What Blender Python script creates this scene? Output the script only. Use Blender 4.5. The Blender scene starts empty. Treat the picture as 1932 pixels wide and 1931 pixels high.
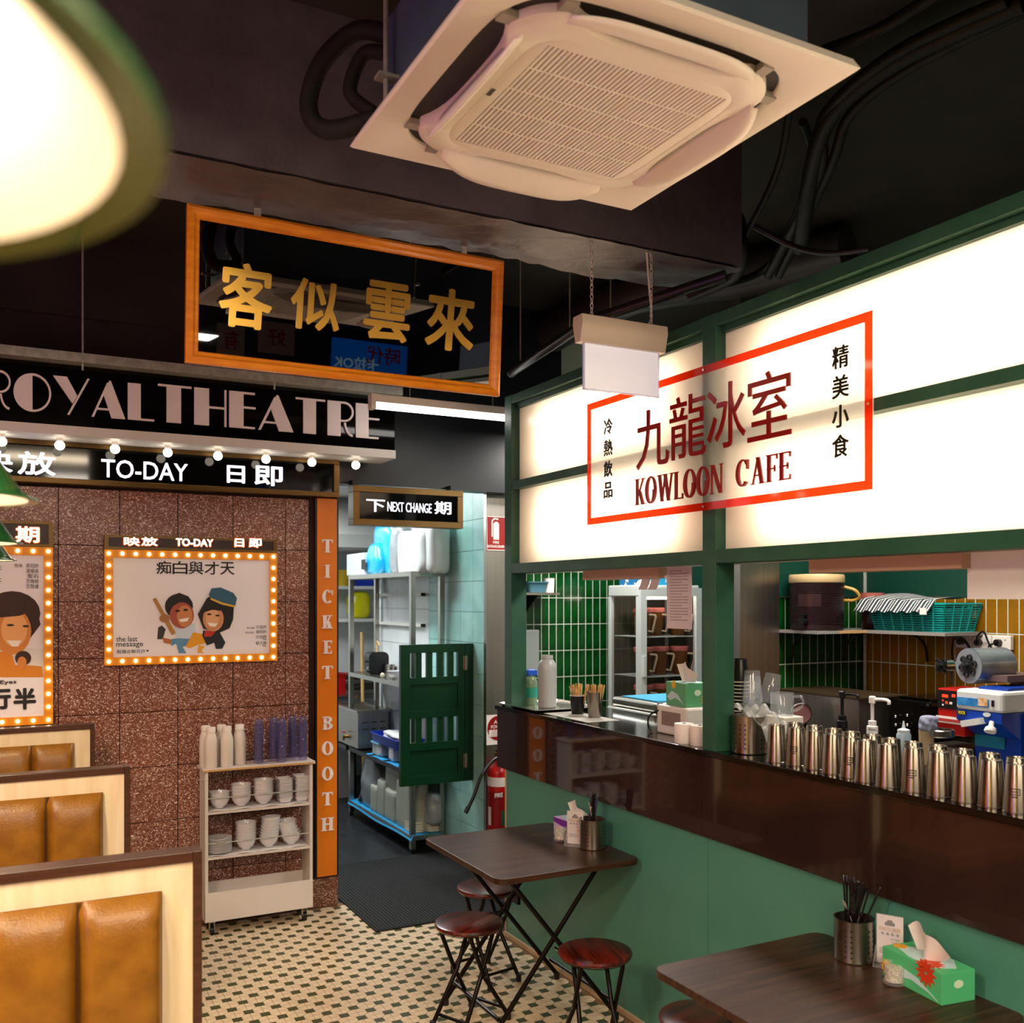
import bpy, bmesh, math, random
from mathutils import Vector, Matrix
random.seed(7)
PI = math.pi
scn = bpy.context.scene
COL = scn.collection

# ------------------------------------------------------------------ camera
EYE = 1.82                       # eye height (m)
FPX = 1830.0                     # focal length in pixels of the 1932 px wide frame
YAW = math.atan2(961, FPX)
HZ = 1130.0                      # horizon row
cam = bpy.data.objects.new('camera', bpy.data.cameras.new('camera'))
COL.objects.link(cam)
cam.location = (0, 0, EYE)
cam.rotation_euler = (PI/2, 0, -YAW)
cam.data.sensor_width = 36.0
cam.data.lens = 36.0*FPX/1932
cam.data.shift_y = (HZ-965.5)/1932
cam.data.clip_start = 0.05
cam.data.dof.use_dof = True
cam.data.dof.focus_distance = 4.0
cam.data.dof.aperture_fstop = cam.data.lens/1000/0.0085
scn.camera = cam
FW = Vector((math.sin(YAW), math.cos(YAW), 0)); RT = Vector((math.cos(YAW), -math.sin(YAW), 0))

# ------------------------------------------------------------------ world, exposure
w = bpy.data.worlds.new('world'); scn.world = w; w.use_nodes = True
w.node_tree.nodes['Background'].inputs[0].default_value = (0.9, 0.92, 1.0, 1)
w.node_tree.nodes['Background'].inputs[1].default_value = 0.12
scn.view_settings.view_transform = 'Standard'
scn.view_settings.look = 'None'
scn.view_settings.gamma = 1.0
scn.view_settings.use_curve_mapping = False
scn.view_settings.exposure = 0.0
scn.cycles.max_bounces = 6; scn.cycles.diffuse_bounces = 3; scn.cycles.glossy_bounces = 3; scn.cycles.transmission_bounces = 4; scn.cycles.transparent_max_bounces = 10

def area_light(name, loc, size, power, color, rot=(0, 0, 0)):
    d = bpy.data.lights.new(name, 'AREA'); d.shape = 'RECTANGLE'
    d.size, d.size_y = size; d.energy = power; d.color = color
    o = bpy.data.objects.new(name, d); o.location = loc; o.rotation_euler = rot
    COL.objects.link(o); return o

# ceiling luminaires of the dining room (hung behind the photographer, seen in the mirror), kitchen and bar
area_light('dining_light', (0.6, -0.6, 3.35), (1.2, 0.5), 125, (1, 0.80, 0.56))
area_light('dining_light', (1.1, -2.4, 3.35), (1.2, 0.5), 125, (1, 0.88, 0.74))
area_light('dining_light', (-1.4, 1.2, 3.35), (1.0, 0.5), 120, (1, 0.76, 0.52))
area_light('kitchen_light', (2.1, 7.0, 2.72), (0.3, 1.2), 45, (0.93, 1, 1))
area_light('kitchen_light', (1.6, 8.6, 2.72), (1.2, 0.3), 45, (0.93, 1, 1))
area_light('bar_light', (3.5, 3.0, 2.9), (0.3, 1.4), 60, (1, 0.93, 0.82))
area_light('bar_light', (3.4, 5.2, 2.9), (0.3, 0.8), 50, (1, 0.95, 0.88))

# ------------------------------------------------------------------ pixel helpers (to read real positions off a known plane)
def ray(u, v):
    return FW*FPX + RT*(u-966) + Vector((0, 0, HZ-v))
def PX(u, v, X): r = ray(u, v); t = X/r.x; return Vector((X, t*r.y, EYE+t*r.z))
def PY(u, v, Y): r = ray(u, v); t = Y/r.y; return Vector((t*r.x, Y, EYE+t*r.z))
def PZ(u, v, Z): r = ray(u, v); t = (Z-EYE)/r.z; return Vector((t*r.x, t*r.y, Z))

# ------------------------------------------------------------------ materials
def lin(c):
    if isinstance(c, str):
        c = [int(c[i:i+2], 16)/255 for i in (0, 2, 4)]
        c = [x/12.92 if x <= .04045 else ((x+.055)/1.055)**2.4 for x in c]
    return (*c[:3], 1)
MATS = {}
def mat(name, col='808080', rough=.5, metal=0, var=None, bump=None, emit=None, estr=0, trans=0, coat=0, spec=.5, ior=1.45, stretch=None):
    if name in MATS: return MATS[name]
    m = bpy.data.materials.new(name); m.use_nodes = True
    nt = m.node_tree; b = nt.nodes['Principled BSDF']
    b.inputs['Base Color'].default_value = lin(col)
    b.inputs['Roughness'].default_value = rough
    b.inputs['Metallic'].default_value = metal
    b.inputs['Specular IOR Level'].default_value = spec
    b.inputs['Transmission Weight'].default_value = trans
    b.inputs['IOR'].default_value = ior
    b.inputs['Coat Weight'].default_value = coat
    if emit:
        b.inputs['Emission Color'].default_value = lin(emit); b.inputs['Emission Strength'].default_value = estr
    if var or bump:
        geo = nt.nodes.new('ShaderNodeTexCoord'); mp = nt.nodes.new('ShaderNodeMapping')
        nt.links.new(geo.outputs['Object'], mp.inputs[0])
        if stretch: mp.inputs['Scale'].default_value = stretch
    if var:                      # (scale, second colour, detail[, low, high])
        n = nt.nodes.new('ShaderNodeTexNoise'); n.inputs['Scale'].default_value = var[0]; n.inputs['Detail'].default_value = var[2]
        nt.links.new(mp.outputs[0], n.inputs['Vector'])
        r = nt.nodes.new('ShaderNodeValToRGB')
        r.color_ramp.elements[0].position = var[3] if len(var) > 3 else .35
        r.color_ramp.elements[1].position = var[4] if len(var) > 4 else .65
        r.color_ramp.elements[0].color = lin(col); r.color_ramp.elements[1].color = lin(var[1])
        nt.links.new(n.outputs['Fac'], r.inputs[0]); nt.links.new(r.outputs[0], b.inputs['Base Color'])
    if bump:                     # (scale, strength)
        n2 = nt.nodes.new('ShaderNodeTexNoise'); n2.inputs['Scale'].default_value = bump[0]; n2.inputs['Detail'].default_value = 4
        nt.links.new(mp.outputs[0], n2.inputs['Vector'])
        bp = nt.nodes.new('ShaderNodeBump'); bp.inputs['Strength'].default_value = bump[1]; bp.inputs['Distance'].default_value = .01
        nt.links.new(n2.outputs['Fac'], bp.inputs['Height']); nt.links.new(bp.outputs[0], b.inputs['Normal'])
    MATS[name] = m; return m

def emission(name, col, strength):
    if name in MATS: return MATS[name]
    m = bpy.data.materials.new(name); m.use_nodes = True; nt = m.node_tree
    nt.nodes.clear(); o = nt.nodes.new('ShaderNodeOutputMaterial'); e = nt.nodes.new('ShaderNodeEmission')
    e.inputs[0].default_value = lin(col); e.inputs[1].default_value = strength
    nt.links.new(e.outputs[0], o.inputs[0]); MATS[name] = m; return m

def thin_clear(name, col='ffffff', alpha=.25, rough=.05, transluc=0.0, gloss=None, filt='ffffff'):
    """thin clear or frosted plastic / glass: transparent sheet + tinted body + surface gloss"""
    if name in MATS: return MATS[name]
    m = bpy.data.materials.new(name); m.use_nodes = True; nt = m.node_tree; nt.nodes.clear()
    out = nt.nodes.new('ShaderNodeOutputMaterial')
    tr = nt.nodes.new('ShaderNodeBsdfTransparent'); tr.inputs[0].default_value = lin(filt)
    df = nt.nodes.new('ShaderNodeBsdfDiffuse'); df.inputs[0].default_value = lin(col)
    tl = nt.nodes.new('ShaderNodeBsdfTranslucent'); tl.inputs[0].default_value = lin(col)
    bm_ = nt.nodes.new('ShaderNodeMixShader'); bm_.inputs[0].default_value = transluc
    nt.links.new(df.outputs[0], bm_.inputs[1]); nt.links.new(tl.outputs[0], bm_.inputs[2])
    mx = nt.nodes.new('ShaderNodeMixShader'); mx.inputs[0].default_value = alpha
    nt.links.new(tr.outputs[0], mx.inputs[1]); nt.links.new(bm_.outputs[0], mx.inputs[2])
    gl = nt.nodes.new('ShaderNodeBsdfGlossy'); gl.inputs['Roughness'].default_value = rough
    lw = nt.nodes.new('ShaderNodeLayerWeight'); lw.inputs[0].default_value = .5      # Schlick reflectance, the same from both sides of the sheet
    pw = nt.nodes.new('ShaderNodeMath'); pw.operation = 'POWER'; pw.inputs[1].default_value = 5; nt.links.new(lw.outputs['Facing'], pw.inputs[0])
    fr = nt.nodes.new('ShaderNodeMath'); fr.operation = 'MULTIPLY_ADD'; n_ = 1.4 if gloss is None else gloss; f0 = ((n_-1)/(n_+1))**2
    fr.inputs[1].default_value = 1-f0; fr.inputs[2].default_value = f0; nt.links.new(pw.outputs[0], fr.inputs[0])
    m2 = nt.nodes.new('ShaderNodeMixShader')
    nt.links.new(fr.outputs[0], m2.inputs[0]); nt.links.new(mx.outputs[0], m2.inputs[1]); nt.links.new(gl.outputs[0], m2.inputs[2])
    nt.links.new(m2.outputs[0], out.inputs[0]); MATS[name] = m; return m

def terrazzo():
    m = bpy.data.materials.new('terrazzo'); m.use_nodes = True; nt = m.node_tree; b = nt.nodes['Principled BSDF']
    L = nt.links.new; N = nt.nodes.new
    g = N('ShaderNodeNewGeometry'); b.inputs['Roughness'].default_value = .32
    wob = N('ShaderNodeTexNoise'); wob.inputs['Scale'].default_value = 45; L(g.outputs['Position'], wob.inputs['Vector'])
    ad = N('ShaderNodeMixRGB'); ad.blend_type = 'ADD'; ad.inputs[0].default_value = .03
    L(g.outputs['Position'], ad.inputs[1]); L(wob.outputs['Color'], ad.inputs[2])
    base = N('ShaderNodeTexNoise'); base.inputs['Scale'].default_value = 9; base.inputs['Detail'].default_value = 5
    L(g.outputs['Position'], base.inputs['Vector'])
    br = N('ShaderNodeValToRGB'); br.color_ramp.elements[0].color = lin('5a2a1c'); br.color_ramp.elements[1].color = lin('8a4e3a')
    L(base.outputs['Fac'], br.inputs[0])
    prev = br.outputs[0]
    for sc, rot, th, colr, st in ((85, .5, .25, 'ecd9cf', (1, 1, 2.0)), (70, -.8, .21, 'd0b0a2', (1.0, 1, 2.2)), (150, .2, .22, 'dcc2b4', (1, 1, 1.5))):
        mp = N('ShaderNodeMapping'); mp.inputs['Rotation'].default_value = (0, rot, 0); mp.inputs['Scale'].default_value = st
        L(ad.outputs[0], mp.inputs[0])
        v = N('ShaderNodeTexVoronoi'); v.inputs['Scale'].default_value = sc; L(mp.outputs[0], v.inputs['Vector'])
        sep = N('ShaderNodeSeparateColor'); L(v.outputs['Color'], sep.inputs[0])
        mu = N('ShaderNodeMath'); mu.operation = 'MULTIPLY'; L(sep.outputs[0], mu.inputs[0]); mu.inputs[1].default_value = th*1.7
        lt = N('ShaderNodeMath'); lt.operation = 'LESS_THAN'; L(v.outputs['Distance'], lt.inputs[0]); L(mu.outputs[0], lt.inputs[1])
        mx = N('ShaderNodeMixRGB'); L(lt.outputs[0], mx.inputs[0]); L(prev, mx.inputs[1]); mx.inputs[2].default_value = lin(colr)
        prev = mx.outputs[0]
    L(prev, b.inputs['Base Color'])
    MATS['terrazzo'] = m; return m
terrazzo()

def grain(name, c1, c2, axis=1, scale=6, rough=.35, stretch=18, coat=0, spec=.5):
    """wood with fibres along one axis (0 x, 1 y, 2 z)"""
    if name in MATS: return MATS[name]
    m = bpy.data.materials.new(name); m.use_nodes = True; nt = m.node_tree; b = nt.nodes['Principled BSDF']
    L = nt.links.new; N = nt.nodes.new
    tc = N('ShaderNodeTexCoord'); mp = N('ShaderNodeMapping'); L(tc.outputs['Object'], mp.inputs[0])
    s = [scale*stretch]*3; s[axis] = scale; mp.inputs['Scale'].default_value = s
    n = N('ShaderNodeTexNoise'); n.inputs['Scale'].default_value = 1; n.inputs['Detail'].default_value = 6; n.inputs['Distortion'].default_value = .6
    L(mp.outputs[0], n.inputs['Vector'])
    r = N('ShaderNodeValToRGB'); r.color_ramp.elements[0].position = .38; r.color_ramp.elements[1].position = .62
    r.color_ramp.elements[0].color = lin(c1); r.color_ramp.elements[1].color = lin(c2)
    L(n.outputs['Fac'], r.inputs[0]); L(r.outputs[0], b.inputs['Base Color'])
    b.inputs['Roughness'].default_value = rough; b.inputs['Coat Weight'].default_value = coat; b.inputs['Coat Roughness'].default_value = .1
    b.inputs['Specular IOR Level'].default_value = spec
    MATS[name] = m; return m

M = MATS
mat('black_paint', '2b2722', .55, var=(3, '35302a', 4), bump=(30, .12))
mat('black_wall', '2a2624', .42, var=(2, '35302e', 5), bump=(14, .1))
mat('beam_paint', '565054', .42, var=(5, '666064', 6), bump=(9, .9))
mat('lintel_paint', '0f1117', .35, var=(3, '171b22', 3))
mat('grout', '6f5236', .9)
mat('grout_white', 'cfd6c4', .8)
mat('grout_aqua', '6fa39c', .8)
mat('grout_dark', '2a140e', .8)
mat('ivory_tile', 'cdb697', .3, var=(25, 'dac6aa', 3))
mat('olive_tile', '3a3f22', .3, var=(60, '454a2c', 2))
mat('green_tile', '04340f', .12, var=(9, '0a4a17', 2))
mat('yellow_tile', '80560a', .14, var=(9, '9a6a12', 2))
mat('aqua_tile', '8fc9c2', .3, var=(6, 'a5dad2', 3))
mat('white_tile', 'd5dadb', .25, var=(4, 'e4e7e8', 2))
mat('kitchen_floor', '16171a', .35, var=(8, '24262a', 4))
mat('rubber_mat', '0c0c0d', .8, bump=(120, .5))
mat('green_frame', '24533f', .42, var=(5, '315f4a', 5), bump=(60, .12), stretch=(1, 1, 1))
mat('green_panel', '46806f', .36, var=(2, '4b8775', 2))
mat('dark_green_wall', '0b3a2e', .4)
mat('dark_gloss', '2c1d1a', .06, coat=.5, spec=.5, var=(6, '33221f', 3))
mat('counter_black', '100d0d', .1, spec=.6)
mat('cream_trim', 'b79a78', .5)
mat('bronze', '6a5230', .35, metal=.85)
mat('brass', '9a7430', .35, metal=.8)
mat('black_gloss', '080707', .06, spec=.3)
mat('orange', 'e07a12', .35)
mat('pale_letter', 'efe5e8', .45)
mat('white_plastic', 'e3dfd6', .35)
mat('ac_plastic', 'f8f2e8', .45)
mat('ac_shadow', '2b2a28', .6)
mat('ac_body', '45586a', .5, var=(4, '52667a', 3))
mat('galvanised', 'a3a49c', .42, metal=.35, var=(30, 'bdbeb5', 4))
mat('steel', 'b3aea6', .26, metal=1.0)
mat('steel_brushed', 'aaa49c', .33, metal=1.0, var=(40, 'b2aca4', 2), stretch=(1, 1, .03))
mat('chrome', 'd8d8d8', .1, metal=1.0)
mat('dark_metal', '1c1716', .3, metal=.7)
mat('black_plastic', '0e0e10', .35)
mat('red_paint', 'a8110f', .3)
mat('white_paint', 'dcdad6', .45)
mat('porcelain', 'dcd9de', .18, coat=.3)
mat('leather', '7a4e10', .33, var=(14, '8f6018', 5), bump=(160, .12))
mat('seam', '4a2a06', .7)
mat('frame_wood', 'd87c14', .28, var=(8, 'ec9420', 4), stretch=(1, 1, 6), coat=.4)
grain('maple', 'dcc7a2', 'e6d5b5', axis=2, scale=2.5, rough=.4, stretch=8)
grain('walnut_trim', '3a2015', '4a2b1c', axis=0, scale=4)
grain('table_wood', '2a1810', '43291b', axis=0, scale=3, rough=.36, stretch=16, spec=.3)
grain('table_wood_rev', '35200f', '553722', axis=0, scale=3, rough=.3, stretch=16, spec=.4)
grain('stool_wood', '2a0a06', '6a1e10', axis=0, scale=3.5, rough=.28, stretch=14, coat=.12)
grain('stick_wood', 'c99a5a', 'ddb477', axis=2, scale=20, rough=.6, stretch=4)
emission('white_glow', 'f4f2ff', 2.2)
emission('warm_glow', 'ffe2b8', 5.0)
emission('bulb_glow', 'fff0d6', 9.0)
emission('tube_glow', 'fff6ea', 5.0)
emission('led_panel', 'fff3e2', 10.0)
mat('mirror', '8a8a8a', .01, metal=1)
mat('shade_green', '2a6b36', .2, coat=.5)
mat('shade_white', 'fff4de', .5)

# ------------------------------------------------------------------ mesh builder
class MB:
    def __init__(s): s.v = []; s.f = []
    def box(s, a, b):
        x0, y0, z0 = [min(p, q) for p, q in zip(a, b)]; x1, y1, z1 = [max(p, q) for p, q in zip(a, b)]
        n = len(s.v)
        s.v += [(x0, y0, z0), (x1, y0, z0), (x1, y1, z0), (x0, y1, z0), (x0, y0, z1), (x1, y0, z1), (x1, y1, z1), (x0, y1, z1)]
        s.f += [tuple(n+i for i in q) for q in ((0, 3, 2, 1), (4, 5, 6, 7), (0, 1, 5, 4), (1, 2, 6, 5), (2, 3, 7, 6), (3, 0, 4, 7))]
        return s
    def obox(s, c, ax, h):
        c = Vector(c); n = len(s.v); ax = [Vector(a).normalized()*hh for a, hh in zip(ax, h)]
        for sx, sy, sz in ((-1, -1, -1), (1, -1, -1), (1, 1, -1), (-1, 1, -1), (-1, -1, 1), (1, -1, 1), (1, 1, 1), (-1, 1, 1)):
            s.v.append(tuple(c+ax[0]*sx+ax[1]*sy+ax[2]*sz))
        s.f += [tuple(n+i for i in q) for q in ((0, 3, 2, 1), (4, 5, 6, 7), (0, 1, 5, 4), (1, 2, 6, 5), (2, 3, 7, 6), (3, 0, 4, 7))]
        return s
    def prism(s, poly, o, U, V, t):
        """polygon (u,v) in the plane o+uU+vV, thickness t along U x V (front side)"""
        o, U, V = Vector(o), Vector(U), Vector(V); W = U.cross(V).normalized()*t; n = len(s.v); k = len(poly)
        ar = sum(poly[i][0]*poly[(i+1) % k][1]-poly[(i+1) % k][0]*poly[i][1] for i in range(k))
        if ar < 0: poly = poly[::-1]
        for (a, b) in poly: s.v.append(tuple(o+U*a+V*b))
        for (a, b) in poly: s.v.append(tuple(o+U*a+V*b+W))
        s.f.append(tuple(n+k+i for i in range(k))); s.f.append(tuple(n+k-1-i for i in range(k)))
        for i in range(k): j = (i+1) % k; s.f.append((n+i, n+j, n+k+j, n+k+i))
        return s
    def lathe(s, prof, seg=24, o=(0, 0, 0), ax=(0, 0, 1), cap0=False, cap1=False):
        o = Vector(o); Z = Vector(ax).normalized(); X = Z.orthogonal().normalized(); Y = Z.cross(X); n = len(s.v)
        for r, z in prof:
            for i in range(seg):
                a = 2*PI*i/seg; s.v.append(tuple(o+X*(r*math.cos(a))+Y*(r*math.sin(a))+Z*z))
        for k in range(len(prof)-1):
            for i in range(seg):
                j = (i+1) % seg; s.f.append((n+k*seg+i, n+k*seg+j, n+(k+1)*seg+j, n+(k+1)*seg+i))
        if cap0: s.f.append(tuple(n+seg-1-i for i in range(seg)))
        if cap1: s.f.append(tuple(n+(len(prof)-1)*seg+i for i in range(seg)))
        return s
    def cyl(s, p0, p1, r, seg=12, r1=None):
        p0, p1 = Vector(p0), Vector(p1)
        return s.lathe([(r, 0), (r if r1 is None else r1, (p1-p0).length)], seg, p0, p1-p0, True, True)
    def tube(s, pts, r, seg=8, closed=False):
        P = [Vector(p) for p in pts]; n = len(s.v); K = len(P); nrm = None
        for i, p in enumerate(P):
            if closed: d = P[(i+1) % K]-P[i-1]
            else: d = P[min(i+1, K-1)]-P[max(i-1, 0)]
            d.normalize()
            if nrm is None: nrm = d.orthogonal().normalized()
            nrm = (nrm-d*nrm.dot(d)).normalized(); b = d.cross(nrm)
            for k in range(seg):
                a = 2*PI*k/seg; s.v.append(tuple(p+nrm*(r*math.cos(a))+b*(r*math.sin(a))))
        for i in range(K if closed else K-1):
            for k in range(seg):
                q = (k+1) % seg; i2 = (i+1) % K
                s.f.append((n+i*seg+k, n+i*seg+q, n+i2*seg+q, n+i2*seg+k))
        if not closed:
            s.f.append(tuple(n+seg-1-i for i in range(seg))); s.f.append(tuple(n+(K-1)*seg+i for i in range(seg)))
        return s
    def sphere(s, c, r, seg=12, rings=8, sq=1.0):
        return s.lathe([(max(1e-4, r*math.sin(PI*k/rings)), -r*math.cos(PI*k/rings)*sq) for k in range(rings+1)], seg, c)
    def grid(s, fn, nu, nv):
        n = len(s.v)
        for j in range(nv+1):
            for i in range(nu+1): s.v.append(tuple(fn(i/nu, j/nv)))
        for j in range(nv):
            for i in range(nu):
                a = n+j*(nu+1)+i; s.f.append((a, a+1, a+nu+2, a+nu+1))
        return s
    def mesh(s, name, m=None, smooth=False):
        me = bpy.data.meshes.new(name); me.from_pydata(s.v, [], s.f)
        if m is not None: me.materials.append(M[m] if isinstance(m, str) else m)
        if smooth:
            me.polygons.foreach_set('use_smooth', [True]*len(me.polygons)); me.set_sharp_from_angle(angle=math.radians(38))
        return me
def round_rect(x0, y0, x1, y1, r, n=5):
    p = []
    for cx, cy, a0 in ((x1-r, y0+r, -PI/2), (x1-r, y1-r, 0), (x0+r, y1-r, PI/2), (x0+r, y0+r, PI)):
        for k in range(n+1): a = a0+PI/2*k/n; p.append((cx+r*math.cos(a), cy+r*math.sin(a)))
    return p
def ell(cx, cy, rx, ry, n=20, a0=0, a1=2*PI):
    full = abs(a1-a0-2*PI) < 1e-6
    return [(cx+rx*math.cos(a0+(a1-a0)*k/n), cy+ry*math.sin(a0+(a1-a0)*k/n)) for k in range(n if full else n+1)]
def bez(pts, n=10):
    """smooth open path through points (Catmull-Rom)"""
    P = [Vector(p) for p in pts]; out = []
    for i in range(len(P)-1):
        a, b, c, d = P[max(i-1, 0)], P[i], P[i+1], P[min(i+2, len(P)-1)]
        for k in range(n):
            t = k/n; out.append(.5*((2*b)+(c-a)*t+(2*a-5*b+4*c-d)*t*t+(3*b-a-3*c+d)*t**3))
    out.append(P[-1]); return out

def link(name, data, parent=None, world=True, bevel=0):
    o = bpy.data.objects.new(name, data); COL.objects.link(o)
    if parent is not None:
        o.parent = parent
        if world:
            q = Vector((0, 0, 0)); p = parent
            while p is not None: q += p.location; p = p.parent
            o.location = -q
    if bevel:
        b = o.modifiers.new('bevel', 'BEVEL'); b.width = bevel; b.segments = 2; b.limit_method = 'ANGLE'; b.angle_limit = .7
    return o
def obj(name, mb, m, parent=None, smooth=False, world=True, bevel=0):
    return link(name, mb.mesh(name, m, smooth), parent, world, bevel)
def tag(o, label, cat, group=None, kind=None):
    o['label'] = label; o['category'] = cat
    if group: o['group'] = group
    if kind: o['kind'] = kind
    return o
def thing(name, label, cat, loc=(0, 0, 0), group=None, rz=0):
    o = bpy.data.objects.new(name, None); COL.objects.link(o); o.location = loc; o.rotation_euler.z = rz
    o.empty_display_size = .05
    return tag(o, label, cat, group)
def struct(name, mb, m, label=None, cat=None, smooth=False, bevel=0):
    o = obj(name, mb, m, None, smooth, bevel=bevel); o['kind'] = 'structure'
    if label: o['label'] = label
    if cat: o['category'] = cat
    return o
def dup(root, loc=None, rz=None, label=None, group=None):
    def rec(o, par):
        c = o.copy(); COL.objects.link(c)
        if par is not None: c.parent = par
        for ch in KIDS.get(o.name, None) or list(o.children): rec(ch, c)
        return c
    KIDS = {}
    r = rec(root, None)
    if loc is not None: r.location = loc
    if rz is not None: r.rotation_euler.z = rz
    if label: r['label'] = label
    if group: r['group'] = group
    return r
ORD = ['first', 'second', 'third', 'fourth', 'fifth', 'sixth', 'seventh', 'eighth', 'ninth', 'tenth', 'eleventh', 'twelfth', 'thirteenth', 'fourteenth', 'fifteenth', 'sixteenth', 'seventeenth', 'eighteenth', 'nineteenth', 'twentieth']

# ------------------------------------------------------------------ lettering
_tc = {}
def text_shape(s, bold=0.0):
    k = (s, bold)
    if k not in _tc:
        c = bpy.data.curves.new('lettering', 'FONT'); c.body = s; c.offset = bold; c.resolution_u = 3
        o = bpy.data.objects.new('lettering', c); me = bpy.data.meshes.new_from_object(o)
        vs = [v.co.copy() for v in me.vertices]; fs = [tuple(p.vertices) for p in me.polygons]
        bpy.data.objects.remove(o); bpy.data.curves.remove(c); bpy.data.meshes.remove(me)
        x0 = min(v.x for v in vs); x1 = max(v.x for v in vs); y0 = min(v.y for v in vs); y1 = max(v.y for v in vs)
        _tc[k] = ([((v.x-x0)/(x1-x0), (v.y-y0)/(y1-y0)) for v in vs], fs, (x1-x0)/(y1-y0))
    return _tc[k]
def text(name, s, o, U, V, w_, h_, m, parent, t=.003, bold=0.0, slant=0.0):
    """flat letters with thickness t standing in the rectangle o + [0,w]U + [0,h]V; bold thickens every stroke"""
    vs, fs, asp = text_shape(s, 0.0)
    if w_ is None: w_ = h_*asp
    o, U, V = Vector(o), Vector(U), Vector(V); W = U.cross(V).normalized()*t
    b = MB(); n = len(vs); d = bold*.75*h_; du = min(d, .25*w_); ww, hh = w_-2*du, h_-2*d
    flip = 0
    if fs:
        q = [vs[i] for i in fs[0]]
        flip = sum(q[i][0]*q[(i+1) % len(q)][1]-q[(i+1) % len(q)][0]*q[i][1] for i in range(len(q))) < 0
    F = [f[::-1] if flip else f for f in fs]
    e = {}
    for f in F:
        for i in range(len(f)): e[(f[i], f[(i+1) % len(f)])] = 1
    rim = [(a, c) for (a, c) in e if (c, a) not in e]
    for k, (sx, sy) in enumerate(((0, 0),) if not bold else ((0, 0), (-1, 0), (1, 0), (0, 1), (0, -1), (.7, .7), (-.7, .7), (.7, -.7), (-.7, -.7))):
        P = [o+U*(du+sx*du+x*ww+slant*y*hh)+V*(d+sy*d+y*hh)+W*(k*.03) for x, y in vs]
        m0 = len(b.v); b.v += [tuple(p+W) for p in P]
        b.f += [tuple(m0+i for i in f) for f in F]
        if t > .0012:
            m1 = len(b.v); b.v += [tuple(p) for p in P]
            b.f += [(m0+c, m0+a, m1+a, m1+c) for a, c in rim]
    return obj(name, b, m, parent)
FX, FZ = Vector((1, 0, 0)), Vector((0, 0, 1))          # lettering on walls that face the room (-Y)
CX_, CZ_ = Vector((0, -1, 0)), Vector((0, 0, 1))       # lettering on the counter side (-X)

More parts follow.
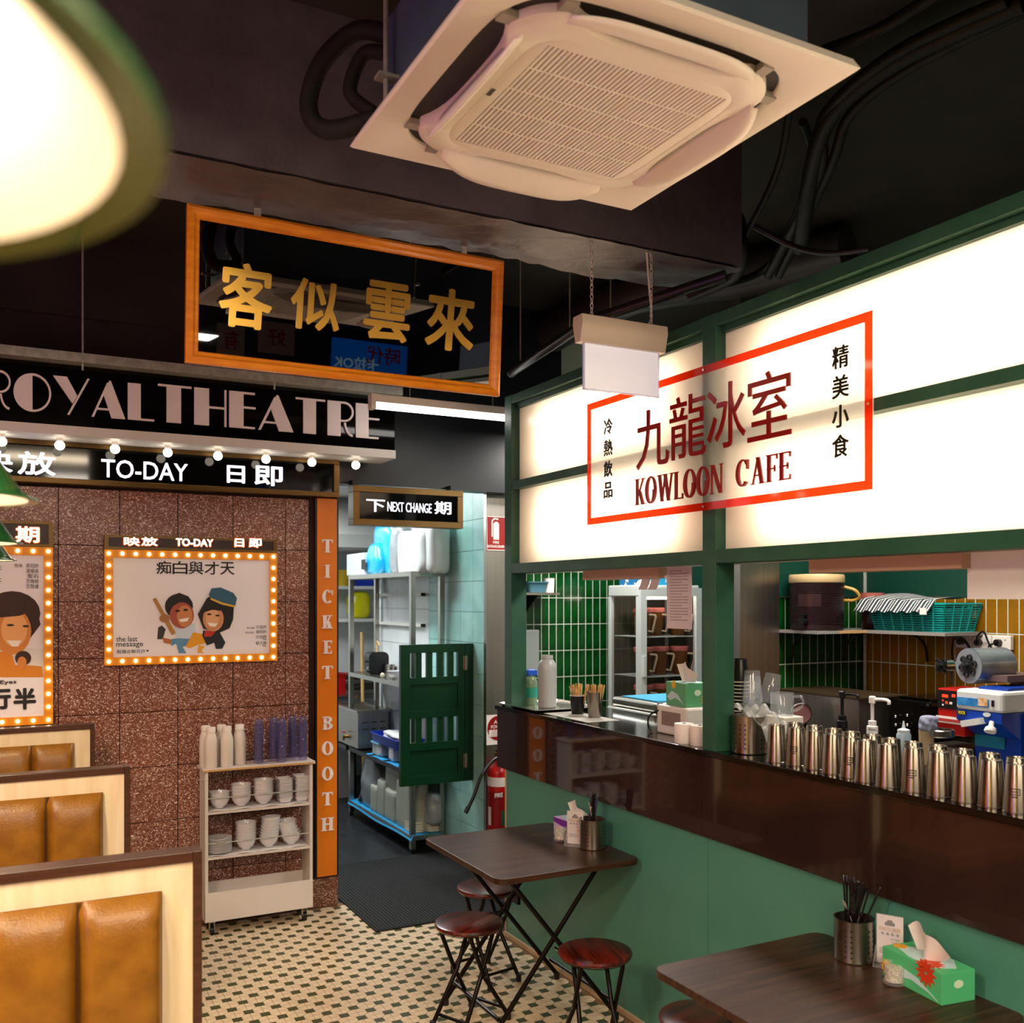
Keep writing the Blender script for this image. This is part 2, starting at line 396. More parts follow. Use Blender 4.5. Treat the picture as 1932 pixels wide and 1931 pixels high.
def _q(x0, y0, x1, y1): return [(x0, y0), (x1, y0), (x1, y1), (x0, y1)]
def _d(xa, ya, xb, yb, w_): return [(xa-w_/2, ya), (xa+w_/2, ya), (xb+w_/2, yb), (xb-w_/2, yb)]
def _ring(cx, cy, rx, ry, tx, ty, a0, a1, n=16):
    o = ell(cx, cy, rx, ry, n, a0, a1); i = ell(cx, cy, rx-tx, ry-ty, n, a0, a1)
    if abs(a1-a0-2*PI) < 1e-6:
        return [[o[k], o[(k+1) % n], i[(k+1) % n], i[k]] for k in range(n)]
    return [[o[k], o[k+1], i[k+1], i[k]] for k in range(n)]
def serif_glyph(c, T, t, s, h):
    """roman capital in a box of height 1: list of polygons, width"""
    sv = lambda x, y, w_: [_q(x-s, y, x+w_+s, y+h)]
    stem = lambda x, w_: [_q(x, 0, x+w_, 1)]+sv(x, 0, w_)+sv(x, 1-h, w_)
    arm = lambda x0, x1, y, up: [_q(x0, y, x1, y+t), _q(x1-t*.9, y-(.14 if not up else 0), x1, y+t+(.14 if up else 0))]
    if c == 'I': return stem(s, T), T+2*s
    if c == 'T':
        W = .72+T*.3; m = W/2-T/2
        return [_q(m, 0, m+T, 1)]+sv(m, 0, T)+[_q(0, 1-t, W, 1), _q(0, .76, t*.9, 1), _q(W-t*.9, .76, W, 1)], W
    if c == 'E':
        W = .5+T*.6; return stem(s, T)+arm(s, W, 0, True)+arm(s, W, 1-t, False)+[_q(s, .5-t/2, W*.8, .5+t/2), _q(W*.8-t*.8, .38, W*.8, .62)], W
    if c == 'F':
        W = .48+T*.6; return stem(s, T)+arm(s, W, 1-t, False)+[_q(s, .48-t/2, W*.8, .48+t/2), _q(W*.8-t*.8, .36, W*.8, .6)], W
    if c == 'L':
        W = .5+T*.6; return stem(s, T)+arm(s, W, 0, True), W
    if c == 'H':
        W = .55+2*T*.8; return stem(s, T)+stem(W-s-T, T)+[_q(s, .5-t/2, W-s, .5+t/2)], W
    if c == 'K':
        W = .58+T*.9; return stem(s, T)+[_d(s+T, .36, W-s-T*.4, 1, t*1.3), _d(W-s-T*.5, 0, s+T+.1, .52, T*1.05)]+sv(W-s-T*1.0, 0, T)+sv(W-s-T*.75, 1-h, T*.6), W
    if c == 'A':
        W = .66+T*.6; return [_d(s+t, 0, W/2, 1, t*1.2), _d(W-s-T*.6, 0, W/2, 1, T*1.05), _q(W*.27, .3, W*.75, .3+t)]+sv(s+t*.3, 0, t)+sv(W-s-T*1.05, 0, T), W
    if c == 'N':
        W = .6+T*.9; return [_q(s, 0, s+t*1.2, 1), _q(W-s-t*1.2, 0, W-s, 1), _d(W-s-T*.5, 0, s+T*.5, 1, T)]+sv(s, 0, t*1.2)+sv(W-s-t*1.2, 1-h, t*1.2)+[_q(0, 1-h, s+T*.6, 1)], W
    if c == 'W':
        W = .92+T; a = [s+T*.5, W*.3, W*.5, W*.72, W-s-t*.5]
        return [_d(a[1], 0, a[0], 1, T), _d(a[1], 0, a[2], 1, t*1.3), _d(a[3], 0, a[2], 1, T), _d(a[3], 0, a[4], 1, t*1.3)]+sv(a[0]-T/2, 1-h, T)+sv(a[2]-T/2, 1-h, T)+sv(a[4]-t, 1-h, t*2), W
    if c == 'O':
        W = .62+T*.9; return _ring(W/2, .5, W/2, .52, T, t, 0, 2*PI, 26), W
    if c == 'C':
        W = .6+T*.8; return _ring(W/2, .5, W/2, .52, T, t, PI*.22, PI*1.76, 24)+[_q(W*.86, .62, W*.86+t, .98)], W
    if c == 'B':
        W = .5+T*.9; return stem(s, T)+_ring(W*.5, .745, W*.48, .255, T*.95, t, -PI/2, PI/2)+_ring(W*.5, .265, W*.53, .265, T, t, -PI/2, PI/2)+[_q(s, 0, W*.52, t), _q(s, 1-t, W*.52, 1), _q(s, .49, W*.52, .49+t)], W*1.04
    return [], .4
def deco_glyph(c):
    """fat-and-thin poster capitals"""
    t = .055; T = .40
    if c == 'O':
        R = .53; r = .50; W = 2*R
        return [[(R, .5+r)]+ell(R, .5, R, r, 22, PI/2, PI*1.5)]+_ring(R, .5, R, r, t, t, -PI/2, PI/2, 20), W
    if c == 'Y': return [[(.0, 1), (.40, 1), (.70, .52), (.56, .30)], _d(.44, 0, 1.03, 1, t*1.3), ], 1.06
    if c == 'A': return [_d(.04, 0, .50, .94, t*1.3), [(.53, 1), (.58, 1), (1.02, 0), (.60, 0), (.36, .62)], _q(.14, .20, .7, .25)], 1.04
    if c == 'L': return [_q(0, 0, T, 1), _q(0, 0, .82, t)], .84
    if c == 'T': return [_q(.22, 0, .22+T*.95, 1), _q(0, 1-t, .88, 1)], .9
    if c == 'H': return [_q(0, 0, T, 1), _q(T, .47, .84, .47+t), _q(.82, 0, .82+t, 1)], .9
    if c == 'E': return [_q(0, 0, T, 1), _q(0, 0, .72, t), _q(0, 1-t, .72, 1), _q(0, .55, .74, .55+t)], .76
    if c == 'R': return [_q(0, 0, T, 1), _q(T*.5, 1-t, .52, 1), _q(T*.5, .42, .52, .42+t)]+_ring(.5, .71, .3, .29, t, t, -PI/2, PI/2, 16)+_ring(.78, .42, .28, .42, t, t, PI*1.02, PI*1.48, 8), .82
    return [], .35
def letters(s, font, o, U, V, h_, m, parent, t=.006, gap=.08, width=None, vertical=None, name='letter'):
    """each letter a mesh of its own; vertical = row pitch for a stacked column"""
    U, V, o = Vector(U), Vector(V), Vector(o)
    gl = [font(c) for c in s]
    tot = sum(g[1] for g in gl)+gap*(len(s)-1); k = h_ if width is None else width/tot
    x = 0
    for i, (ps, W) in enumerate(gl):
        if ps:
            b = MB()
            if vertical: oo = o+V*(-i*vertical)-U*(W*k/2)
            else: oo = o+U*(x*k)
            for q_, p in enumerate(ps): b.prism([(a*k, c*h_) for a, c in p], oo, U, V, t+.00025*q_)
            obj(name, b, m, parent)
        x += W+gap
# ================================================================== STRUCTURE
XC = 2.404            # counter front
YB = 5.60             # terrazzo wall
CEIL = 3.75
floor = struct('floor', MB().box((-2.2, -3.6, -.12), (XC+.02, 5.62, -.0025)), 'grout', 'cream mosaic floor of octagon tiles with olive squares', 'floor')
# mosaic: octagons quartered by fine joints, olive squares between them
A = .1205; SQ = .041; J = .0011
def quarter(sx, sy):
    a = A/2-SQ/2; h = SQ/2
    p = [(J, J), (a-J, J), (a-J, h-J*.4), (h-J*.4, a-J), (J, a-J)]
    return [(x*sx, y*sy) for x, y in p]
bo = MB()
for sx in (-1, 1):
    for sy in (-1, 1): bo.prism(quarter(sx, sy), (0, 0, -.006), (1, 0, 0), (0, 1, 0), .006)
me_oct = bo.mesh('octagon_tile', 'ivory_tile')
bs = MB().prism(_q(-SQ/2+J, -SQ/2+J, SQ/2-J, SQ/2-J), (0, 0, -.006), (1, 0, 0), (0, 1, 0), .006)
me_sq = bs.mesh('square_tile', 'olive_tile')
octs, sqs = [], []
ox, oy = 1.20, 4.895
i0, i1, j0, j1 = -32, 12, -42, 8
for i in range(i0, i1):
    for j in range(j0, j1):
        for k in (0, 1):
            x = ox+(i+.5*k)*A; y = oy+(j+.5*k)*A*.955
            if -1.55 < x < XC-.03 and .4 < y < 5.57: sqs.append((x, y))
            x2 = x+A/2
            if -1.55 < x2 < XC-.045 and .4 < y < 5.55: octs.append((x2, y))
def seen(p):
    d = p[0]*FW.x+p[1]*FW.y; s = p[0]*RT.x+p[1]*RT.y
    u = 966+FPX*s/d; v = HZ+FPX*EYE/d
    if not (385 < u < 1250 and v < 1931): return 1e9
    if 800 < u and p[0] > 1.6 and d < 3.4: return 1e9
    return d
def stuff_tiles(name, pts, base, label, m):
    b = MB(); bv = [tuple(v.co) for v in base.vertices]; bf = [tuple(p.vertices) for p in base.polygons]
    for (x, y) in pts:
        n = len(b.v); b.v += [(vx+x, vy*.955+y, vz) for vx, vy, vz in bv]; b.f += [tuple(n+q for q in f) for f in bf]
    o = obj(name, b, m, floor); o['kind'] = 'stuff'; return o
for pts, base, nm, m in ((octs, me_oct, 'octagon_tile', 'ivory_tile'), (sqs, me_sq, 'square_tile', 'olive_tile')):
    pts.sort(key=seen)
    for (x, y) in pts[:300]:
        o = link(nm, base, floor, False); o.location = (x, y, 0); o.scale.y = .955
    stuff_tiles('mosaic_'+nm+'s', pts[300:], base, None, m)

# ---- walls round the dining room
wb = struct('wall_back', MB().box((-2.2, YB+.006, 0), (1.76, YB+.12, CEIL)), 'grout_dark', 'brown terrazzo tiled wall with fine dark joints', 'wall')
for i in range(-7, 5):
    x0 = .258+.299*i; x1 = min(x0+.299, 1.592)
    for j in range(8):
        z0 = .003+.3*j
        obj('tile', MB().box((x0+.0022, YB-.004, z0+.0022), (x1-.0022, YB+.008, min(z0+.3, 2.45)-.0022)), 'terrazzo', wb)
obj('jamb_strip', MB().box((1.592, YB-.006, .17), (1.765, YB+.125, 2.42)), 'grout_dark', wb)
obj('plinth', MB().box((1.592, YB-.008, 0), (1.765, YB+.125, .17)), 'terrazzo', wb)
obj('upper_panel', MB().box((-2.2, YB-.002, 2.45), (1.765, YB+.05, CEIL)), 'black_wall', wb)
obj('panel_joint', MB().box((-2.2, YB-.006, 3.30), (1.765, YB+.02, 3.306)), 'grout_dark', wb)
struct('wall_left', MB().box((-2.3, -3.6, 0), (-2.2, 5.7, CEIL)), 'black_wall')
struct('wall_front', MB().box((-2.3, -3.7, 0), (4.7, -3.6, CEIL)), 'black_wall')
struct('ceiling', MB().box((-2.3, -3.7, CEIL), (4.8, 6.3, CEIL+.1)), 'black_paint', 'black painted concrete ceiling', 'ceiling')
# rough black downstand beam in front of the mirror
def beam():
    b = MB(); y0, y1, z0 = 3.10, 3.45, 3.18; nx, ny = 90, 10; x0, x1 = -2.2, 2.70
    rnd = random.Random(3)
    hz = {}
    def wob(i, j):
        if (i, j) not in hz: hz[(i, j)] = rnd.uniform(-.006, .006)+(.012 if rnd.random() < .05 else 0)
        return hz[(i, j)]
    def under(u, v):
        i, j = round(u*nx), round(v*ny)
        e = .012*math.sin(u*37)*(1 if j == ny else 0)
        return (x0+(x1-x0)*u, y0+(y1-y0)*v+e, z0+wob(i, j)*(.4 if j in (0,) else 1))
    b.grid(under, nx, ny)
    b.f = [f[::-1] for f in b.f]
    b.box((x0, y0+.002, z0+.012), (x1, y1-.012, CEIL))
    return struct('beam_downstand', b, 'beam_paint', 'rough black concrete beam across the ceiling', 'beam', smooth=True)
beam()
# ---- doorway to the kitchen
struct('wall_lintel', MB().box((1.765, 5.66, 2.515), (3.35, 5.78, CEIL)), 'lintel_paint', 'dark blue-black lintel above the kitchen doorway', 'wall')
struct('floor_kitchen', MB().box((.3, 5.62, -.1), (3.12, 6.22, -.002)), 'kitchen_floor', 'dark vinyl kitchen floor', 'floor')
struct('floor_bar_far', MB().box((3.12, 5.62, -.1), (4.7, 6.2, -.002)), 'kitchen_floor', 'dark floor under the fridge', 'floor')
struct('floor_bar', MB().box((XC+.02, -.5, -.1), (4.7, 5.62, -.002)), 'kitchen_floor', 'dark floor behind the counter', 'floor')
WX = 2.86
wk = struct('wall_kitchen', MB().box((WX+.006, 5.84, 0), (WX+.14, 7.97, 2.8)), 'grout_aqua', 'kitchen side wall with aqua and white tiles', 'wall')
ys = [5.84, 6.017, 6.217, 6.41, 6.60, 6.793]
for a, b in zip(ys[:-1], ys[1:]):
    for j in range(14):
        z0 = .045-.2105+.2105*j
        obj('tile', MB().box((WX-.004, a+.0015, max(0, z0+.0015)), (WX+.01, b-.0015, min(2.8, z0+.209))), 'aqua_tile', wk)
yy = 6.793
while yy < 7.9:
    for j in range(10):
        z0 = .06+.28*j
        obj('tile', MB().box((WX-.004, yy+.0015, z0+.0015), (WX+.01, min(yy+.40, 7.97)-.0015, z0+.2785)), 'white_tile', wk)
    yy += .40
struct('wall_far', MB().box((.3, 9.6, 0), (3.9, 9.7, 2.8)), 'white_tile', 'pale far wall of the kitchen', 'wall')
struct('wall_kitchen_end', MB().box((.2, 5.74, 0), (.3, 9.7, 2.8)), mat('kitchen_grey', '4a4644', .5))
struct('floor_kitchen_far', MB().box((.3, 6.22, -.1), (3.9, 9.8, -.002)), 'kitchen_floor', 'dark vinyl floor at the far end of the kitchen', 'floor')
struct('wall_kitchen_side', MB().box((3.8, 6.25, 0), (3.9, 9.7, 2.8)), 'white_tile')
struct('ceiling_kitchen', MB().box((.2, 5.79, 2.8), (3.9, 9.8, 2.9)), 'white_paint', 'white kitchen ceiling', 'ceiling')
struct('pillar_steel', MB().box((2.852, 5.80, 0), (3.13, 5.838, 2.514)), 'steel_brushed', 'stainless steel clad pillar beside the aqua wall', 'pillar')
# ---- bar walls with upright glazed tiles
def tiled_front(name, x0, x1, y, z0, z1, tm, label, zt=1.83, steps=.192, w_=.0625):
    wl = struct(name, MB().box((x0, y, 0), (x1, y+.1, z1)), 'grout_white', label, 'wall')
    n = int(math.ceil((x1-x0)/w_)); bm_ = MB().box((.003, .0065, .003), (w_-.003, .012, steps-.003)); me = bm_.mesh('tile', tm)
    z = zt
    while z > z0-steps:
        for i in range(n):
            o = link('tile', me, wl, False); o.location = (x0+i*w_, y-.008, z-steps)
            if x0+(i+1)*w_ > x1: o.scale.x = max(.1, (x1-x0-i*w_)/w_)
        z -= steps
    return wl
tiled_front('wall_bar_left', 3.13, 4.60, 6.10, .95, CEIL, 'green_tile', 'dark green upright tiles with white joints behind the fridge', zt=2.21)
wg = tiled_front('wall_bar_end', 3.885, 4.58, 4.17, .95, CEIL, 'green_tile', 'short wall of dark green upright tiles beside the urn shelf')
obj('painted_wall', MB().box((3.885, 4.160, 1.832), (4.58, 4.175, CEIL)), 'dark_green_wall', wg)
def tiled_side(name, x, y0, y1, tm, label, zt=1.83, steps=.192, w_=.0625, z0=.95):
    wl = struct(name, MB().box((x, y0, 0), (x+.1, y1, CEIL)), 'grout_white', label, 'wall')
    n = int(math.ceil((y1-y0)/w_)); me = MB().box((.0065, .003, .003), (.012, w_-.003, steps-.003)).mesh('tile', tm)
    z = zt
    while z > z0-steps:
        for i in range(n):
            o = link('tile', me, wl, False); o.location = (x-.008, y1-(i+1)*w_, z-steps)
        z -= steps
    return wl
wy = tiled_side('wall_bar_back', 4.58, 1.98, 4.17, 'yellow_tile', 'mustard upright tiles with white joints behind the bar')
obj('painted_wall', MB().box((4.572, -.5, 1.832), (4.585, 4.17, CEIL)), 'dark_green_wall', wy)
obj('painted_wall', MB().box((4.572, -.5, 0), (4.6, 1.98, 1.832)), 'dark_green_wall', wy)
struct('pillar_bar', MB().box((3.60, 4.15, 0), (3.885, 4.27, CEIL)), 'steel_brushed', 'stainless steel clad pillar beside the green tiles', 'pillar')
struct('trim_corner', MB().cyl((4.562, 4.15, 1.0), (4.562, 4.15, 2.2), .011, 8), 'galvanised', 'grey pipe down the tiled corner', 'trim', smooth=True)
struct('wall_bar_far', MB().box((4.60, 4.27, 0), (4.7, 6.2, CEIL)), 'dark_green_wall')
# ---- counter body
wc = struct('wall_counter', MB().box((XC+.016, -.4, 0), (XC+.024, 4.655, .90)), 'green_panel', 'sea green panel below the dark counter front', 'wall')
for a, b in ((-.4, 1.12), (1.12, 2.965), (2.965, 4.655)):
    obj('panel', MB().box((XC+.008, a+.0015, .0), (XC+.018, b-.0015, .899)), 'green_panel', wc)
obj('end_trim', MB().box((XC+.004, 4.656, 0), (XC+.024, 4.668, .90)), 'cream_trim', wc)
struct('baseboard_counter', MB().box((XC-.006, -.4, 0), (XC+.012, 4.66, .022)), 'cream_trim', 'thin cream strip along the foot of the counter', 'baseboard')
# ================================================================== COUNTER AND LIGHTBOX
ct = thing('bar_counter', 'long dark glossy bar counter with polished black top', 'counter', (XC+.2, 2.1, 0))
for a, b in ((-.4, 1.30), (1.30, 2.985), (2.985, 4.745)):
    obj('front_panel', MB().box((XC-.004, a+.001, .90), (XC+.02, b-.001, 1.213)), 'dark_gloss', ct)
obj('end_panel', MB().box((XC+.02, 4.70, .90), (2.86, 4.744, 1.213)), 'dark_gloss', ct)
obj('counter_top', MB().box((XC-.012, -.4, 1.213), (2.88, 4.76, 1.235)), 'counter_black', ct, bevel=.003)
struct('wall_counter_back', MB().box((2.84, -.4, 0), (2.86, 4.69, 1.211)), 'black_paint', 'black panel on the staff side of the counter', 'wall')
CT = 1.235
fr = thing('lightbox_frame', 'green timber frame of lit white panels over the counter', 'lightbox', (XC+.05, 2.6, CT))
D = .092; Y0 = 4.664; PW = .078
posts = [(Y0-PW, Y0), (2.911, 2.989), (1.20, 1.278)]
for a, b in posts: obj('post', MB().box((XC, a, CT), (XC+D, b, 2.91)), 'green_frame', fr, bevel=.002)
bays = [(2.989, Y0-PW), (1.278, 2.911), (-.4, 1.20)]
for a, b in bays:
    obj('top_rail', MB().box((XC+.001, a, 2.862), (XC+D, b, 2.908)), 'green_frame', fr, bevel=.002)
    obj('top_rail_lip', MB().box((XC+.03, a, 2.838), (XC+D, b, 2.861)), 'green_frame', fr)
    obj('middle_rail', MB().box((XC+.004, a, 2.405), (XC+D, b, 2.447)), 'green_frame', fr, bevel=.002)
    obj('bottom_rail', MB().box((XC+.001, a, 1.955), (XC+D, b, 2.007)), 'green_frame', fr, bevel=.002)
    for z0, z1 in ((2.448, 2.838), (2.008, 2.404)):
        obj('diffuser_panel', MB().box((XC+.050, a, z0), (XC+.054, b, z1)), thin_clear('diffuser', 'fff6ea', 1.0, .2, .62), fr)
        p = obj('led_panel', MB().box((XC+.128, a+(.24 if a > 2 else .1), z0+.045), (XC+.132, b-.19, z1-.045)), 'led_panel', fr)
    obj('back_board', MB().box((XC+.16, a-.08, 1.955), (XC+.17, b+.08, 2.91)), 'white_paint', fr)
obj('box_lid', MB().box((XC+D, -.4, 2.90), (XC+.17, Y0, 2.91)), 'white_paint', fr)
obj('box_base', MB().box((XC+D, -.4, 1.955), (XC+.17, Y0, 1.965)), 'white_paint', fr)
obj('box_end', MB().box((XC+D, Y0-.012, 1.955), (XC+.17, Y0, 2.91)), 'white_paint', fr)
# ---- the cafe sign, a red-bordered acrylic plate on the frame
SX = XC-.022
sg = thing('cafe_sign', 'red-bordered acrylic cafe sign with red characters on the lit panels', 'sign', (SX, 2.96, 2.155))
ya, yb_, za, zb = 3.785, 2.135, 2.158, 2.712
obj('acrylic_plate', MB().box((SX-.002, yb_, za), (SX+.002, ya, zb)), thin_clear('sign_acrylic', 'ffffff', .38, .02, .95), sg)
mat('red_border', 'd5200c', .2)
def red_film(name, col):
    return thin_clear(name, col, .34, .05, .6, filt='ff8a5a')
bd = .030
for p, q in (((ya-bd, za), (ya, zb)), ((yb_, za), (yb_+bd, zb)), ((yb_+bd, za), (ya-bd, za+bd)), ((yb_+bd, zb-bd), (ya-bd, zb))):
    obj('border_strip', MB().box((SX-.004, p[0], p[1]), (SX-.0022, q[0], q[1])), red_film('border_film', 'f0260c'), sg)
for (yy, zz) in ((2.95, zb-.015), (2.95, za+.015), (ya-.015, 2.425), (yb_+.015, 2.425)):
    obj('screw', MB().cyl((SX-.007, yy, zz), (SX-.004, yy, zz), .005, 8), 'chrome', sg)
LX = SX-.003
def sign_box(u0, u1, vt, vb):
    um = (u0+u1)/2; a = PX(u0, vt, LX); b = PX(u1, vb, LX); t = PX(um, vt, LX).z; c = PX(um, vb, LX).z
    return Vector((LX, a.y, c)), a.y-b.y, t-c
mat('sign_red', '8e0a08', .25); mat('sign_black', '0c0a0a', .4)
for ch, u0, u1, vt, vb in (('九', 1202, 1263, 772, 882), ('龍', 1265, 1332, 745, 864), ('冰', 1336, 1408, 722, 845), ('室', 1412, 1494, 700, 828)):
    o, ww, hh = sign_box(u0, u1, vt, vb); text('character', ch, o, CX_, CZ_, ww, hh, 'sign_red', sg, .006)
fk = lambda c: serif_glyph(c, .17, .05, .06, .035)
o, ww, hh = sign_box(1200, 1365, 890, 942); letters('KOWLOON', fk, o, CX_, CZ_, hh, 'sign_red', sg, .006, .07, width=ww)
o, ww, hh = sign_box(1391, 1493, 861, 912); letters('CAFE', fk, o, CX_, CZ_, hh, 'sign_red', sg, .006, .07, width=ww)
for k, ch in enumerate('冷熱飲品'):
    o, ww, hh = sign_box(1140, 1156, 790+40*k, 820+40*k); text('character', ch, o, CX_, CZ_, ww, hh, 'sign_black', sg, .003, .022)
for k, ch in enumerate('精美小食'):
    o, ww, hh = sign_box(1571, 1602, 652+56*k, 695+56*k); text('character', ch, o, CX_, CZ_, ww, hh, 'sign_black', sg, .003, .022)

# ================================================================== MARQUEE ON THE BACK WALL
mq = thing('theatre_marquee', 'black marquee fascia with pale deco letters reading ROYAL THEATRE', 'sign', (.5, 5.3, 2.63))
obj('fascia_board', MB().box((-2.1, 5.30, 2.68), (2.015, 5.58, 2.985)), 'black_gloss', mq, bevel=.002)
obj('white_lip', MB().box((-2.1, 5.293, 2.633), (2.018, 5.55, 2.680)), 'white_paint', mq)
obj('top_rail', MB().box((-2.1, 5.21, 2.996), (2.03, 5.26, 3.030)), 'galvanised', mq)
obj('top_rail_flange', MB().box((-2.1, 5.21, 2.985), (2.03, 5.32, 2.996)), 'galvanised', mq)
letters('ROYAL', deco_glyph, PY(-35, 770, 5.298), FX, FZ, .188, 'pale_letter', mq, .008, .055, width=PY(292, 790, 5.298).x-PY(-35, 770, 5.298).x)
letters('THEATRE', deco_glyph, PY(298, 796, 5.298), FX, FZ, .196, 'pale_letter', mq, .008, .05, width=PY(716, 800, 5.298).x-PY(298, 796, 5.298).x)
for x in (.35, 1.3):
    q = MB().cyl((x, 5.235, 2.95), (x, 5.235, CEIL), .005, 8); obj('hanging_rod', q, 'galvanised', mq, True)
for k in range(-2, 8):
    x = .256+.26*(k-1)
    g = thing('marquee_bulb', '%s round bulb under the marquee counted from its open end' % ORD[7-k], 'bulb', (x, 5.41, 2.60), 'round bulbs under the marquee')
    obj('globe', MB().sphere((0, 0, -.004), .024, 16, 10), 'bulb_glow', g, True, False)
    obj('socket', MB().lathe([(.014, .014), (.016, .033)], 12, cap1=True), 'white_plastic', g, True, False)
td = thing('today_lightbox', 'long black lit sign reading TO-DAY in bronze frame under the marquee', 'sign', (.5, 5.58, 2.42))
x1 = 1.752
obj('box_body', MB().box((-2.1, 5.535, 2.44), (x1-.03, 5.598, 2.61)), 'black_gloss', td)
for a, b in (((-2.1, 5.515, 2.415), (x1, 5.598, 2.443)), ((-2.1, 5.515, 2.607), (x1, 5.598, 2.632)), ((x1-.033, 5.515, 2.443), (x1, 5.598, 2.607))):
    obj('bronze_frame', MB().box(a, b), 'bronze', td, bevel=.002)
def wall_text(s, u0, u1, vt, vb, Y, m, par, bold=.0, t=.004, name='lettering'):
    um = (u0+u1)/2; a = PY(u0, vt, Y); b = PY(u1, vb, Y); zt = PY(um, vt, Y).z; zb_ = PY(um, vb, Y).z
    return text(name, s, (a.x, Y, zb_), FX, FZ, b.x-a.x, zt-zb_, m, par, t, bold)
wall_text('放', 33, 105, 853, 897, 5.534, 'white_glow', td, .035)
wall_text('映', -52, 24, 850, 890, 5.534, 'white_glow', td, .035)
wall_text('TO-DAY', 191, 354, 871, 905, 5.534, 'white_glow', td, .012)
wall_text('日', 428, 462, 879, 912, 5.534, 'white_glow', td, .035)
wall_text('即', 480, 533, 880, 917, 5.534, 'white_glow', td, .035)
# ---- orange TICKET BOOTH board
tb = thing('ticket_booth_board', 'tall orange board with pale letters reading TICKET BOOTH', 'sign', (1.69, 5.56, .19))
obj('board', MB().box((1.632, 5.562, .185), (1.752, 5.59, 2.410)), 'orange', tb, bevel=.002)
obj('board_edge', MB().box((1.622, 5.57, .18), (1.763, 5.592, 2.412)), 'black_plastic', tb)
ft = lambda c: serif_glyph(c, .26, .09, .09, .07)
for k, ch in enumerate('TICKET BOOTH'):
    if ch == ' ': continue
    a = PY(614.5+k*.35, 1043+47.7*k+(0), 5.561)
    ps, W = ft(ch); b = MB(); h_ = .077; kk = min(.09/W, h_*1.05)
    for q_, p in enumerate(ps): b.prism([(x*kk-W*kk/2, y*h_) for x, y in p], (1.692, 5.561, a.z), FX, FZ, .005+.00025*q_)
    obj('letter', b, 'pale_letter', tb)
# ---- NEXT CHANGE lightbox over the doorway
nc = thing('next_change_sign', 'bronze-framed black lit sign reading NEXT CHANGE over the kitchen doorway', 'sign', (2.2, 5.55, 2.27))
a = PY(667, 915, 5.50); b = PY(874, 998, 5.50); nx0, nx1, nz0, nz1 = a.x, b.x, b.z, 2.492
obj('box_body', MB().box((nx0+.02, 5.512, nz0+.02), (nx1-.02, 5.60, nz1-.02)), 'black_gloss', nc)
f = .038
for p, q in (((nx0, nz0), (nx1, nz0+f)), ((nx0, nz1-f), (nx1, nz1)), ((nx0, nz0+f), (nx0+f, nz1-f)), ((nx1-f, nz0+f), (nx1, nz1-f))):
    obj('bronze_frame', MB().box((p[0], 5.50, p[1]), (q[0], 5.60, q[1])), 'bronze', nc, bevel=.002)
obj('bracket', MB().box((nx0+.02, 5.58, nz1), (nx0+.05, 5.66, nz1+.04)), 'black_plastic', nc)
obj('bracket', MB().box((nx1-.05, 5.58, nz1), (nx1-.02, 5.66, nz1+.04)), 'black_plastic', nc)
wall_text('下', 691, 726, 943, 966, 5.511, 'white_glow', nc, .02)
wall_text('NEXT CHANGE', 731, 814, 949, 967, 5.511, 'white_glow', nc, .0)
wall_text('期', 820, 851, 947, 971, 5.511, 'white_glow', nc, .02)
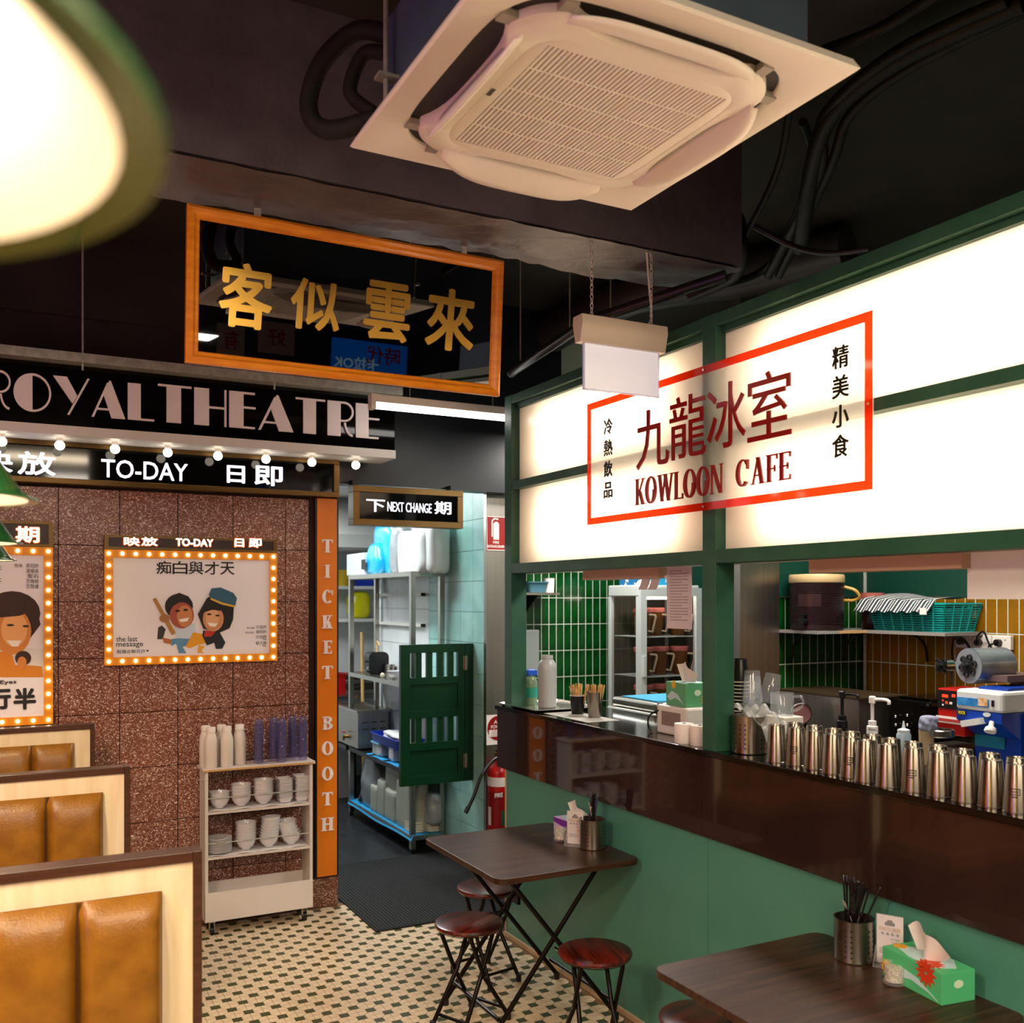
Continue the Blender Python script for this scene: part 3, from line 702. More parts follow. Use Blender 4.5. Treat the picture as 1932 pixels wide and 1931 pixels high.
# ================================================================== POSTERS WITH BULB FRAMES
mat('amber_frame', 'e08a12', .4); mat('poster_paper', 'efebee', .5); mat('ink', '1a1718', .6); mat('sign_maroon', '2a100c', .35)
emission('halo_orange', 'ff5a14', 3.0); emission('halo_white', 'fff4e6', 4.5); emission('frame_bulb_glow', 'fff3dc', 12.0)
me_bulb = MB().lathe([(.0095, 0), (.0095, -.003), (.007, -.008), (.002, -.0105)], 10, ax=(0, 1, 0), cap1=True).mesh('bulb', 'frame_bulb_glow', True)
def flat_art(par, x0, z0, w_, h_, Y, shapes):
    for k, (col, poly) in enumerate(shapes):
        m = mat('print_'+col, col, .6)
        obj('printed_shape', MB().prism(poly, (x0, Y-.0004*k, z0), FX*w_, FZ*h_, .0004), m, par)
def poster(name, label, x0, x1, z0, z1, zs, nx, nz, head, Y=5.552):
    t = thing(name, label, 'poster', ((x0+x1)/2, 5.59, z0))
    f = .043
    obj('back_box', MB().box((x0+.004, Y+.012, z0+.004), (x1-.004, YB-.006, z1-.004)), 'white_paint', t)
    for a, b in (((x0, z0), (x1, z0+f)), ((x0, z1-f), (x1, z1)), ((x0, z0+f), (x0+f, z1-f)), ((x1-f, z0+f), (x1, z1-f))):
        obj('bulb_frame', MB().box((a[0], Y, a[1]), (b[0], Y+.03, b[1])), 'amber_frame', t)
    obj('paper', MB().box((x0+f, Y+.008, z0+f), (x1-f, Y+.012, z1-f)), 'poster_paper', t)
    pts = []
    for i in range(nx):
        x = x0+f/2+(x1-x0-f)*i/(nx-1); pts += [(x, z0+f/2), (x, z1-f/2)]
    for j in range(1, nz-1):
        z = z0+f/2+(z1-z0-f)*j/(nz-1); pts += [(x0+f/2, z), (x1-f/2, z)]
    for (x, z) in pts:
        o = link('bulb', me_bulb, t); o.location += Vector((x, Y, z))
    # narrow lit header
    obj('header_box', MB().box((x0+.02, Y+.006, z1+.012), (x1-.02, YB-.006, zs-.01)), 'sign_maroon', t)
    for a, b in (((x0, z1+.002), (x1, z1+.014)), ((x0, zs-.012), (x1, zs)), ((x0, z1+.014), (x0+.02, zs-.012)), ((x1-.02, z1+.014), (x1, zs-.012))):
        obj('header_frame', MB().box((a[0], Y, a[1]), (b[0], YB-.006, b[1])), 'bronze', t)
    for s, u0, u1, vt, vb in head:
        wall_text(s, u0-1.5, u1+1.5, vt-1, vb+1.5, Y+.005, 'halo_orange', t, .07, .001)
        wall_text(s, u0, u1, vt, vb, Y+.003, 'halo_white', t, .03, .004)
    return t
a = PY(197, 1035, 5.552); b = PY(523, 1247, 5.552)
p1 = poster('film_poster', 'landscape film poster with two cartoon men inside bulb-lit amber frame', a.x, b.x, b.z, 2.082, 2.158, 14, 10,
            [('映', 234, 263, 1014, 1030), ('放', 267, 297, 1014, 1030), ('TO-DAY', 332, 402, 1017, 1031), ('日', 443, 460, 1017, 1032), ('即', 470, 493, 1017, 1033)])
YP = 5.559
def pj(x, y): return ((x-98)/1688, (1335-y)/1070)      # poster drawing coordinates
def PP(*q): return [pj(x, y) for x, y in q]
def PE(x, y, rx, ry, n=18): return [pj(x+rx*math.cos(2*PI*k/n), y+ry*math.sin(2*PI*k/n)) for k in range(n)]
px0 = a.x+.043; pw = b.x-a.x-.086; pz0 = b.z+.043; ph = 2.082-b.z-.086
shapes = [
 ('3b3b3d', PP((560, 1020), (600, 1000), (640, 1040), (610, 1150), (550, 1150))),
 ('b5723a', PP((600, 1130), (720, 1160), (700, 1210), (620, 1190))),
 ('5c8fb4', PP((700, 1150), (900, 1130), (930, 1200), (820, 1240), (860, 1310), (780, 1310), (750, 1200), (700, 1230))),
 ('c9d9e6', PP((740, 1000), (950, 980), (970, 1120), (880, 1150), (750, 1140))),
 ('e8a21c', PP((930, 1080), (1040, 1100), (1080, 1200), (980, 1220), (900, 1255), (850, 1240))),
 ('e8a21c', PP((990, 1220), (1060, 1240), (1020, 1290), (1050, 1310), (980, 1310))),
 ('20252c', PP((1040, 1060), (1220, 1080), (1285, 1200), (1250, 1270), (1180, 1270), (1160, 1200), (1080, 1230), (1030, 1120))),
 ('c2301c', PP((1060, 1060), (1180, 1075), (1130, 1130), (1050, 1130))),
 ('1b1715', PE(780, 790, 150, 140)),
 ('a5523a', PE(810, 890, 130, 145)),
 ('c98552', PE(840, 900, 85, 120)),
 ('1b1715', PP((640, 800), (680, 690), (780, 640), (880, 680), (930, 760), (800, 740), (690, 800))),
 ('f4efe6', PP((775, 935), (885, 915), (870, 955), (800, 965))),
 ('1b1715', PE(765, 840, 26, 12)), ('1b1715', PE(850, 830, 26, 12)),
 ('1b1715', PP((1080, 700), (1200, 640), (1380, 760), (1370, 940), (1330, 1040), (1210, 1090), (1040, 1040), (980, 880))),
 ('cf8f62', PE(1150, 930, 115, 145)),
 ('e0a878', PE(1140, 920, 75, 110)),
 ('1b1715', PP((1040, 860), (1100, 770), (1250, 790), (1290, 850), (1140, 830))),
 ('f4efe6', PP((1085, 975), (1200, 985), (1170, 1020), (1110, 1010))),
 ('1b1715', PE(1105, 880, 24, 11)), ('1b1715', PE(1195, 895, 24, 11)),
 ('2f6076', PP((1100, 660), (1130, 590), (1230, 580), (1370, 640), (1412, 700), (1390, 790), (1250, 760), (1120, 700))),
 ('d8b03a', PP((1120, 695), (1250, 750), (1390, 785), (1385, 805), (1240, 772), (1115, 715))),
 ('b08038', PP((500, 710), (535, 695), (740, 1080), (700, 1105))),
 ('a5723c', PE(625, 920, 55, 45)),
]
flat_art(p1, px0, pz0, pw, ph, YP, shapes)
def art_text(par, s, x0, x1, yt, yb, bold=.0):
    A0 = pj(x0, yb); B0 = pj(x1, yt)
    text('print_text', s, (px0+A0[0]*pw, YP, pz0+A0[1]*ph), FX, FZ, (B0[0]-A0[0])*pw, (B0[1]-A0[1])*ph, 'ink', par, .001, bold)
for k, ch in enumerate('痴白與才天'): art_text(p1, ch, 540+172*k, 700+172*k, 292, 437, .018)
art_text(p1, 'the last', 130, 345, 1112, 1168, .012); art_text(p1, 'message', 130, 405, 1184, 1240, .012)
art_text(p1, '製攝合聯氏許', 135, 428, 1255, 1297)
obj('print_dot', MB().prism([(px0*0+pj(450+11*math.cos(q), 1272+11*math.sin(q))[0]*pw, pj(450, 1272+11*math.sin(q))[1]*ph) for q in [2*PI*k/12 for k in range(12)]], (px0, YP, pz0), FX, FZ, .001), 'ink', p1)
for s, yt in (('文冠許', 1012), ('傑冠許', 1067), ('文冠許', 1125), ('懷文鄭', 1196)): art_text(p1, s, 1628, 1752, yt, yt+38)
art_text(p1, '演主劇編', 1525, 1615, 1028, 1050); art_text(p1, '唱主演主', 1512, 1612, 1082, 1104); art_text(p1, '副導', 1712, 1752, 1164, 1182); art_text(p1, '製監', 1705, 1748, 1240, 1256)
# ---- the portrait poster, partly beyond the frame
a2 = PY(100, 1033, 5.552); b2 = PY(100, 1366, 5.552)
p2 = poster('film_poster', 'tall film poster with orange-toned portrait inside bulb-lit amber frame', a2.x-.68, a2.x, b2.z, a2.z, PY(100, 986, 5.552).z, 10, 14,
            [('期', 30, 74, 994, 1024), ('下', -70, -25, 994, 1024)])
def q2(x, y): v = PY(x*.2072, 980+y*.2072, YP); return (v.x, v.z)
def Q2(*q): return [q2(x, y) for x, y in q]
def QE(x, y, rx, ry, n=20): return [q2(x+rx*math.cos(2*PI*k/n), y+ry*math.sin(2*PI*k/n)) for k in range(n)]
flat_art(p2, 0, 0, 1, 1, YP, [
 ('e0dcd8', Q2((395, 1180), (395, 1440), (-300, 1440), (-300, 1180))),
 ('d9861f', Q2((-300, 1440), (-300, 1230), (100, 1200), (140, 1330), (240, 1330), (380, 1340), (395, 1440))),
 ('3a221a', QE(110, 860, 258, 205)), ('3a221a', Q2((240, 1130), (370, 960), (340, 830), (200, 800))),
 ('d98a3c', QE(110, 1020, 175, 215)), ('f0b46c', QE(130, 1000, 120, 160)),
 ('3a221a', Q2((-160, 910), (-100, 690), (120, 660), (300, 760), (310, 825), (180, 880))),
 ('fbf3e8', Q2((60, 1105), (195, 1105), (165, 1160), (110, 1160))),
 ('3a221a', QE(95, 965, 34, 11)), ('3a221a', QE(235, 975, 30, 11)),
 ('3a221a', QE(210, 1265, 74, 66)), ('d98a3c', QE(200, 1305, 42, 54)),
])
def q_text(s, x0, x1, yt, yb, bold=0):
    A0 = q2(x0, yb); B0 = q2(x1, yt); text('print_text', s, (A0[0], YP-.006, A0[1]), FX, FZ, B0[0]-A0[0], B0[1]-A0[1], 'ink', p2, .001, bold)
q_text('Eyes', 0, 148, 1462, 1510, .03); q_text('半', 122, 328, 1532, 1738, .05); q_text('行', -120, 100, 1532, 1738, .05)
for k, s in enumerate(('英冠許', '漢耀吳', '聖  石', '芝雅趙', '芝慧盧')): q_text(s.replace('  ', ''), 236 if len(s) == 3 else 250, 352, 405+47*k, 442+47*k)
q_text('牧朱', 130, 208, 405, 440); q_text('許', -55, 14, 420, 490); q_text('許', -55, 14, 530, 600)

# ================================================================== FRAMED MIRROR
MY = 3.435; TILT = math.radians(4.2)
mx0, mx1 = .548, 1.742; mw = mx1-mx0; mh = .527; mz = 2.622
mr = thing('framed_mirror', 'orange wood framed black mirror with gold characters, tilted forward', 'mirror', ((mx0+mx1)/2, MY, mz))
mr.rotation_euler.x = TILT
gold = mat('gold_leaf', 'e0b050', .3, metal=1.0)
mat('smoked_mirror', '6f7072', .012, metal=1.0)
obj('mirror_glass', MB().box((-mw/2+.03, 0, .03), (mw/2-.03, .008, mh-.03)), 'smoked_mirror', mr, world=False)
obj('back_board', MB().box((-mw/2+.01, .009, .01), (mw/2-.01, .02, mh-.01)), 'black_plastic', mr, world=False)
def moulding(p, q, inn):
    """picture-frame bar from p to q (outer corners), mitred"""
    prof = [(0, .012), (0, -.012), (.010, -.020), (.022, -.018), (.030, -.010), (.040, -.008), (.044, 0), (.044, .010)]
    b = MB(); p, q, inn = Vector(p), Vector(q), Vector(inn); d = (q-p).normalized()
    for e, sg_ in ((p, 1), (q, -1)):
        for (s_, y_) in prof: b.v.append(tuple(e+inn*s_+d*(s_*sg_)+Vector((0, y_, 0))))
    n = len(prof)
    for i in range(n): j = (i+1) % n; b.f.append((i, j, n+j, n+i))
    b.f.append(tuple(range(n))); b.f.append(tuple(2*n-1-i for i in range(n)))
    bm_ = bmesh.new(); me = b.mesh('frame_bar', 'frame_wood'); bm_.from_mesh(me); bmesh.ops.recalc_face_normals(bm_, faces=bm_.faces); bm_.to_mesh(me); bm_.free()
    return link('frame_bar', me, mr, False)
c0, c1, c2, c3 = (-mw/2, 0, 0), (mw/2, 0, 0), (mw/2, 0, mh), (-mw/2, 0, mh)
moulding(c0, c1, (0, 0, 1)); moulding(c1, c2, (-1, 0, 0)); moulding(c2, c3, (0, 0, -1)); moulding(c3, c0, (1, 0, 0))
for ch, u0, u1, vt, vb in (('客', 411, 512, 494, 622), ('似', 546, 640, 525, 626), ('雲', 685, 772, 530, 646), ('來', 801, 893, 543, 664)):
    A0 = PY(u0, vt, MY-.02); B0 = PY(u1, vb, MY-.02); zt = PY((u0+u1)/2, vt, MY-.02).z
    text('character', ch, (A0.x-(mx0+mx1)/2, -.001, B0.z-mz-.006), FX, FZ, B0.x-A0.x, zt-B0.z, gold, mr, .003, .03, slant=.04).location = (0, 0, 0)
for x in (-.36, .43):
    obj('hanging_plate', MB().box((x-.012, .002, mh-.01), (x+.012, .006, mh+.045)), 'galvanised', mr, world=False)
mrods = [o for o in mr.children if o.name.startswith('character')]

# street-side signs behind the photographer, seen only in the mirror
mn = Vector((0, -math.cos(TILT), -math.sin(TILT))); mp0 = Vector((1.145, MY, mz))
def via_mirror(u, v, Y):
    r = ray(u, v); o = Vector((0, 0, EYE)); t = (mp0-o).dot(mn)/r.dot(mn); h = o+r*t
    d = r-mn*(2*r.dot(mn)); k = (Y-h.y)/d.y; return h+d*k
def street_sign(label, u0, u1, vt, vb, m, items, Y=-3.55):
    q = [via_mirror(u, v, Y) for u, v in ((u0, (vt+vb)/2), (u1, (vt+vb)/2), ((u0+u1)/2, vt), ((u0+u1)/2, vb))]
    x0, x1 = sorted((q[0].x, q[1].x)); z0, z1 = sorted((q[2].z, q[3].z))
    t = thing('street_sign', label, 'sign', ((x0+x1)/2, Y, z0), 'signs facing the mirror')
    obj('panel', MB().box((x0, Y-.03, z0), (x1, Y, z1)), m, t)
    for s_, a_, b_, c_, d_, mm in items:      # fractions from the sign's own left and bottom, read from inside the room
        text('lettering', s_, (x1-(x1-x0)*a_, Y, z0+(z1-z0)*c_), Vector((-1, 0, 0)), FZ, (x1-x0)*(b_-a_), (z1-z0)*(d_-c_), mm, t, .004, .02)
mat('sign_blue', '0d5aa8', .4, emit='0d5fc0', estr=.55); mat('banner_cloth', '9a8f84', .8); mat('banner_red', '8a1a14', .6); mat('teal_white', 'bfe6e0', .5, emit='bfe6e0', estr=.4); mat('sign_scarlet', 'c8281c', .5)
street_sign('blue lit karaoke sign reflected in the mirror', 626, 768, 645, 708, 'sign_blue', [('卡拉OK', .38, .97, .12, .5, 'teal_white'), ('時代', .10, .55, .35, .9, 'sign_scarlet')])
street_sign('pale banner with one red character, reflected beside the frame edge', 409, 462, 612, 672, 'banner_cloth', [('有', .2, .75, .2, .8, 'banner_red')])
street_sign('pale banner with one red character, reflected nearer the mirror middle', 487, 556, 608, 668, 'banner_cloth', [('好', .25, .75, .25, .8, 'banner_red')])
# unseen coloured tubes, added on the side wall to tint glints on the steel
for yn, col, en, lab in ((1.25, '8a58ff', 34, 'added unseen violet glint tube on the black side wall'), (2.55, 'ff7a28', 26, 'added unseen orange glint tube on the black side wall'), (-.1, 'ffd040', 34, 'added unseen yellow glint tube on the black side wall')):
    nt_ = thing('neon_tube', lab, 'light', (-2.16, yn, .9), 'added glint tubes on the side wall')
    obj('tube', MB().cyl((-2.16, yn, .9), (-2.16, yn, 2.9), .035, 10), emission('neon_'+col, col, en), nt_, True)
    for z in (.9, 2.9): obj('end_cap', MB().cyl((-2.20, yn, z), (-2.12, yn, z), .02, 8), 'black_plastic', nt_, True)
# ================================================================== AIR CONDITIONER
ac = thing('air_conditioner', 'white ceiling cassette air conditioner hanging on rods', 'air conditioner', (1.325, 2.12, 3.07))
HA = .472
def loop_sq(h, n=16):
    p = []
    for sx, sy, dx, dy in ((-1, -1, 1, 0), (1, -1, 0, 1), (1, 1, -1, 0), (-1, 1, 0, -1)):
        for k in range(n): p.append((sx*h+dx*2*h*k/n, sy*h+dy*2*h*k/n))
    return p
def loop_sup(h, e, n=16):
    out = []
    for (x, y) in loop_sq(1, n):
        r = (abs(x)**e+abs(y)**e)**(1/e); out.append((x/r*h, y/r*h))
    return out
def loop_panel(h, ind, n=16):
    out = []
    for k, (x, y) in enumerate(loop_sup(h, 4.5, n)):
        m_ = min(abs(x), abs(y)); g = max(0, 1-(m_/(.66*h))**4)
        if abs(x) > abs(y): x -= math.copysign(ind*g, x)
        else: y -= math.copysign(ind*g, y)
        out.append((x, y))
    return out
def skin(loops, cap=False):
    b = MB(); n = len(loops[0][0])
    for lp, z in loops: b.v += [(x, y, z) for x, y in lp]
    for i in range(len(loops)-1):
        for k in range(n): j = (k+1) % n; b.f.append((i*n+k, i*n+j, (i+1)*n+j, (i+1)*n+k))
    if cap: b.f.append(tuple((len(loops)-1)*n+k for k in range(n)))
    bm_ = bmesh.new(); me = b.mesh('shell', 'ac_plastic', True); bm_.from_mesh(me); bmesh.ops.recalc_face_normals(bm_, faces=bm_.faces); bm_.to_mesh(me); bm_.free()
    return me
NS = 24
def sk(name, loops, m, cap=False):
    me = skin(loops, cap); me.name = name; me.materials[0] = M[m]; return link(name, me, ac, False)
sk('face_plate', [(loop_sup(.385, 5, NS), .035), (loop_sup(.392, 5, NS), .006), (loop_sup(.400, 5, NS), .0), (loop_sq(HA-.006, NS), .0), (loop_sq(HA, NS), .006), (loop_sq(HA-.012, NS), .030)], 'ac_plastic')
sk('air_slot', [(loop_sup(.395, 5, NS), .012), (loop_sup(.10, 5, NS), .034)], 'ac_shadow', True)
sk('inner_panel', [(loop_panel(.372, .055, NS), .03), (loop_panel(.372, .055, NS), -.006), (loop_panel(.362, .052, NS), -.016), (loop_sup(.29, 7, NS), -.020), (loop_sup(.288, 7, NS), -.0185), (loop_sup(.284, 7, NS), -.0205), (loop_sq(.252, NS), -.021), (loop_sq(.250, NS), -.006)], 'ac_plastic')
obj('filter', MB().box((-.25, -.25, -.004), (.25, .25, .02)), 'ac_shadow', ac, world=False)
me_sl = MB().box((-.0035, -.25, -.020), (.0035, .25, -.008)).mesh('grille_slat', 'ac_plastic')
for k in range(40):
    o = link('grille_slat', me_sl, ac, False); o.location = (-.25+.5*(k+.5)/40, 0, 0)
me_cb = MB().box((-.25, -.003, -.0205), (.25, .003, -.010)).mesh('grille_bar', 'ac_plastic')
for k in range(1, 5):
    o = link('grille_bar', me_cb, ac, False); o.location = (0, -.25+.1*k, 0)
def louver(par, ang, rz):
    def fn(u, v):
        t = (u-.5)*2; w_ = .082*(1-.6*abs(t)**4)
        return (.255*t, -.005-w_*v, .012*math.sin(v*PI)*-1)
    b = MB().grid(fn, 24, 5); me = b.mesh('louver', 'ac_plastic', True); o = link('louver', me, par, False)
    sm = o.modifiers.new('thick', 'SOLIDIFY'); sm.thickness = .005
    o.matrix_local = Matrix.Rotation(rz, 4, 'Z') @ Matrix.Translation((0, -.320, -.002)) @ Matrix.Rotation(ang, 4, 'X')
    return o
louver(ac, math.radians(14), 0); louver(ac, math.radians(38), PI/2); louver(ac, math.radians(48), PI); louver(ac, math.radians(62), -PI/2)
for k in range(4):
    for s in (-1, 1):
        o = link('louver_pivot', MB().box((s*.268-.016, -.385, -.004), (s*.268+.016, -.322, .012)).mesh('louver_pivot', mat('ac_grey', 'a9a69c', .5)), ac, False)
        o.rotation_euler.z = k*PI/2
obj('casing', MB().box((-.40, -.38, .032), (.40, .38, .33)), 'ac_body', ac, world=False, bevel=.01)
obj('casing_label', MB().box((-.08, -.383, .12), (.13, -.38, .20)), mat('ac_mark', '39424d', .6), ac, world=False)
obj('maker_mark', MB().box((-.283, -.03, -.0208), (-.270, .005, -.0195)), mat('maker_grey', '4a4846', .5), ac, world=False)
for sx, sy in ((1, -1), (1, 1), (-1, -1), (-1, 1)):
    obj('hanging_rod', MB().cyl((sx*.43, sy*.30, .06), (sx*.43, sy*.30, CEIL-3.07), .007, 8), 'galvanised', ac, True, world=False)
    obj('rod_bracket', MB().box((sx*.39, sy*.30-.02, .12), (sx*.455, sy*.30+.02, .13)).box((sx*.395-.004, sy*.30-.02, .10), (sx*.395+.004, sy*.30+.02, .17)), 'galvanised', ac, world=False)
def hose(name, label, pts, r, m='black_plastic', cat='pipe', group=None, seg=10):
    o = obj(name, MB().tube(bez(pts, 8), r, seg), m, None, True); return tag(o, label, cat, group)
mat('foam_black', '15130f', .75)
hose('refrigerant_hose', 'thick black insulated hose looping behind the air conditioner', [(.93, 2.50, 3.36), (.86, 2.56, 3.38), (.78, 2.62, 3.30), (.75, 2.64, 3.18), (.79, 2.60, 3.11), (.90, 2.52, 3.13)], .026, 'foam_black', group='air conditioner hoses')
hose('refrigerant_hose', 'slimmer black hose hugging the air conditioner casing', [(.93, 2.52, 3.32), (.88, 2.56, 3.32), (.85, 2.58, 3.22), (.90, 2.53, 3.15)], .02, 'foam_black', group='air conditioner hoses')

# ================================================================== PENDANT LAMPS
def pendant(loc, label, power):
    t = thing('pendant_lamp', label, 'lamp', loc, 'green pendant lamps over the booths')
    prof = [(.166, 0), (.146, .008), (.136, .020), (.122, .042), (.106, .066), (.086, .102), (.062, .132), (.046, .150), (.044, .200), (.030, .212)]
    obj('shade', MB().lathe(prof, 48, cap1=True), 'shade_green', t, True, False)
    obj('shade_lip', MB().lathe([(.166, 0), (.1655, -.003), (.150, -.001), (.146, .006)], 48), 'shade_green', t, True, False)
    obj('shade_lining', MB().lathe([(.1495, -.0012), (.144, .006), (.133, .017), (.119, .039), (.103, .063), (.083, .099), (.059, .129), (.043, .147)], 48, cap1=True), 'shade_white', t, True, False)
    obj('bulb', MB().sphere((0, 0, .075), .034, 20, 12), emission('pendant_bulb', 'ffe9c4', 60), t, True, False)
    obj('socket', MB().lathe([(.02, .10), (.02, .15)], 12), 'white_plastic', t, True, False)
    obj('cord', MB().cyl((0, 0, .205), (0, 0, CEIL-loc[2]), .004, 8), 'black_plastic', t, True, False)
    d = bpy.data.lights.new('pendant_light', 'SPOT'); d.energy = power; d.color = (1, .78, .50); d.shadow_soft_size = .035; d.spot_size = math.radians(150); d.spot_blend = .6
    lo = bpy.data.objects.new('pendant_light', d); COL.objects.link(lo); lo.parent = t; lo.location = (0, 0, .03)
    return t
for k, nm in enumerate(('huge blurred green pendant lamp close overhead with glowing white lining', 'middle-distance green enamel pendant lamp cut by the frame edge',
                        'smaller green enamel pendant lamp in front of the tall poster', 'smallest and farthest green enamel pendant lamp')):
    pendant((-.112, .385+1.385*k, 1.98), nm, 30)

# ================================================================== CEILING FITTINGS
ex = thing('exit_sign', 'blank white exit light hanging on two chains before the lightbox', 'sign', (2.13, 3.12, 2.62))
eY = 3.12
e0 = PY(1090, 600, eY); e1 = PY(1250, 618, eY); ez = PY(1170, 657, eY).z; eb = PY(1170, 741, eY).z; et = PY(1170, 608, eY).z
prof = [(-.032, et), (-.036, et-.03), (-.030, (et+ez)/2), (-.020, ez+.008), (-.020, ez), (.020, ez), (.020, ez+.008), (.030, (et+ez)/2), (.036, et-.03), (.032, et)]
b = MB(); n = len(prof)
for x in (e0.x, e1.x):
    b.v += [(x, eY+y, z) for y, z in prof]
b.f += [tuple(range(n)), tuple(2*n-1-i for i in range(n))]+[(i, n+i, n+(i+1) % n, (i+1) % n) for i in range(n)]
obj('housing', b, mat('exit_beige', 'cfc4b4', .4), ex, True)
obj('blank_panel', MB().box((e0.x+.028, eY-.004, eb), (e1.x-.024, eY+.004, ez+.002)), mat('exit_white', 'e6e6ea', .25, emit='f4f4ff', estr=.35), ex)
obj('panel_edge', MB().box((e0.x+.024, eY-.006, eb-.004), (e0.x+.029, eY+.006, ez)).box((e1.x-.025, eY-.006, eb-.004), (e1.x-.020, eY+.006, ez)).box((e0.x+.024, eY-.006, eb-.004), (e1.x-.02, eY+.006, eb)), thin_clear('edge_acrylic', 'cfd4ff', .5, .05), ex)
for x in (e0.x+.062, e1.x-.055):
    z = et; k = 0
    me = MB().tube([(.006*math.cos(q), 0, .011*math.sin(q)) for q in [2*PI*i/10 for i in range(10)]], .0018, 5, True).mesh('chain_link', mat('chain_zinc', 'd5d2cc', .35, metal=.3), True)
    while z < 3.19:
        o = link('chain_link', me, ex); o.location += Vector((x, eY, z+.010)); o.rotation_euler.z = (k % 2)*PI/2; z += .0175; k += 1
obj('cable', MB().tube(bez([(e1.x-.07, eY+.01, et), (e1.x-.04, eY+.02, et+.05), (e1.x-.05, eY+.02, et+.16), (e1.x-.07, eY+.01, 3.19)]), .004, 6), 'white_plastic', ex, True)

tl = thing('fluorescent_batten', 'white fluorescent batten with glowing tube beside the marquee', 'light', (2.15, 4.90, 2.83))
obj('batten', MB().box((1.725, 4.875, 2.862), (2.66, 4.925, 2.905)), 'white_plastic', tl, bevel=.004)
obj('tube', MB().cyl((1.75, 4.90, 2.845), (2.65, 4.90, 2.845), .016, 12), emission('batten_glow', 'fffaf2', 11), tl, True)
obj('end_cap', MB().box((1.722, 4.872, 2.825), (1.748, 4.928, 2.905)), 'white_plastic', tl)
for x in (1.95, 2.45): obj('hanging_wire', MB().cyl((x, 4.9, 2.905), (x, 4.9, CEIL), .003, 6), 'galvanised', tl, True)
# conduits and cables under the ceiling
mat('conduit', '231f1f', .35); mat('cable_black', '110f0f', .5)
c1 = tag(obj('conduit_pipe', MB().tube([PZ(965, 703, 3.05), PZ(1110, 606, 3.05), PZ(1370, 520, 3.15)], .024, 12), 'conduit', None, True), 'black conduit running up past the exit light', 'pipe')
obj('pipe_cap', MB().sphere(PZ(965, 703, 3.05), .028, 12, 8), 'conduit', c1, True, True)
for k, (u, v, zz) in enumerate(((982, 690, 3.06), (1075, 640, 3.06))):
    p = PZ(u, v, zz); tag(obj('support_rod', MB().cyl(p, (p.x, p.y, CEIL), .004, 8), 'galvanised', None, True), ('thin steel rod holding the end of the black conduit', 'thin dangling rod halfway along the black conduit')[k], 'rod')
p = PZ(1152, 590, 3.2); tag(obj('support_rod', MB().cyl(p, (p.x, p.y, CEIL), .004, 8), 'galvanised', None, True), 'thin steel rod between the two exit-light chains', 'rod')
hose('ceiling_pipe', 'black pipe elbow wrapping the end of the beam', [PZ(1205, 372, 3.45), PZ(1290, 385, 3.45), PZ(1365, 400, 3.45), PZ(1393, 415, 3.45), PZ(1398, 470, 3.3), PZ(1385, 520, 3.25), PZ(1300, 560, 3.2)], .028, 'conduit')
hose('ceiling_cable', 'black cable falling from the air conditioner towards the beam end', [PZ(1490, 205, 3.55), PZ(1470, 310, 3.5), PZ(1425, 410, 3.4), PZ(1370, 490, 3.3), PZ(1260, 550, 3.25)], .014, 'cable_black')
hose('ceiling_cable', 'light-catching cable drooping onto the lightbox top', [PZ(1420, 425, 3.4), PZ(1490, 462, 3.3), PZ(1560, 478, 3.22), PZ(1640, 470, 3.2)], .012, 'conduit')
for k, (a_, b_, c_, d_, e_, lab) in enumerate((((1932, 5), (1700, 110), (1570, 215), (1530, 330), (1510, 470), 'thickest black cable bundle sweeping across the ceiling'),
                                      ((1932, 20), (1720, 125), (1605, 215), (1565, 320), (1470, 520), 'second black cable of the sweeping bundle'),
                                      ((1900, 0), (1690, 100), (1555, 220), (1545, 330), (1450, 520), 'inner black cable of the sweeping bundle'),
                                      ((1780, -20), (1660, 55), (1560, 95), (1540, 110), (1538, 120), 'short black cable disappearing behind the air conditioner corner'),
                                      ((1515, 230), (1530, 300), (1500, 410), (1440, 510), (1330, 545), 'black cable curving down to the lightbox corner'))):
    hose('ceiling_cable', lab, [PZ(*a_, 3.65), PZ(*b_, 3.65), PZ(*c_, 3.6), PZ(*d_, 3.5), PZ(*e_, 3.35)], (.034, .02, .022, .02, .018)[k], 'cable_black', 'cable', 'ceiling cables')
# grey duct wrap behind the chains
hose('flexible_duct', 'wrinkled black duct under the ceiling behind the conduit', [PZ(1010, 650, 3.6), PZ(1180, 560, 3.6), PZ(1400, 520, 3.6), PZ(1600, 470, 3.6)], .12, 'black_wall', 'duct', seg=14)
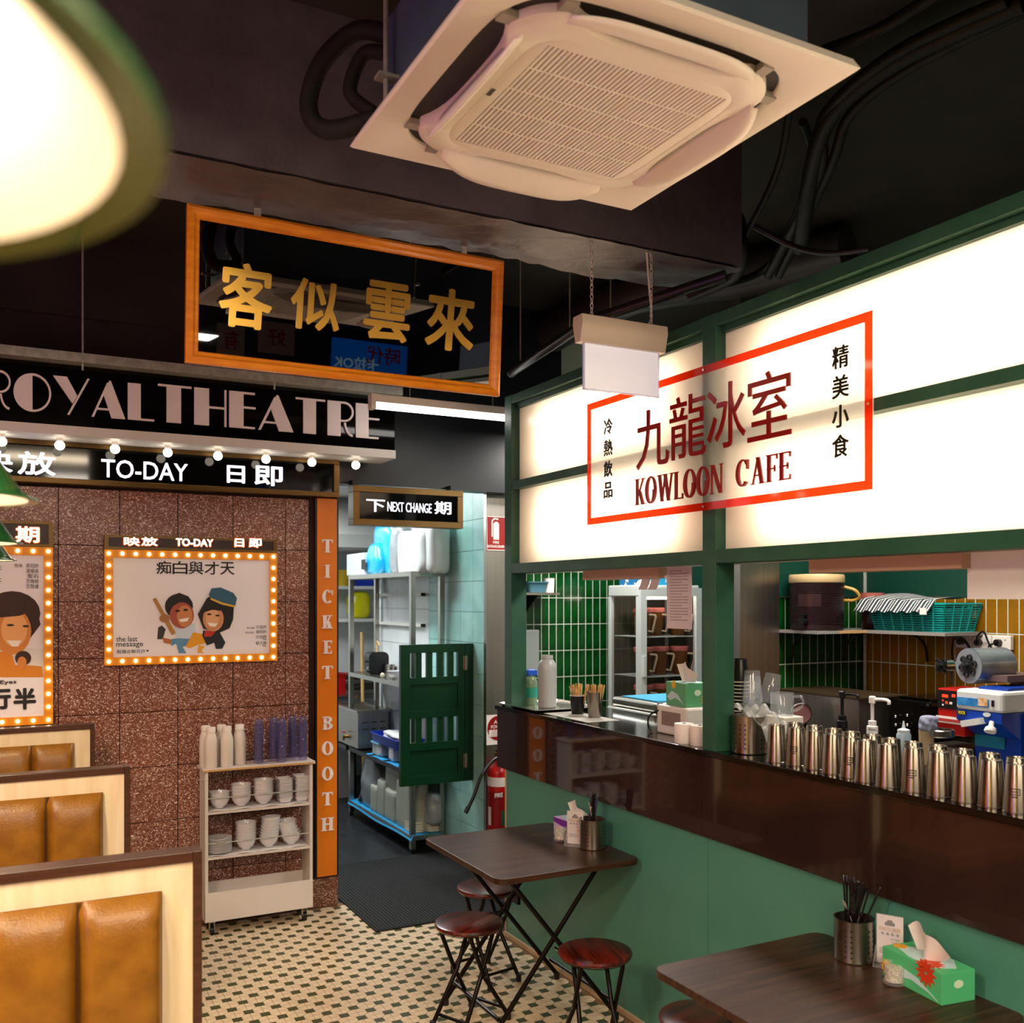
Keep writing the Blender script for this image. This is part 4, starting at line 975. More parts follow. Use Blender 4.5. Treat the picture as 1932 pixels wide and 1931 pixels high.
# ================================================================== BOOTHS
def booth():
    t = thing('booth_seat', 'nearest booth with amber leather backrest and pale maple panel', 'booth', (.447, 2.55, 0), 'booth seats along the terrazzo wall')
    W = 1.45; HT = 1.183; th = .05
    obj('back_panel', MB().box((-W, -.006, .02), (-.012, th-.01, HT-.022)), 'maple', t, world=False)
    obj('edge_trim', MB().box((-.022, -.012, 0), (0, th, HT)), 'walnut_trim', t, world=False, bevel=.002)
    obj('top_trim', MB().box((-W, -.014, HT-.026), (-.022, th, HT)), 'walnut_trim', t, world=False, bevel=.002)
    def cushion(x0, x1):
        def fn(u, v):
            e = lambda s: 1-(abs(2*s-1))**6
            d = .012+.052*(e(u)**.5)*(e(v)**.6)
            return (x0+(x1-x0)*u, -.006-d, .40+.694*v)
        b = MB().grid(fn, 18, 26)
        n = len(b.v)
        me = b.mesh('cushion', 'leather', True); me.set_sharp_from_angle(angle=math.radians(80))
        return link('cushion', me, t, False)
    xs = [-.096, -.289, -.482, -.675, -.868, -1.061, -1.254, -1.44]
    for a, b in zip(xs[1:], xs[:-1]): cushion(a+.002, b-.002)
    obj('cushion_backing', MB().box((-1.44, -.018, .40), (-.097, -.006, 1.092)), 'seam', t, world=False)
    st = obj('seat_pad', MB().box((-1.44, -.50, .36), (-.05, -.03, .47)), 'leather', t, world=False, bevel=.025)
    obj('seat_base', MB().box((-1.44, -.46, 0), (-.05, 0, .36)), 'walnut_trim', t, world=False)
    return t
bt = booth()
dup(bt, (.430, 3.95, 0), label='middle booth with amber leather backrest and walnut trim')
dup(bt, (.415, 5.366, 0), label='farthest booth, its back almost against the terrazzo wall')

# ================================================================== DISH RACK
RX0, RX1, RY0, RY1 = .963, 1.552, 5.38, 5.545
rk = thing('dish_rack', 'narrow white rolling rack with bowls below and cups on top', 'rack', ((RX0+RX1)/2, 5.46, 0))
mat('rack_white', 'd9cfcb', .45); mat('raw_edge', 'c79a62', .6)
obj('side_panel', MB().box((RX0, RY0, .075), (RX0+.016, RY1, .885)), 'rack_white', rk); obj('side_panel', MB().box((RX1-.016, RY0, .075), (RX1, RY1, .885)), 'rack_white', rk)
tp = obj('top_board', MB().box((RX0-.012, RY0-.012, .888), (RX1+.012, RY1, .902)), 'rack_white', rk); obj('top_edge', MB().box((RX0-.010, RY0-.0135, .888), (RX1, RY0-.012, .898)), 'raw_edge', rk)
SH = [.668, .424]
for z in SH:
    obj('shelf', MB().box((RX0+.016, RY0+.002, z-.014), (RX1-.016, RY1, z)), 'rack_white', rk)
    def liner(u, v, z=z): return (RX0+.02+u*(RX1-RX0-.04), RY0+.0+v*(RY1-RY0), z+.002+.003*math.sin(u*23)*(1-v)**3)
    obj('shelf_liner', MB().grid(liner, 40, 6), 'poster_paper', rk, True)
    obj('guard_rail', MB().cyl((RX0+.01, RY0+.006, z+.072), (RX1-.01, RY0+.006, z+.072), .003, 8), 'galvanised', rk, True)
obj('bottom_board', MB().box((RX0+.016, RY0, .075), (RX1-.016, RY1, .09)), 'rack_white', rk)
obj('kick_board', MB().box((RX0, RY0-.006, .078), (RX1, RY0+.006, .232)), 'rack_white', rk)
obj('back_rail', MB().box((RX0+.016, RY1-.012, .09), (RX1-.016, RY1, .25)), 'rack_white', rk)
obj('hook', MB().tube([(RX0, RY0+.04, .84), (RX0-.03, RY0+.04, .842), (RX0-.032, RY0+.06, .84), (RX0, RY0+.06, .838)], .002, 6), 'galvanised', rk, True)
def caster(x, y):
    c = obj('caster', MB().cyl((x-.010, y, .024), (x+.010, y, .024), .024, 16), 'black_plastic', rk, True)
    obj('caster_fork', MB().box((x-.014, y-.012, .03), (x-.011, y+.012, .07)).box((x+.011, y-.012, .03), (x+.014, y+.012, .07)).box((x-.018, y-.018, .068), (x+.018, y+.018, .075)), 'galvanised', c)
for x in (RX0+.04, RX1-.04):
    for y in (RY0+.03, RY1-.03): caster(x, y)
# crockery
bowl_prof = [(.0, .004), (.022, .0), (.024, .006), (.040, .018), (.050, .038), (.0525, .052), (.0565, .0545), (.0565, .0565), (.0525, .0565), (.048, .040), (.038, .021), (.02, .010), (.0, .009)]
me_bowl = MB().lathe([(max(r, 1e-4), z) for r, z in bowl_prof], 28).mesh('bowl', 'porcelain', True)
def set_item(me, name, loc, label, cat, group, rot=(0, 0, 0), s=1):
    o = link(name, me); o.location = loc; o.rotation_euler = rot; o.scale = (s, s, s); return tag(o, label, cat, group)
RYc = RY0+.075
def bowl_stack(x, z, n, where, lean=0, s=1.0):
    for k in range(n):
        set_item(me_bowl, 'bowl', (x+lean*k*.004, RYc, z+.006+k*.0158*s), 'white bowl, %s from the bottom of the %s' % (ORD[k], where), 'bowl', 'bowls on the rolling rack', (0, -lean*.02*k, k*.7), s)
def rx(u): return PY(u, 1500, RYc).x
bowl_stack(rx(414), SH[0], 3, 'short bowl stack on the rack top shelf')
bowl_stack(rx(455), SH[0], 5, 'five-bowl stack on the rack top shelf')
bowl_stack(rx(497), SH[0], 6, 'tallest bowl stack on the rack top shelf')
bowl_stack(rx(464), SH[1], 7, 'straight bowl stack beside the plates', s=1.0)
bowl_stack(rx(507), SH[1], 8, 'middle bowl stack on the lower shelf', lean=.5)
bowl_stack(rx(549), SH[1], 6, 'leaning stack on the lower shelf', lean=-1.2)
def sq_dish():
    lo = [(round_rect(-.028, -.036, .028, .036, .008), 0), (round_rect(-.037, -.046, .037, .046, .010), .022), (round_rect(-.041, -.050, .041, .050, .011), .0235), (round_rect(-.040, -.049, .040, .049, .011), .0255), (round_rect(-.035, -.044, .035, .044, .009), .022), (round_rect(-.027, -.035, .027, .035, .008), .003)]
    b = MB(); n = len(lo[0][0])
    for p, z in lo: b.v += [(x, y, z) for x, y in p]
    for i in range(len(lo)-1):
        for k in range(n): j = (k+1) % n; b.f.append((i*n+k, i*n+j, (i+1)*n+j, (i+1)*n+k))
    b.f.append(tuple(n-1-k for k in range(n))); b.f.append(tuple((len(lo)-1)*n+k for k in range(n)))
    return b.mesh('square_dish', 'porcelain')
me_sqd = sq_dish()
for x, n, wh in ((rx(536), 12, 'square-dish stack beside the tallest bowls'), (rx(567), 13, 'square-dish stack at the rack end')):
    for k in range(n): set_item(me_sqd, 'square_dish', (x, RYc, SH[0]+.006+k*.0098), 'white square dish, %s from the bottom of the %s' % (ORD[k], wh), 'dish', 'square dishes on the rolling rack', (0, 0, .02*math.sin(k*2)))
me_plate = MB().lathe([(1e-4, .003), (.045, 0), (.05, .002), (.073, .0095), (.077, .0105), (.077, .0145), (.073, .0145), (.048, .005), (1e-4, .005)], 32).mesh('plate', 'porcelain', True)
for k in range(10): set_item(me_plate, 'plate', (rx(413), RYc, SH[1]+.006+k*.0078), 'white plate, %s from the bottom of the plate stack' % ORD[k], 'plate', 'plates on the rolling rack', s=.9)
# milky squeeze bottles on the rack
mat('milky_plastic', 'ece2d8', .35, trans=.12); mat('cap_white', 'e8e2dc', .4)
me_bottle = MB().lathe([(1e-4, 0), (.030, 0), (.033, .004), (.033, .135), (.031, .155), (.024, .178), (.020, .186)], 24).mesh('bottle_body', 'milky_plastic', True)
me_cap = MB().lathe([(.0235, .184), (.0235, .212), (.022, .214), (1e-4, .214)], 20).mesh('cap', 'cap_white', True)
def bottle(loc, label, group='milky bottles on the rolling rack', s=1):
    t = thing('milky_bottle', label, 'bottle', loc, group); t.scale = (s, s, s)
    link('bottle_body', me_bottle, t, False); link('cap', me_cap, t, False); return t
for u, y, lab in ((388, .12, 'milky bottle at the back corner of the rack top'), (398, .045, 'milky bottle at the front corner of the rack top'), (418, .12, 'milky bottle behind the middle of the rack bottles'),
                  (428, .045, 'second milky bottle along the rack front edge'), (452, .09, 'milky bottle nearest the purple tumblers')):
    Y = RY0+y; bottle((PY(u, 1448, Y).x, Y, .902), lab, s=1.03)
# purple tumblers nested in five stacks
tum = thin_clear('tumbler_plastic', '8e8ab4', .30, .08, .3, filt='cfcbe6')
me_tum = MB().lathe([(.019, .001), (.0205, .004), (.0245, .050), (.0262, .076), (.0270, .078), (.0270, .0795), (.0250, .079)], 20).mesh('tumbler', tum, True)
for s, (u, y) in enumerate(((488, .06), (516, .10), (532, .04), (552, .12), (571, .06))):
    Y = RY0+y; x = PY(u, 1440, Y).x
    for k in range(7):
        o = set_item(me_tum, 'tumbler', (x, Y, .902+.085+k*.0272), 'purple tumbler, %s from the bottom of the %s stack from the milky bottles' % (ORD[k], ORD[s]), 'tumbler', 'purple plastic tumblers', (PI, 0, 0))

# ================================================================== FOLDING TABLES AND STOOLS
def folding_table(y0, y1, label):
    TZ = .72; x0, x1 = 1.712, 2.392
    t = thing('folding_table', label, 'table', ((x0+x1)/2, (y0+y1)/2, 0), 'dark folding tables at the counter')
    W, L = (x1-x0)/2, (y1-y0)/2
    b = MB().prism(round_rect(-W, -L, W, L, .045, 6), (0, 0, TZ-.024), (1, 0, 0), (0, 1, 0), .024)
    obj('table_top', b, 'table_wood', t, world=False, bevel=.002)
    obj('under_frame', MB().box((-W+.10, -L+.10, TZ-.045), (W-.10, -L+.12, TZ-.024)).box((-W+.10, L-.12, TZ-.045), (W-.10, L-.10, TZ-.024)), 'dark_metal', t, world=False)
    for s in (-1, 1):
        y = s*(L-.13); yi = s*(L-.155)
        obj('leg', MB().tube([(-W+.12, y, TZ-.03), (-W+.125, y, TZ-.06), (W-.05, y, .03), (W-.045, y, .004)], .0105, 10), 'dark_metal', t, True, False)
        obj('leg', MB().tube([(W-.12, yi, TZ-.03), (W-.125, yi, TZ-.06), (-W+.05, yi, .03), (-W+.045, yi, .004)], .0105, 10), 'dark_metal', t, True, False)
        obj('pivot', MB().cyl((0, y-s*.0-.02, TZ/2-.005), (0, y+.012, TZ/2-.005), .006, 8), 'chrome', t, True, False)
        for xx in (W-.045, -W+.045):
            obj('foot_cap', MB().cyl((xx, y if xx > 0 else yi, 0), (xx, y if xx > 0 else yi, .03), .014, 10), 'black_plastic', t, True, False)
    obj('stretcher', MB().cyl((W-.08, -L+.13, .10), (W-.08, L-.13, .10), .009, 8), 'dark_metal', t, True, False)
    obj('stretcher', MB().cyl((-W+.08, -L+.155, .10), (-W+.08, L-.155, .10), .009, 8), 'dark_metal', t, True, False)
    obj('latch', MB().box((.06, L-.175, .40), (.075, L-.115, .46)), 'dark_metal', t, world=False)
    return t
folding_table(3.375, 4.14, 'dark wood folding table with the purple tissue box by the doorway')
folding_table(1.62, 2.372, 'dark wood folding table with the green tissue box, cut by the frame')
def stool():
    t = thing('folding_stool', 'red-brown round stool under the table corner nearest the floor mat', 'stool', (1.768, 3.763, 0), 'round folding stools')
    R = .147; Z = .44
    obj('seat', MB().lathe([(1e-4, Z-.026), (R-.014, Z-.026), (R-.004, Z-.022), (R, Z-.013), (R-.003, Z-.004), (R-.016, Z), (1e-4, Z)], 44), 'stool_wood', t, True, False)
    obj('seat_band', MB().lathe([(R-.02, Z-.032), (R-.012, Z-.030), (R-.010, Z-.026)], 32), 'dark_metal', t, True, False)
    for s in (-1, 1):
        yo = s*.085; yi = s*.068
        obj('leg', MB().tube([(-.085, yo, Z-.03), (-.082, yo, Z-.05), (0, yo, .22), (.135, yo*1.25, .02), (.137, yo*1.25, .004)], .0095, 10), 'dark_metal', t, True, False)
        obj('leg', MB().tube([(.085, yi, Z-.03), (.082, yi, Z-.05), (0, yi, .22), (-.135, yi*1.25, .02), (-.137, yi*1.25, .004)], .0095, 10), 'dark_metal', t, True, False)
        for xx, yy in ((.137, yo*1.25), (-.137, yi*1.25)):
            obj('foot_cap', MB().cyl((xx, yy, 0), (xx, yy, .035), .0125, 10), 'black_plastic', t, True, False)
        obj('pivot', MB().cyl((0, s*.060, .22), (0, s*.094, .22), .005, 8), 'chrome', t, True, False)
    obj('stretcher', MB().cyl((.112, -.10, .058), (.112, .10, .058), .007, 8), 'dark_metal', t, True, False)
    obj('stretcher', MB().cyl((-.112, -.083, .058), (-.112, .083, .058), .007, 8), 'dark_metal', t, True, False)
    return t
s0 = stool(); s0.rotation_euler.z = math.radians(24)
dup(s0, (2.066, 4.19, 0), math.radians(100), 'red-brown round stool at the far side of the purple tissue table')
dup(s0, (2.062, 3.225, 0), math.radians(75), 'red-brown round stool in front of the green counter panel')
dup(s0, (2.05, 2.545, 0), math.radians(20), 'red-brown round stool tucked at the green tissue table, cut off below')

# ================================================================== DOOR MAT, SALOON DOOR, EXTINGUISHER
mt = thing('door_mat', 'black ribbed rubber mat at the kitchen doorway', 'mat', (2.3, 5.6, 0))
obj('mat_sheet', MB().prism(round_rect(1.80, 5.02, 2.83, 6.40, .02), (0, 0, .001), (1, 0, 0), (0, 1, 0), .007), 'rubber_mat', mt)
for k in range(50):
    x = 1.815+.02*k
    obj('rib', MB().box((x, 5.03, .0075), (x+.009, 6.39, .011)), 'rubber_mat', mt)
mat('saloon_green', '072e18', .3, var=(4, '09361d', 3))
sd = thing('saloon_door', 'dark green half-height swing door with slatted openings', 'door', (2.84, 6.02, .577))
dx0, dx1, dz0, dz1, dy = 2.324, 2.79, .577, 1.5135, 6.02
st_ = .066
def rail(z0, z1): obj('rail', MB().box((dx0+st_, dy-.016, z0), (dx1-.05, dy+.016, z1)), 'saloon_green', sd)
obj('stile', MB().box((dx0, dy-.018, dz0), (dx0+st_, dy+.018, dz1)), 'saloon_green', sd, bevel=.002); obj('stile', MB().box((dx1-.05, dy-.018, dz0), (dx1, dy+.018, dz1)), 'saloon_green', sd, bevel=.002)
H_ = dz1-dz0
zz = [0, .062, .245, .30, .475, .525, .715, .765, .94, 1.0]
for a, b in ((0, 1), (2, 3), (4, 5), (6, 7), (8, 9)): rail(dz0+H_*zz[a], dz0+H_*zz[b])
for a, b in ((1, 2), (5, 6)):
    obj('recessed_panel', MB().box((dx0+st_, dy-.004, dz0+H_*zz[a]), (dx1-.05, dy+.006, dz0+H_*zz[b])), 'saloon_green', sd)
for a, b in ((3, 4), (7, 8)):
    for k in range(4):
        x = dx0+st_+(dx1-.05-dx0-st_)*(k*2+1.1)/9
        obj('slat', MB().box((x, dy-.01, dz0+H_*zz[a]), (x+.043, dy+.01, dz0+H_*zz[b])), 'saloon_green', sd)
obj('hinge_post', MB().box((dx1+.003, dy-.02, dz0), (2.852, dy+.02, dz1)), 'saloon_green', sd, bevel=.002)
for z in (dz0+.14, dz1-.13):
    h = obj('hinge', MB().cyl((dx1+.002, dy-.026, z-.05), (dx1+.002, dy-.026, z+.05), .008, 10), 'steel', sd, True)
    obj('hinge_leaf', MB().box((dx1-.014, dy-.021, z-.045), (dx1+.018, dy-.018, z+.045)), 'steel', h)
fe = PY(941, 1500, 5.715); fx = fe.x
fz0, fz1 = PY(941, 1600, 5.715).z, PY(941, 1440, 5.715).z
fz0 = fz1-.56
fx_ = thing('fire_extinguisher', 'red fire extinguisher with white band hanging on the steel pillar', 'extinguisher', (fx, 5.715, fz0))
obj('cylinder', MB().lathe([(1e-4, fz0), (.07, fz0), (.075, fz0+.01), (.075, fz1-.06), (.06, fz1-.02), (.03, fz1), (.02, fz1+.03)], 28, (fx, 5.715, 0)), 'red_paint', fx_, True)
obj('white_band', MB().lathe([(.0758, fz1-.145), (.0758, fz1-.085)], 28, (fx, 5.715, 0)), 'cap_white', fx_, True)
obj('valve', MB().box((fx-.02, 5.69, fz1+.02), (fx+.02, 5.74, fz1+.07)), 'brass', fx_, bevel=.004)
obj('handle', MB().box((fx-.015, 5.62, fz1+.075), (fx+.015, 5.735, fz1+.085)).box((fx-.012, 5.61, fz1+.045), (fx+.012, 5.695, fz1+.053)), 'black_plastic', fx_)
hp = [(fx-.02, 5.695, fz1+.04), PY(925, 1440, 5.68), PY(908, 1465, 5.65), PY(893, 1505, 5.64), PY(880, 1532, 5.64)]
obj('discharge_hose', MB().tube(bez(hp), .011, 10), 'black_plastic', fx_, True)
obj('nozzle', MB().cyl(PY(884, 1523, 5.64), PY(878, 1535, 5.64), .014, 10), 'black_plastic', fx_, True)
lb = PY(924, 1500, 5.635)
obj('label_plate', MB().grid(lambda u, v: (fx+.0757*math.cos(PI*(.95+.8*u)), 5.715+.0757*math.sin(PI*(.95+.8*u)), fz1-.40+.22*v), 12, 1), mat('label_red', '8c0d0d', .4), fx_, True)
obj('label_white', MB().grid(lambda u, v: (fx+.0763*math.cos(PI*(1.0+.12*u)), 5.715+.0763*math.sin(PI*(1.0+.12*u)), fz1-.40+.12*v), 6, 1), 'cap_white', fx_, True)
obj('label_green', MB().grid(lambda u, v: (fx+.0763*math.cos(PI*(1.42+.25*u)), 5.715+.0763*math.sin(PI*(1.42+.25*u)), fz1-.40+.10*v), 8, 1), 'green_frame', fx_, True)
wall_text('FIRE', 933, 948, 1497, 1505, 5.634, 'cap_white', fx_, .04)
# wall signs on the pillar
def plate(name, label, u0, u1, vt, vb, Y, m, extra):
    a = PY(u0, vt, Y); b = PY(u1, vb, Y); z1_ = PY((u0+u1)/2, vt, Y).z; z0_ = PY((u0+u1)/2, vb, Y).z
    t = thing(name, label, 'sign', ((a.x+b.x)/2, Y, z0_))
    obj('plate', MB().box((a.x, Y, z0_), (b.x, Y+.004, z1_)), m, t); extra(t, a.x, z0_, b.x-a.x, z1_-z0_, Y); return t
def fire_art(t, x, z, w_, h_, Y):
    for q in (((.0, 0), (.02, 1)), ((.0, 0), (1, .02)), ((.0, .98), (1, 1)), ((.98, 0), (1, 1))):
        obj('white_edge', MB().box((x+w_*q[0][0], Y-.001, z+h_*q[0][1]), (x+w_*q[1][0], Y, z+h_*q[1][1])), 'cap_white', t)
    body = [(.30, .32), (.62, .32), (.62, .80), (.55, .86), (.40, .86), (.38, .82), (.38, .42), (.30, .42)]
    obj('pictogram', MB().prism([(a*w_, b*h_) for a, b in [(.36, .32), (.66, .32), (.66, .78), (.58, .84), (.44, .84), (.36, .78)]], (x, Y, z), FX, FZ, .001), 'cap_white', t)
    obj('pictogram', MB().prism([(a*w_, b*h_) for a, b in [(.26, .40), (.32, .40), (.32, .86), (.42, .92), (.62, .90), (.62, .94), (.40, .96), (.26, .88)]], (x, Y, z), FX, FZ, .001), 'cap_white', t)
    text('lettering', 'FIRE', (x+w_*.34, Y, z+h_*.20), FX, FZ, w_*.32, h_*.075, 'cap_white', t, .001, .03)
    text('lettering', 'EXTINGUISHER', (x+w_*.04, Y, z+h_*.08), FX, FZ, w_*.92, h_*.075, 'cap_white', t, .001, .03)
plate('extinguisher_sign', 'red sign with white pictogram reading FIRE EXTINGUISHER', 918.5, 953, 975, 1039, 5.795, 'label_red', fire_art)
def pow_art(t, x, z, w_, h_, Y):
    obj('red_disc', MB().prism(ell(w_*.5, h_*.55, w_*.47, h_*.42, 28), (x, Y, z), FX, FZ, .001), 'label_red', t)
    obj('white_field', MB().prism(_q(w_*.1, h_*.27, w_*.9, h_*.50), (x, Y-.001, z), FX, FZ, .001), 'cap_white', t)
    text('lettering', 'ABE', (x+w_*.3, Y-.001, z+h_*.70), FX, FZ, w_*.4, h_*.12, 'cap_white', t, .001, .03)
    text('lettering', 'POWDER', (x+w_*.18, Y-.001, z+h_*.54), FX, FZ, w_*.64, h_*.12, 'cap_white', t, .001, .03)
    for k, s in enumerate(('TO BE USED ON', 'WOOD PAPER', 'LIQUIDS')): text('lettering', s, (x+w_*.2, Y-.002, z+h_*(.44-.07*k)), FX, FZ, w_*.6, h_*.04, 'label_red', t, .001, .02)
plate('powder_sign', 'white square sign with red disc above the fire extinguisher', 918, 962, 1349, 1405, 5.795, 'cap_white', pow_art)
# ================================================================== KITCHEN
def bag(name, label, c, size, m, cat='bag', wr=.06, seed=1, group=None, ex=3.0, nu=28, nv=18, taper=0.0, sub=None):
    """soft filled bag: rounded block with creases"""
    r_ = random.Random(seed); ph = [r_.uniform(0, 6.3) for _ in range(8)]
    def fn(u, v):
        th = 2*PI*u; f = PI*v
        p = [math.cos(th)*math.sin(f), math.sin(th)*math.sin(f), -math.cos(f)]
        k = (abs(p[0])**ex+abs(p[1])**ex+abs(p[2])**(ex*1.6))**(-1/ex)
        w_ = 1+wr*(math.sin(5*th+ph[0]+3*f)*.5+math.sin(9*th-5*f+ph[1])*.35+math.sin(7*f+ph[2]+2*th)*.35)
        tz = 1-taper*max(0, p[2]*k)
        return (c[0]+size[0]/2*p[0]*k*w_*tz, c[1]+size[1]/2*p[1]*k*w_*tz, c[2]+size[2]/2*(1+p[2]*k))
    o = obj(name, MB().grid(fn, nu, nv), m, None, True)
    o.data.set_sharp_from_angle(angle=math.radians(170))
    return tag(o, label, cat, group)
ks = thing('kitchen_shelving', 'tall stainless four-tier kitchen shelving against the aqua wall', 'shelving', (2.7, 7.15, 0))
kx0, kx1, ky0, ky1 = 2.575, 2.835, 6.45, 7.86
LV = [2.015, 1.205, .580, .127]
for x in (kx0, kx1-.036):
    for y in (ky0, ky1-.036): obj('leg', MB().box((x, y, .03), (x+.036, y+.036, LV[0]-.03)), 'steel', ks); obj('foot', MB().cyl((x+.018, y+.018, 0), (x+.018, y+.018, .03), .014, 10), 'black_plastic', ks, True)
for k, z in enumerate(LV):
    obj('shelf', MB().box((kx0-.002, ky0-.002, z-.034), (kx1, ky1, z)), 'steel' if k != 2 else 'dark_metal', ks)
mat('blue_mesh', '1596cf', .6, bump=(200, .5)); mat('carton', 'b9bfc6', .7); mat('blue_bag', '1c93c8', .25); mat('white_bag', 'e9efec', .35, trans=.15)
mat('yellow_bag', 'e6df10', .3, trans=.15); mat('deep_blue', '0b36b4', .35); mat('clear_box', 'cfd9d8', .25, trans=.5); mat('pale_plastic', 'c9cbb9', .3, trans=.35); mat('paper_cream', 'd6cbb0', .7)
def K(u, v, X): return PX(u, v, X)
def kbox(name, label, cat, u0, u1, vt, X0, X1, z0, m, group=None, bevel=.006):
    ya = PX(u0, 1130, X0).y; yb = PX(u1, 1130, X0).y; zt = PX((u0+u1)/2, vt, X0).z
    o = obj(name, MB().box((X0, yb, z0), (X1, ya, zt)), m, None, bevel=bevel); return tag(o, label, cat, group)
cb = kbox('carton', 'grey carton at the far end of the top kitchen shelf', 'box', 654, 686, 1045, 2.60, 2.79, LV[0], 'carton')
obj('carton_print', MB().box((2.598, 7.50, 2.06), (2.5995, 7.60, 2.14)), 'ink', cb)
def kbag(name, label, u0, u1, vt, X, dx, z0, m, seed, cat='bag', group=None, wr=.06, ex=3.0, taper=0):
    ya = PX(u0, 1130, X).y; yb = PX(u1, 1130, X).y; zt = PX((u0+u1)/2, vt, X).z
    return bag(name, label, (X+dx/2, (ya+yb)/2, z0), (dx, abs(ya-yb), zt-z0), m, cat, wr, seed, group, ex, taper=taper)
kbag('blue_pack', 'glossy blue plastic pack leaning beside the carton', 684, 712, 1027, 2.62, .15, LV[0], 'blue_bag', 3, ex=4, taper=.35)
kbag('blue_pack', 'taller glossy blue plastic pack on the top kitchen shelf', 700, 738, 992, 2.68, .13, LV[0], 'blue_bag', 5, ex=4)
kbag('lid_bag', 'clear bag of dark lids between blue and white packs', 730, 752, 992, 2.64, .14, LV[0], mat('smoky_bag', '9aa0a4', .2, trans=.4), 6, wr=.12)
kbag('cup_pack', 'fat white pack of foam cups on the top shelf', 744, 794, 1004, 2.62, .18, LV[0], 'white_bag', 7, ex=5, wr=.02)
kbag('cup_pack', 'slimmer white pack of foam cups at the shelf end', 784, 812, 992, 2.66, .17, LV[0], 'white_bag', 8, ex=5, wr=.025)
# second tier
ts = thing('toaster', 'black two-slice toaster on the kitchen shelf', 'toaster', (2.70, 7.52, LV[1]))
tb_ = MB().prism(round_rect(-.085, 0, .085, .17, .045, 6), (0, -.06, .012), FX, FZ, -.12)
obj('body', tb_, 'black_plastic', ts, True, False); obj('base', MB().box((-.075, -.055, 0), (.075, .055, .014)), 'black_plastic', ts, world=False)
obj('slot_plate', MB().box((-.05, -.03, .178), (.05, .03, .183)), 'steel', ts, world=False); obj('lever', MB().box((-.10, -.02, .10), (-.085, .02, .112)), 'black_plastic', ts, world=False)
obj('dial', MB().cyl((-.085, -.03, .05), (-.092, -.03, .05), .012, 12), 'steel', ts, True, False)
tg = tag(obj('wooden_tongs', MB().tube(bez([(2.70, 7.50, 1.36), (2.70, 7.51, 1.44), (2.70, 7.50, 1.47), (2.71, 7.48, 1.44)]), .008, 8), 'stick_wood', None, True), 'wooden tongs sticking up behind the toaster', 'tongs')
bw = set_item(me_bowl, 'bowl', (2.665, 7.02, LV[1]+.001), 'white footed bowl beside the toaster', 'bowl', None, s=1.05)
for k, (u, h_, m, lab) in enumerate(((722, .07, 'black_plastic', 'black spice jar behind the footed bowl'), (731, .085, 'steel', 'steel shaker with long neck behind the footed bowl'), (741, .09, 'steel', 'wide steel shaker behind the footed bowl'), (748, .08, 'chrome', 'bright steel tin behind the footed bowl'))):
    y = PX(u, 1130, 2.76).y
    j = tag(obj('shaker', MB().lathe([(1e-4, 0), (.024, 0), (.026, .004), (.026, h_*.8), (.02, h_*.9), (.02, h_), (1e-4, h_)], 16, (2.76, y, LV[1])), m, None, True), lab, 'shaker', 'shakers on the kitchen shelf')
tag(obj('wooden_ball', MB().sphere((2.62, 7.16, LV[1]+.018), .018, 14, 10, 1.1), 'paper_cream', None, True), 'pale wooden ball lying before the shakers', 'ball')
# third tier
bm3 = thing('bain_marie', 'stainless counter-top bain-marie with slotted front', 'bain-marie', (2.70, 7.9, LV[2]))
by0, by1, bz1 = 7.60, 8.30, .905
obj('tank', MB().box((2.57, by0, LV[2]+.012), (2.838, by1, bz1-.02)), 'steel_brushed', bm3)
for a, b in (((2.555, by0-.015), (2.60, by1)), ((2.815, by0-.015), (2.845, by1)), ((2.60, by0-.015), (2.815, by0+.03)), ((2.60, by1-.05), (2.815, by1))):
    obj('rim', MB().box((a[0], a[1], bz1-.02), (b[0], b[1], bz1)), 'steel', bm3)
obj('well', MB().box((2.60, by0+.03, bz1-.02), (2.815, by1-.05, bz1-.016)), mat('dark_steel', '5b564c', .4, metal=1), bm3)
for i in range(3):
    for j in range(2):
        obj('slot', MB().box((2.61+.075*i, by0-.004, .80-.055*j), (2.655+.075*i, by0, .808-.055*j)), 'ac_shadow', bm3)
obj('tap', MB().cyl((2.53, by0+.28, .66), (2.57, by0+.28, .66), .014, 10).cyl((2.54, by0+.28, .63), (2.54, by0+.28, .67), .010, 8), 'brass', bm3, True)
obj('tap_lever', MB().box((2.525, by0+.25, .695), (2.545, by0+.31, .705)), 'red_paint', bm3)
tag(obj('prep_bench', MB().box((2.56, 7.88, .546), (2.838, 8.5, .58)).box((2.57, 8.42, 0), (2.60, 8.45, .546)).box((2.80, 8.42, 0), (2.83, 8.45, .546)), 'dark_metal', None), 'low dark bench holding the back of the bain-marie', 'bench')
def open_tub(name, label, x0, x1, y0, y1, z0, h_, m, cat, fl=.012):
    lo = [(round_rect(x0+fl, y0+fl, x1-fl, y1-fl, .02), z0), (round_rect(x0, y0, x1, y1, .025), z0+h_), (round_rect(x0-.008, y0-.008, x1+.008, y1+.008, .03), z0+h_), (round_rect(x0-.008, y0-.008, x1+.008, y1+.008, .03), z0+h_-.008), (round_rect(x0-.001, y0-.001, x1+.001, y1+.001, .025), z0+h_-.009)]
    b = MB(); n = len(lo[0][0])
    for p, z in [lo[0], lo[1], lo[2], lo[3]]: b.v += [(x, y, z) for x, y in p]
    for i in range(3):
        for k in range(n): j = (k+1) % n; b.f.append((i*n+k, i*n+j, (i+1)*n+j, (i+1)*n+k))
    b.f.append(tuple(n-1-k for k in range(n)))
    return tag(obj(name, b, m, None, True), label, cat)
tubz = LV[2]+.112
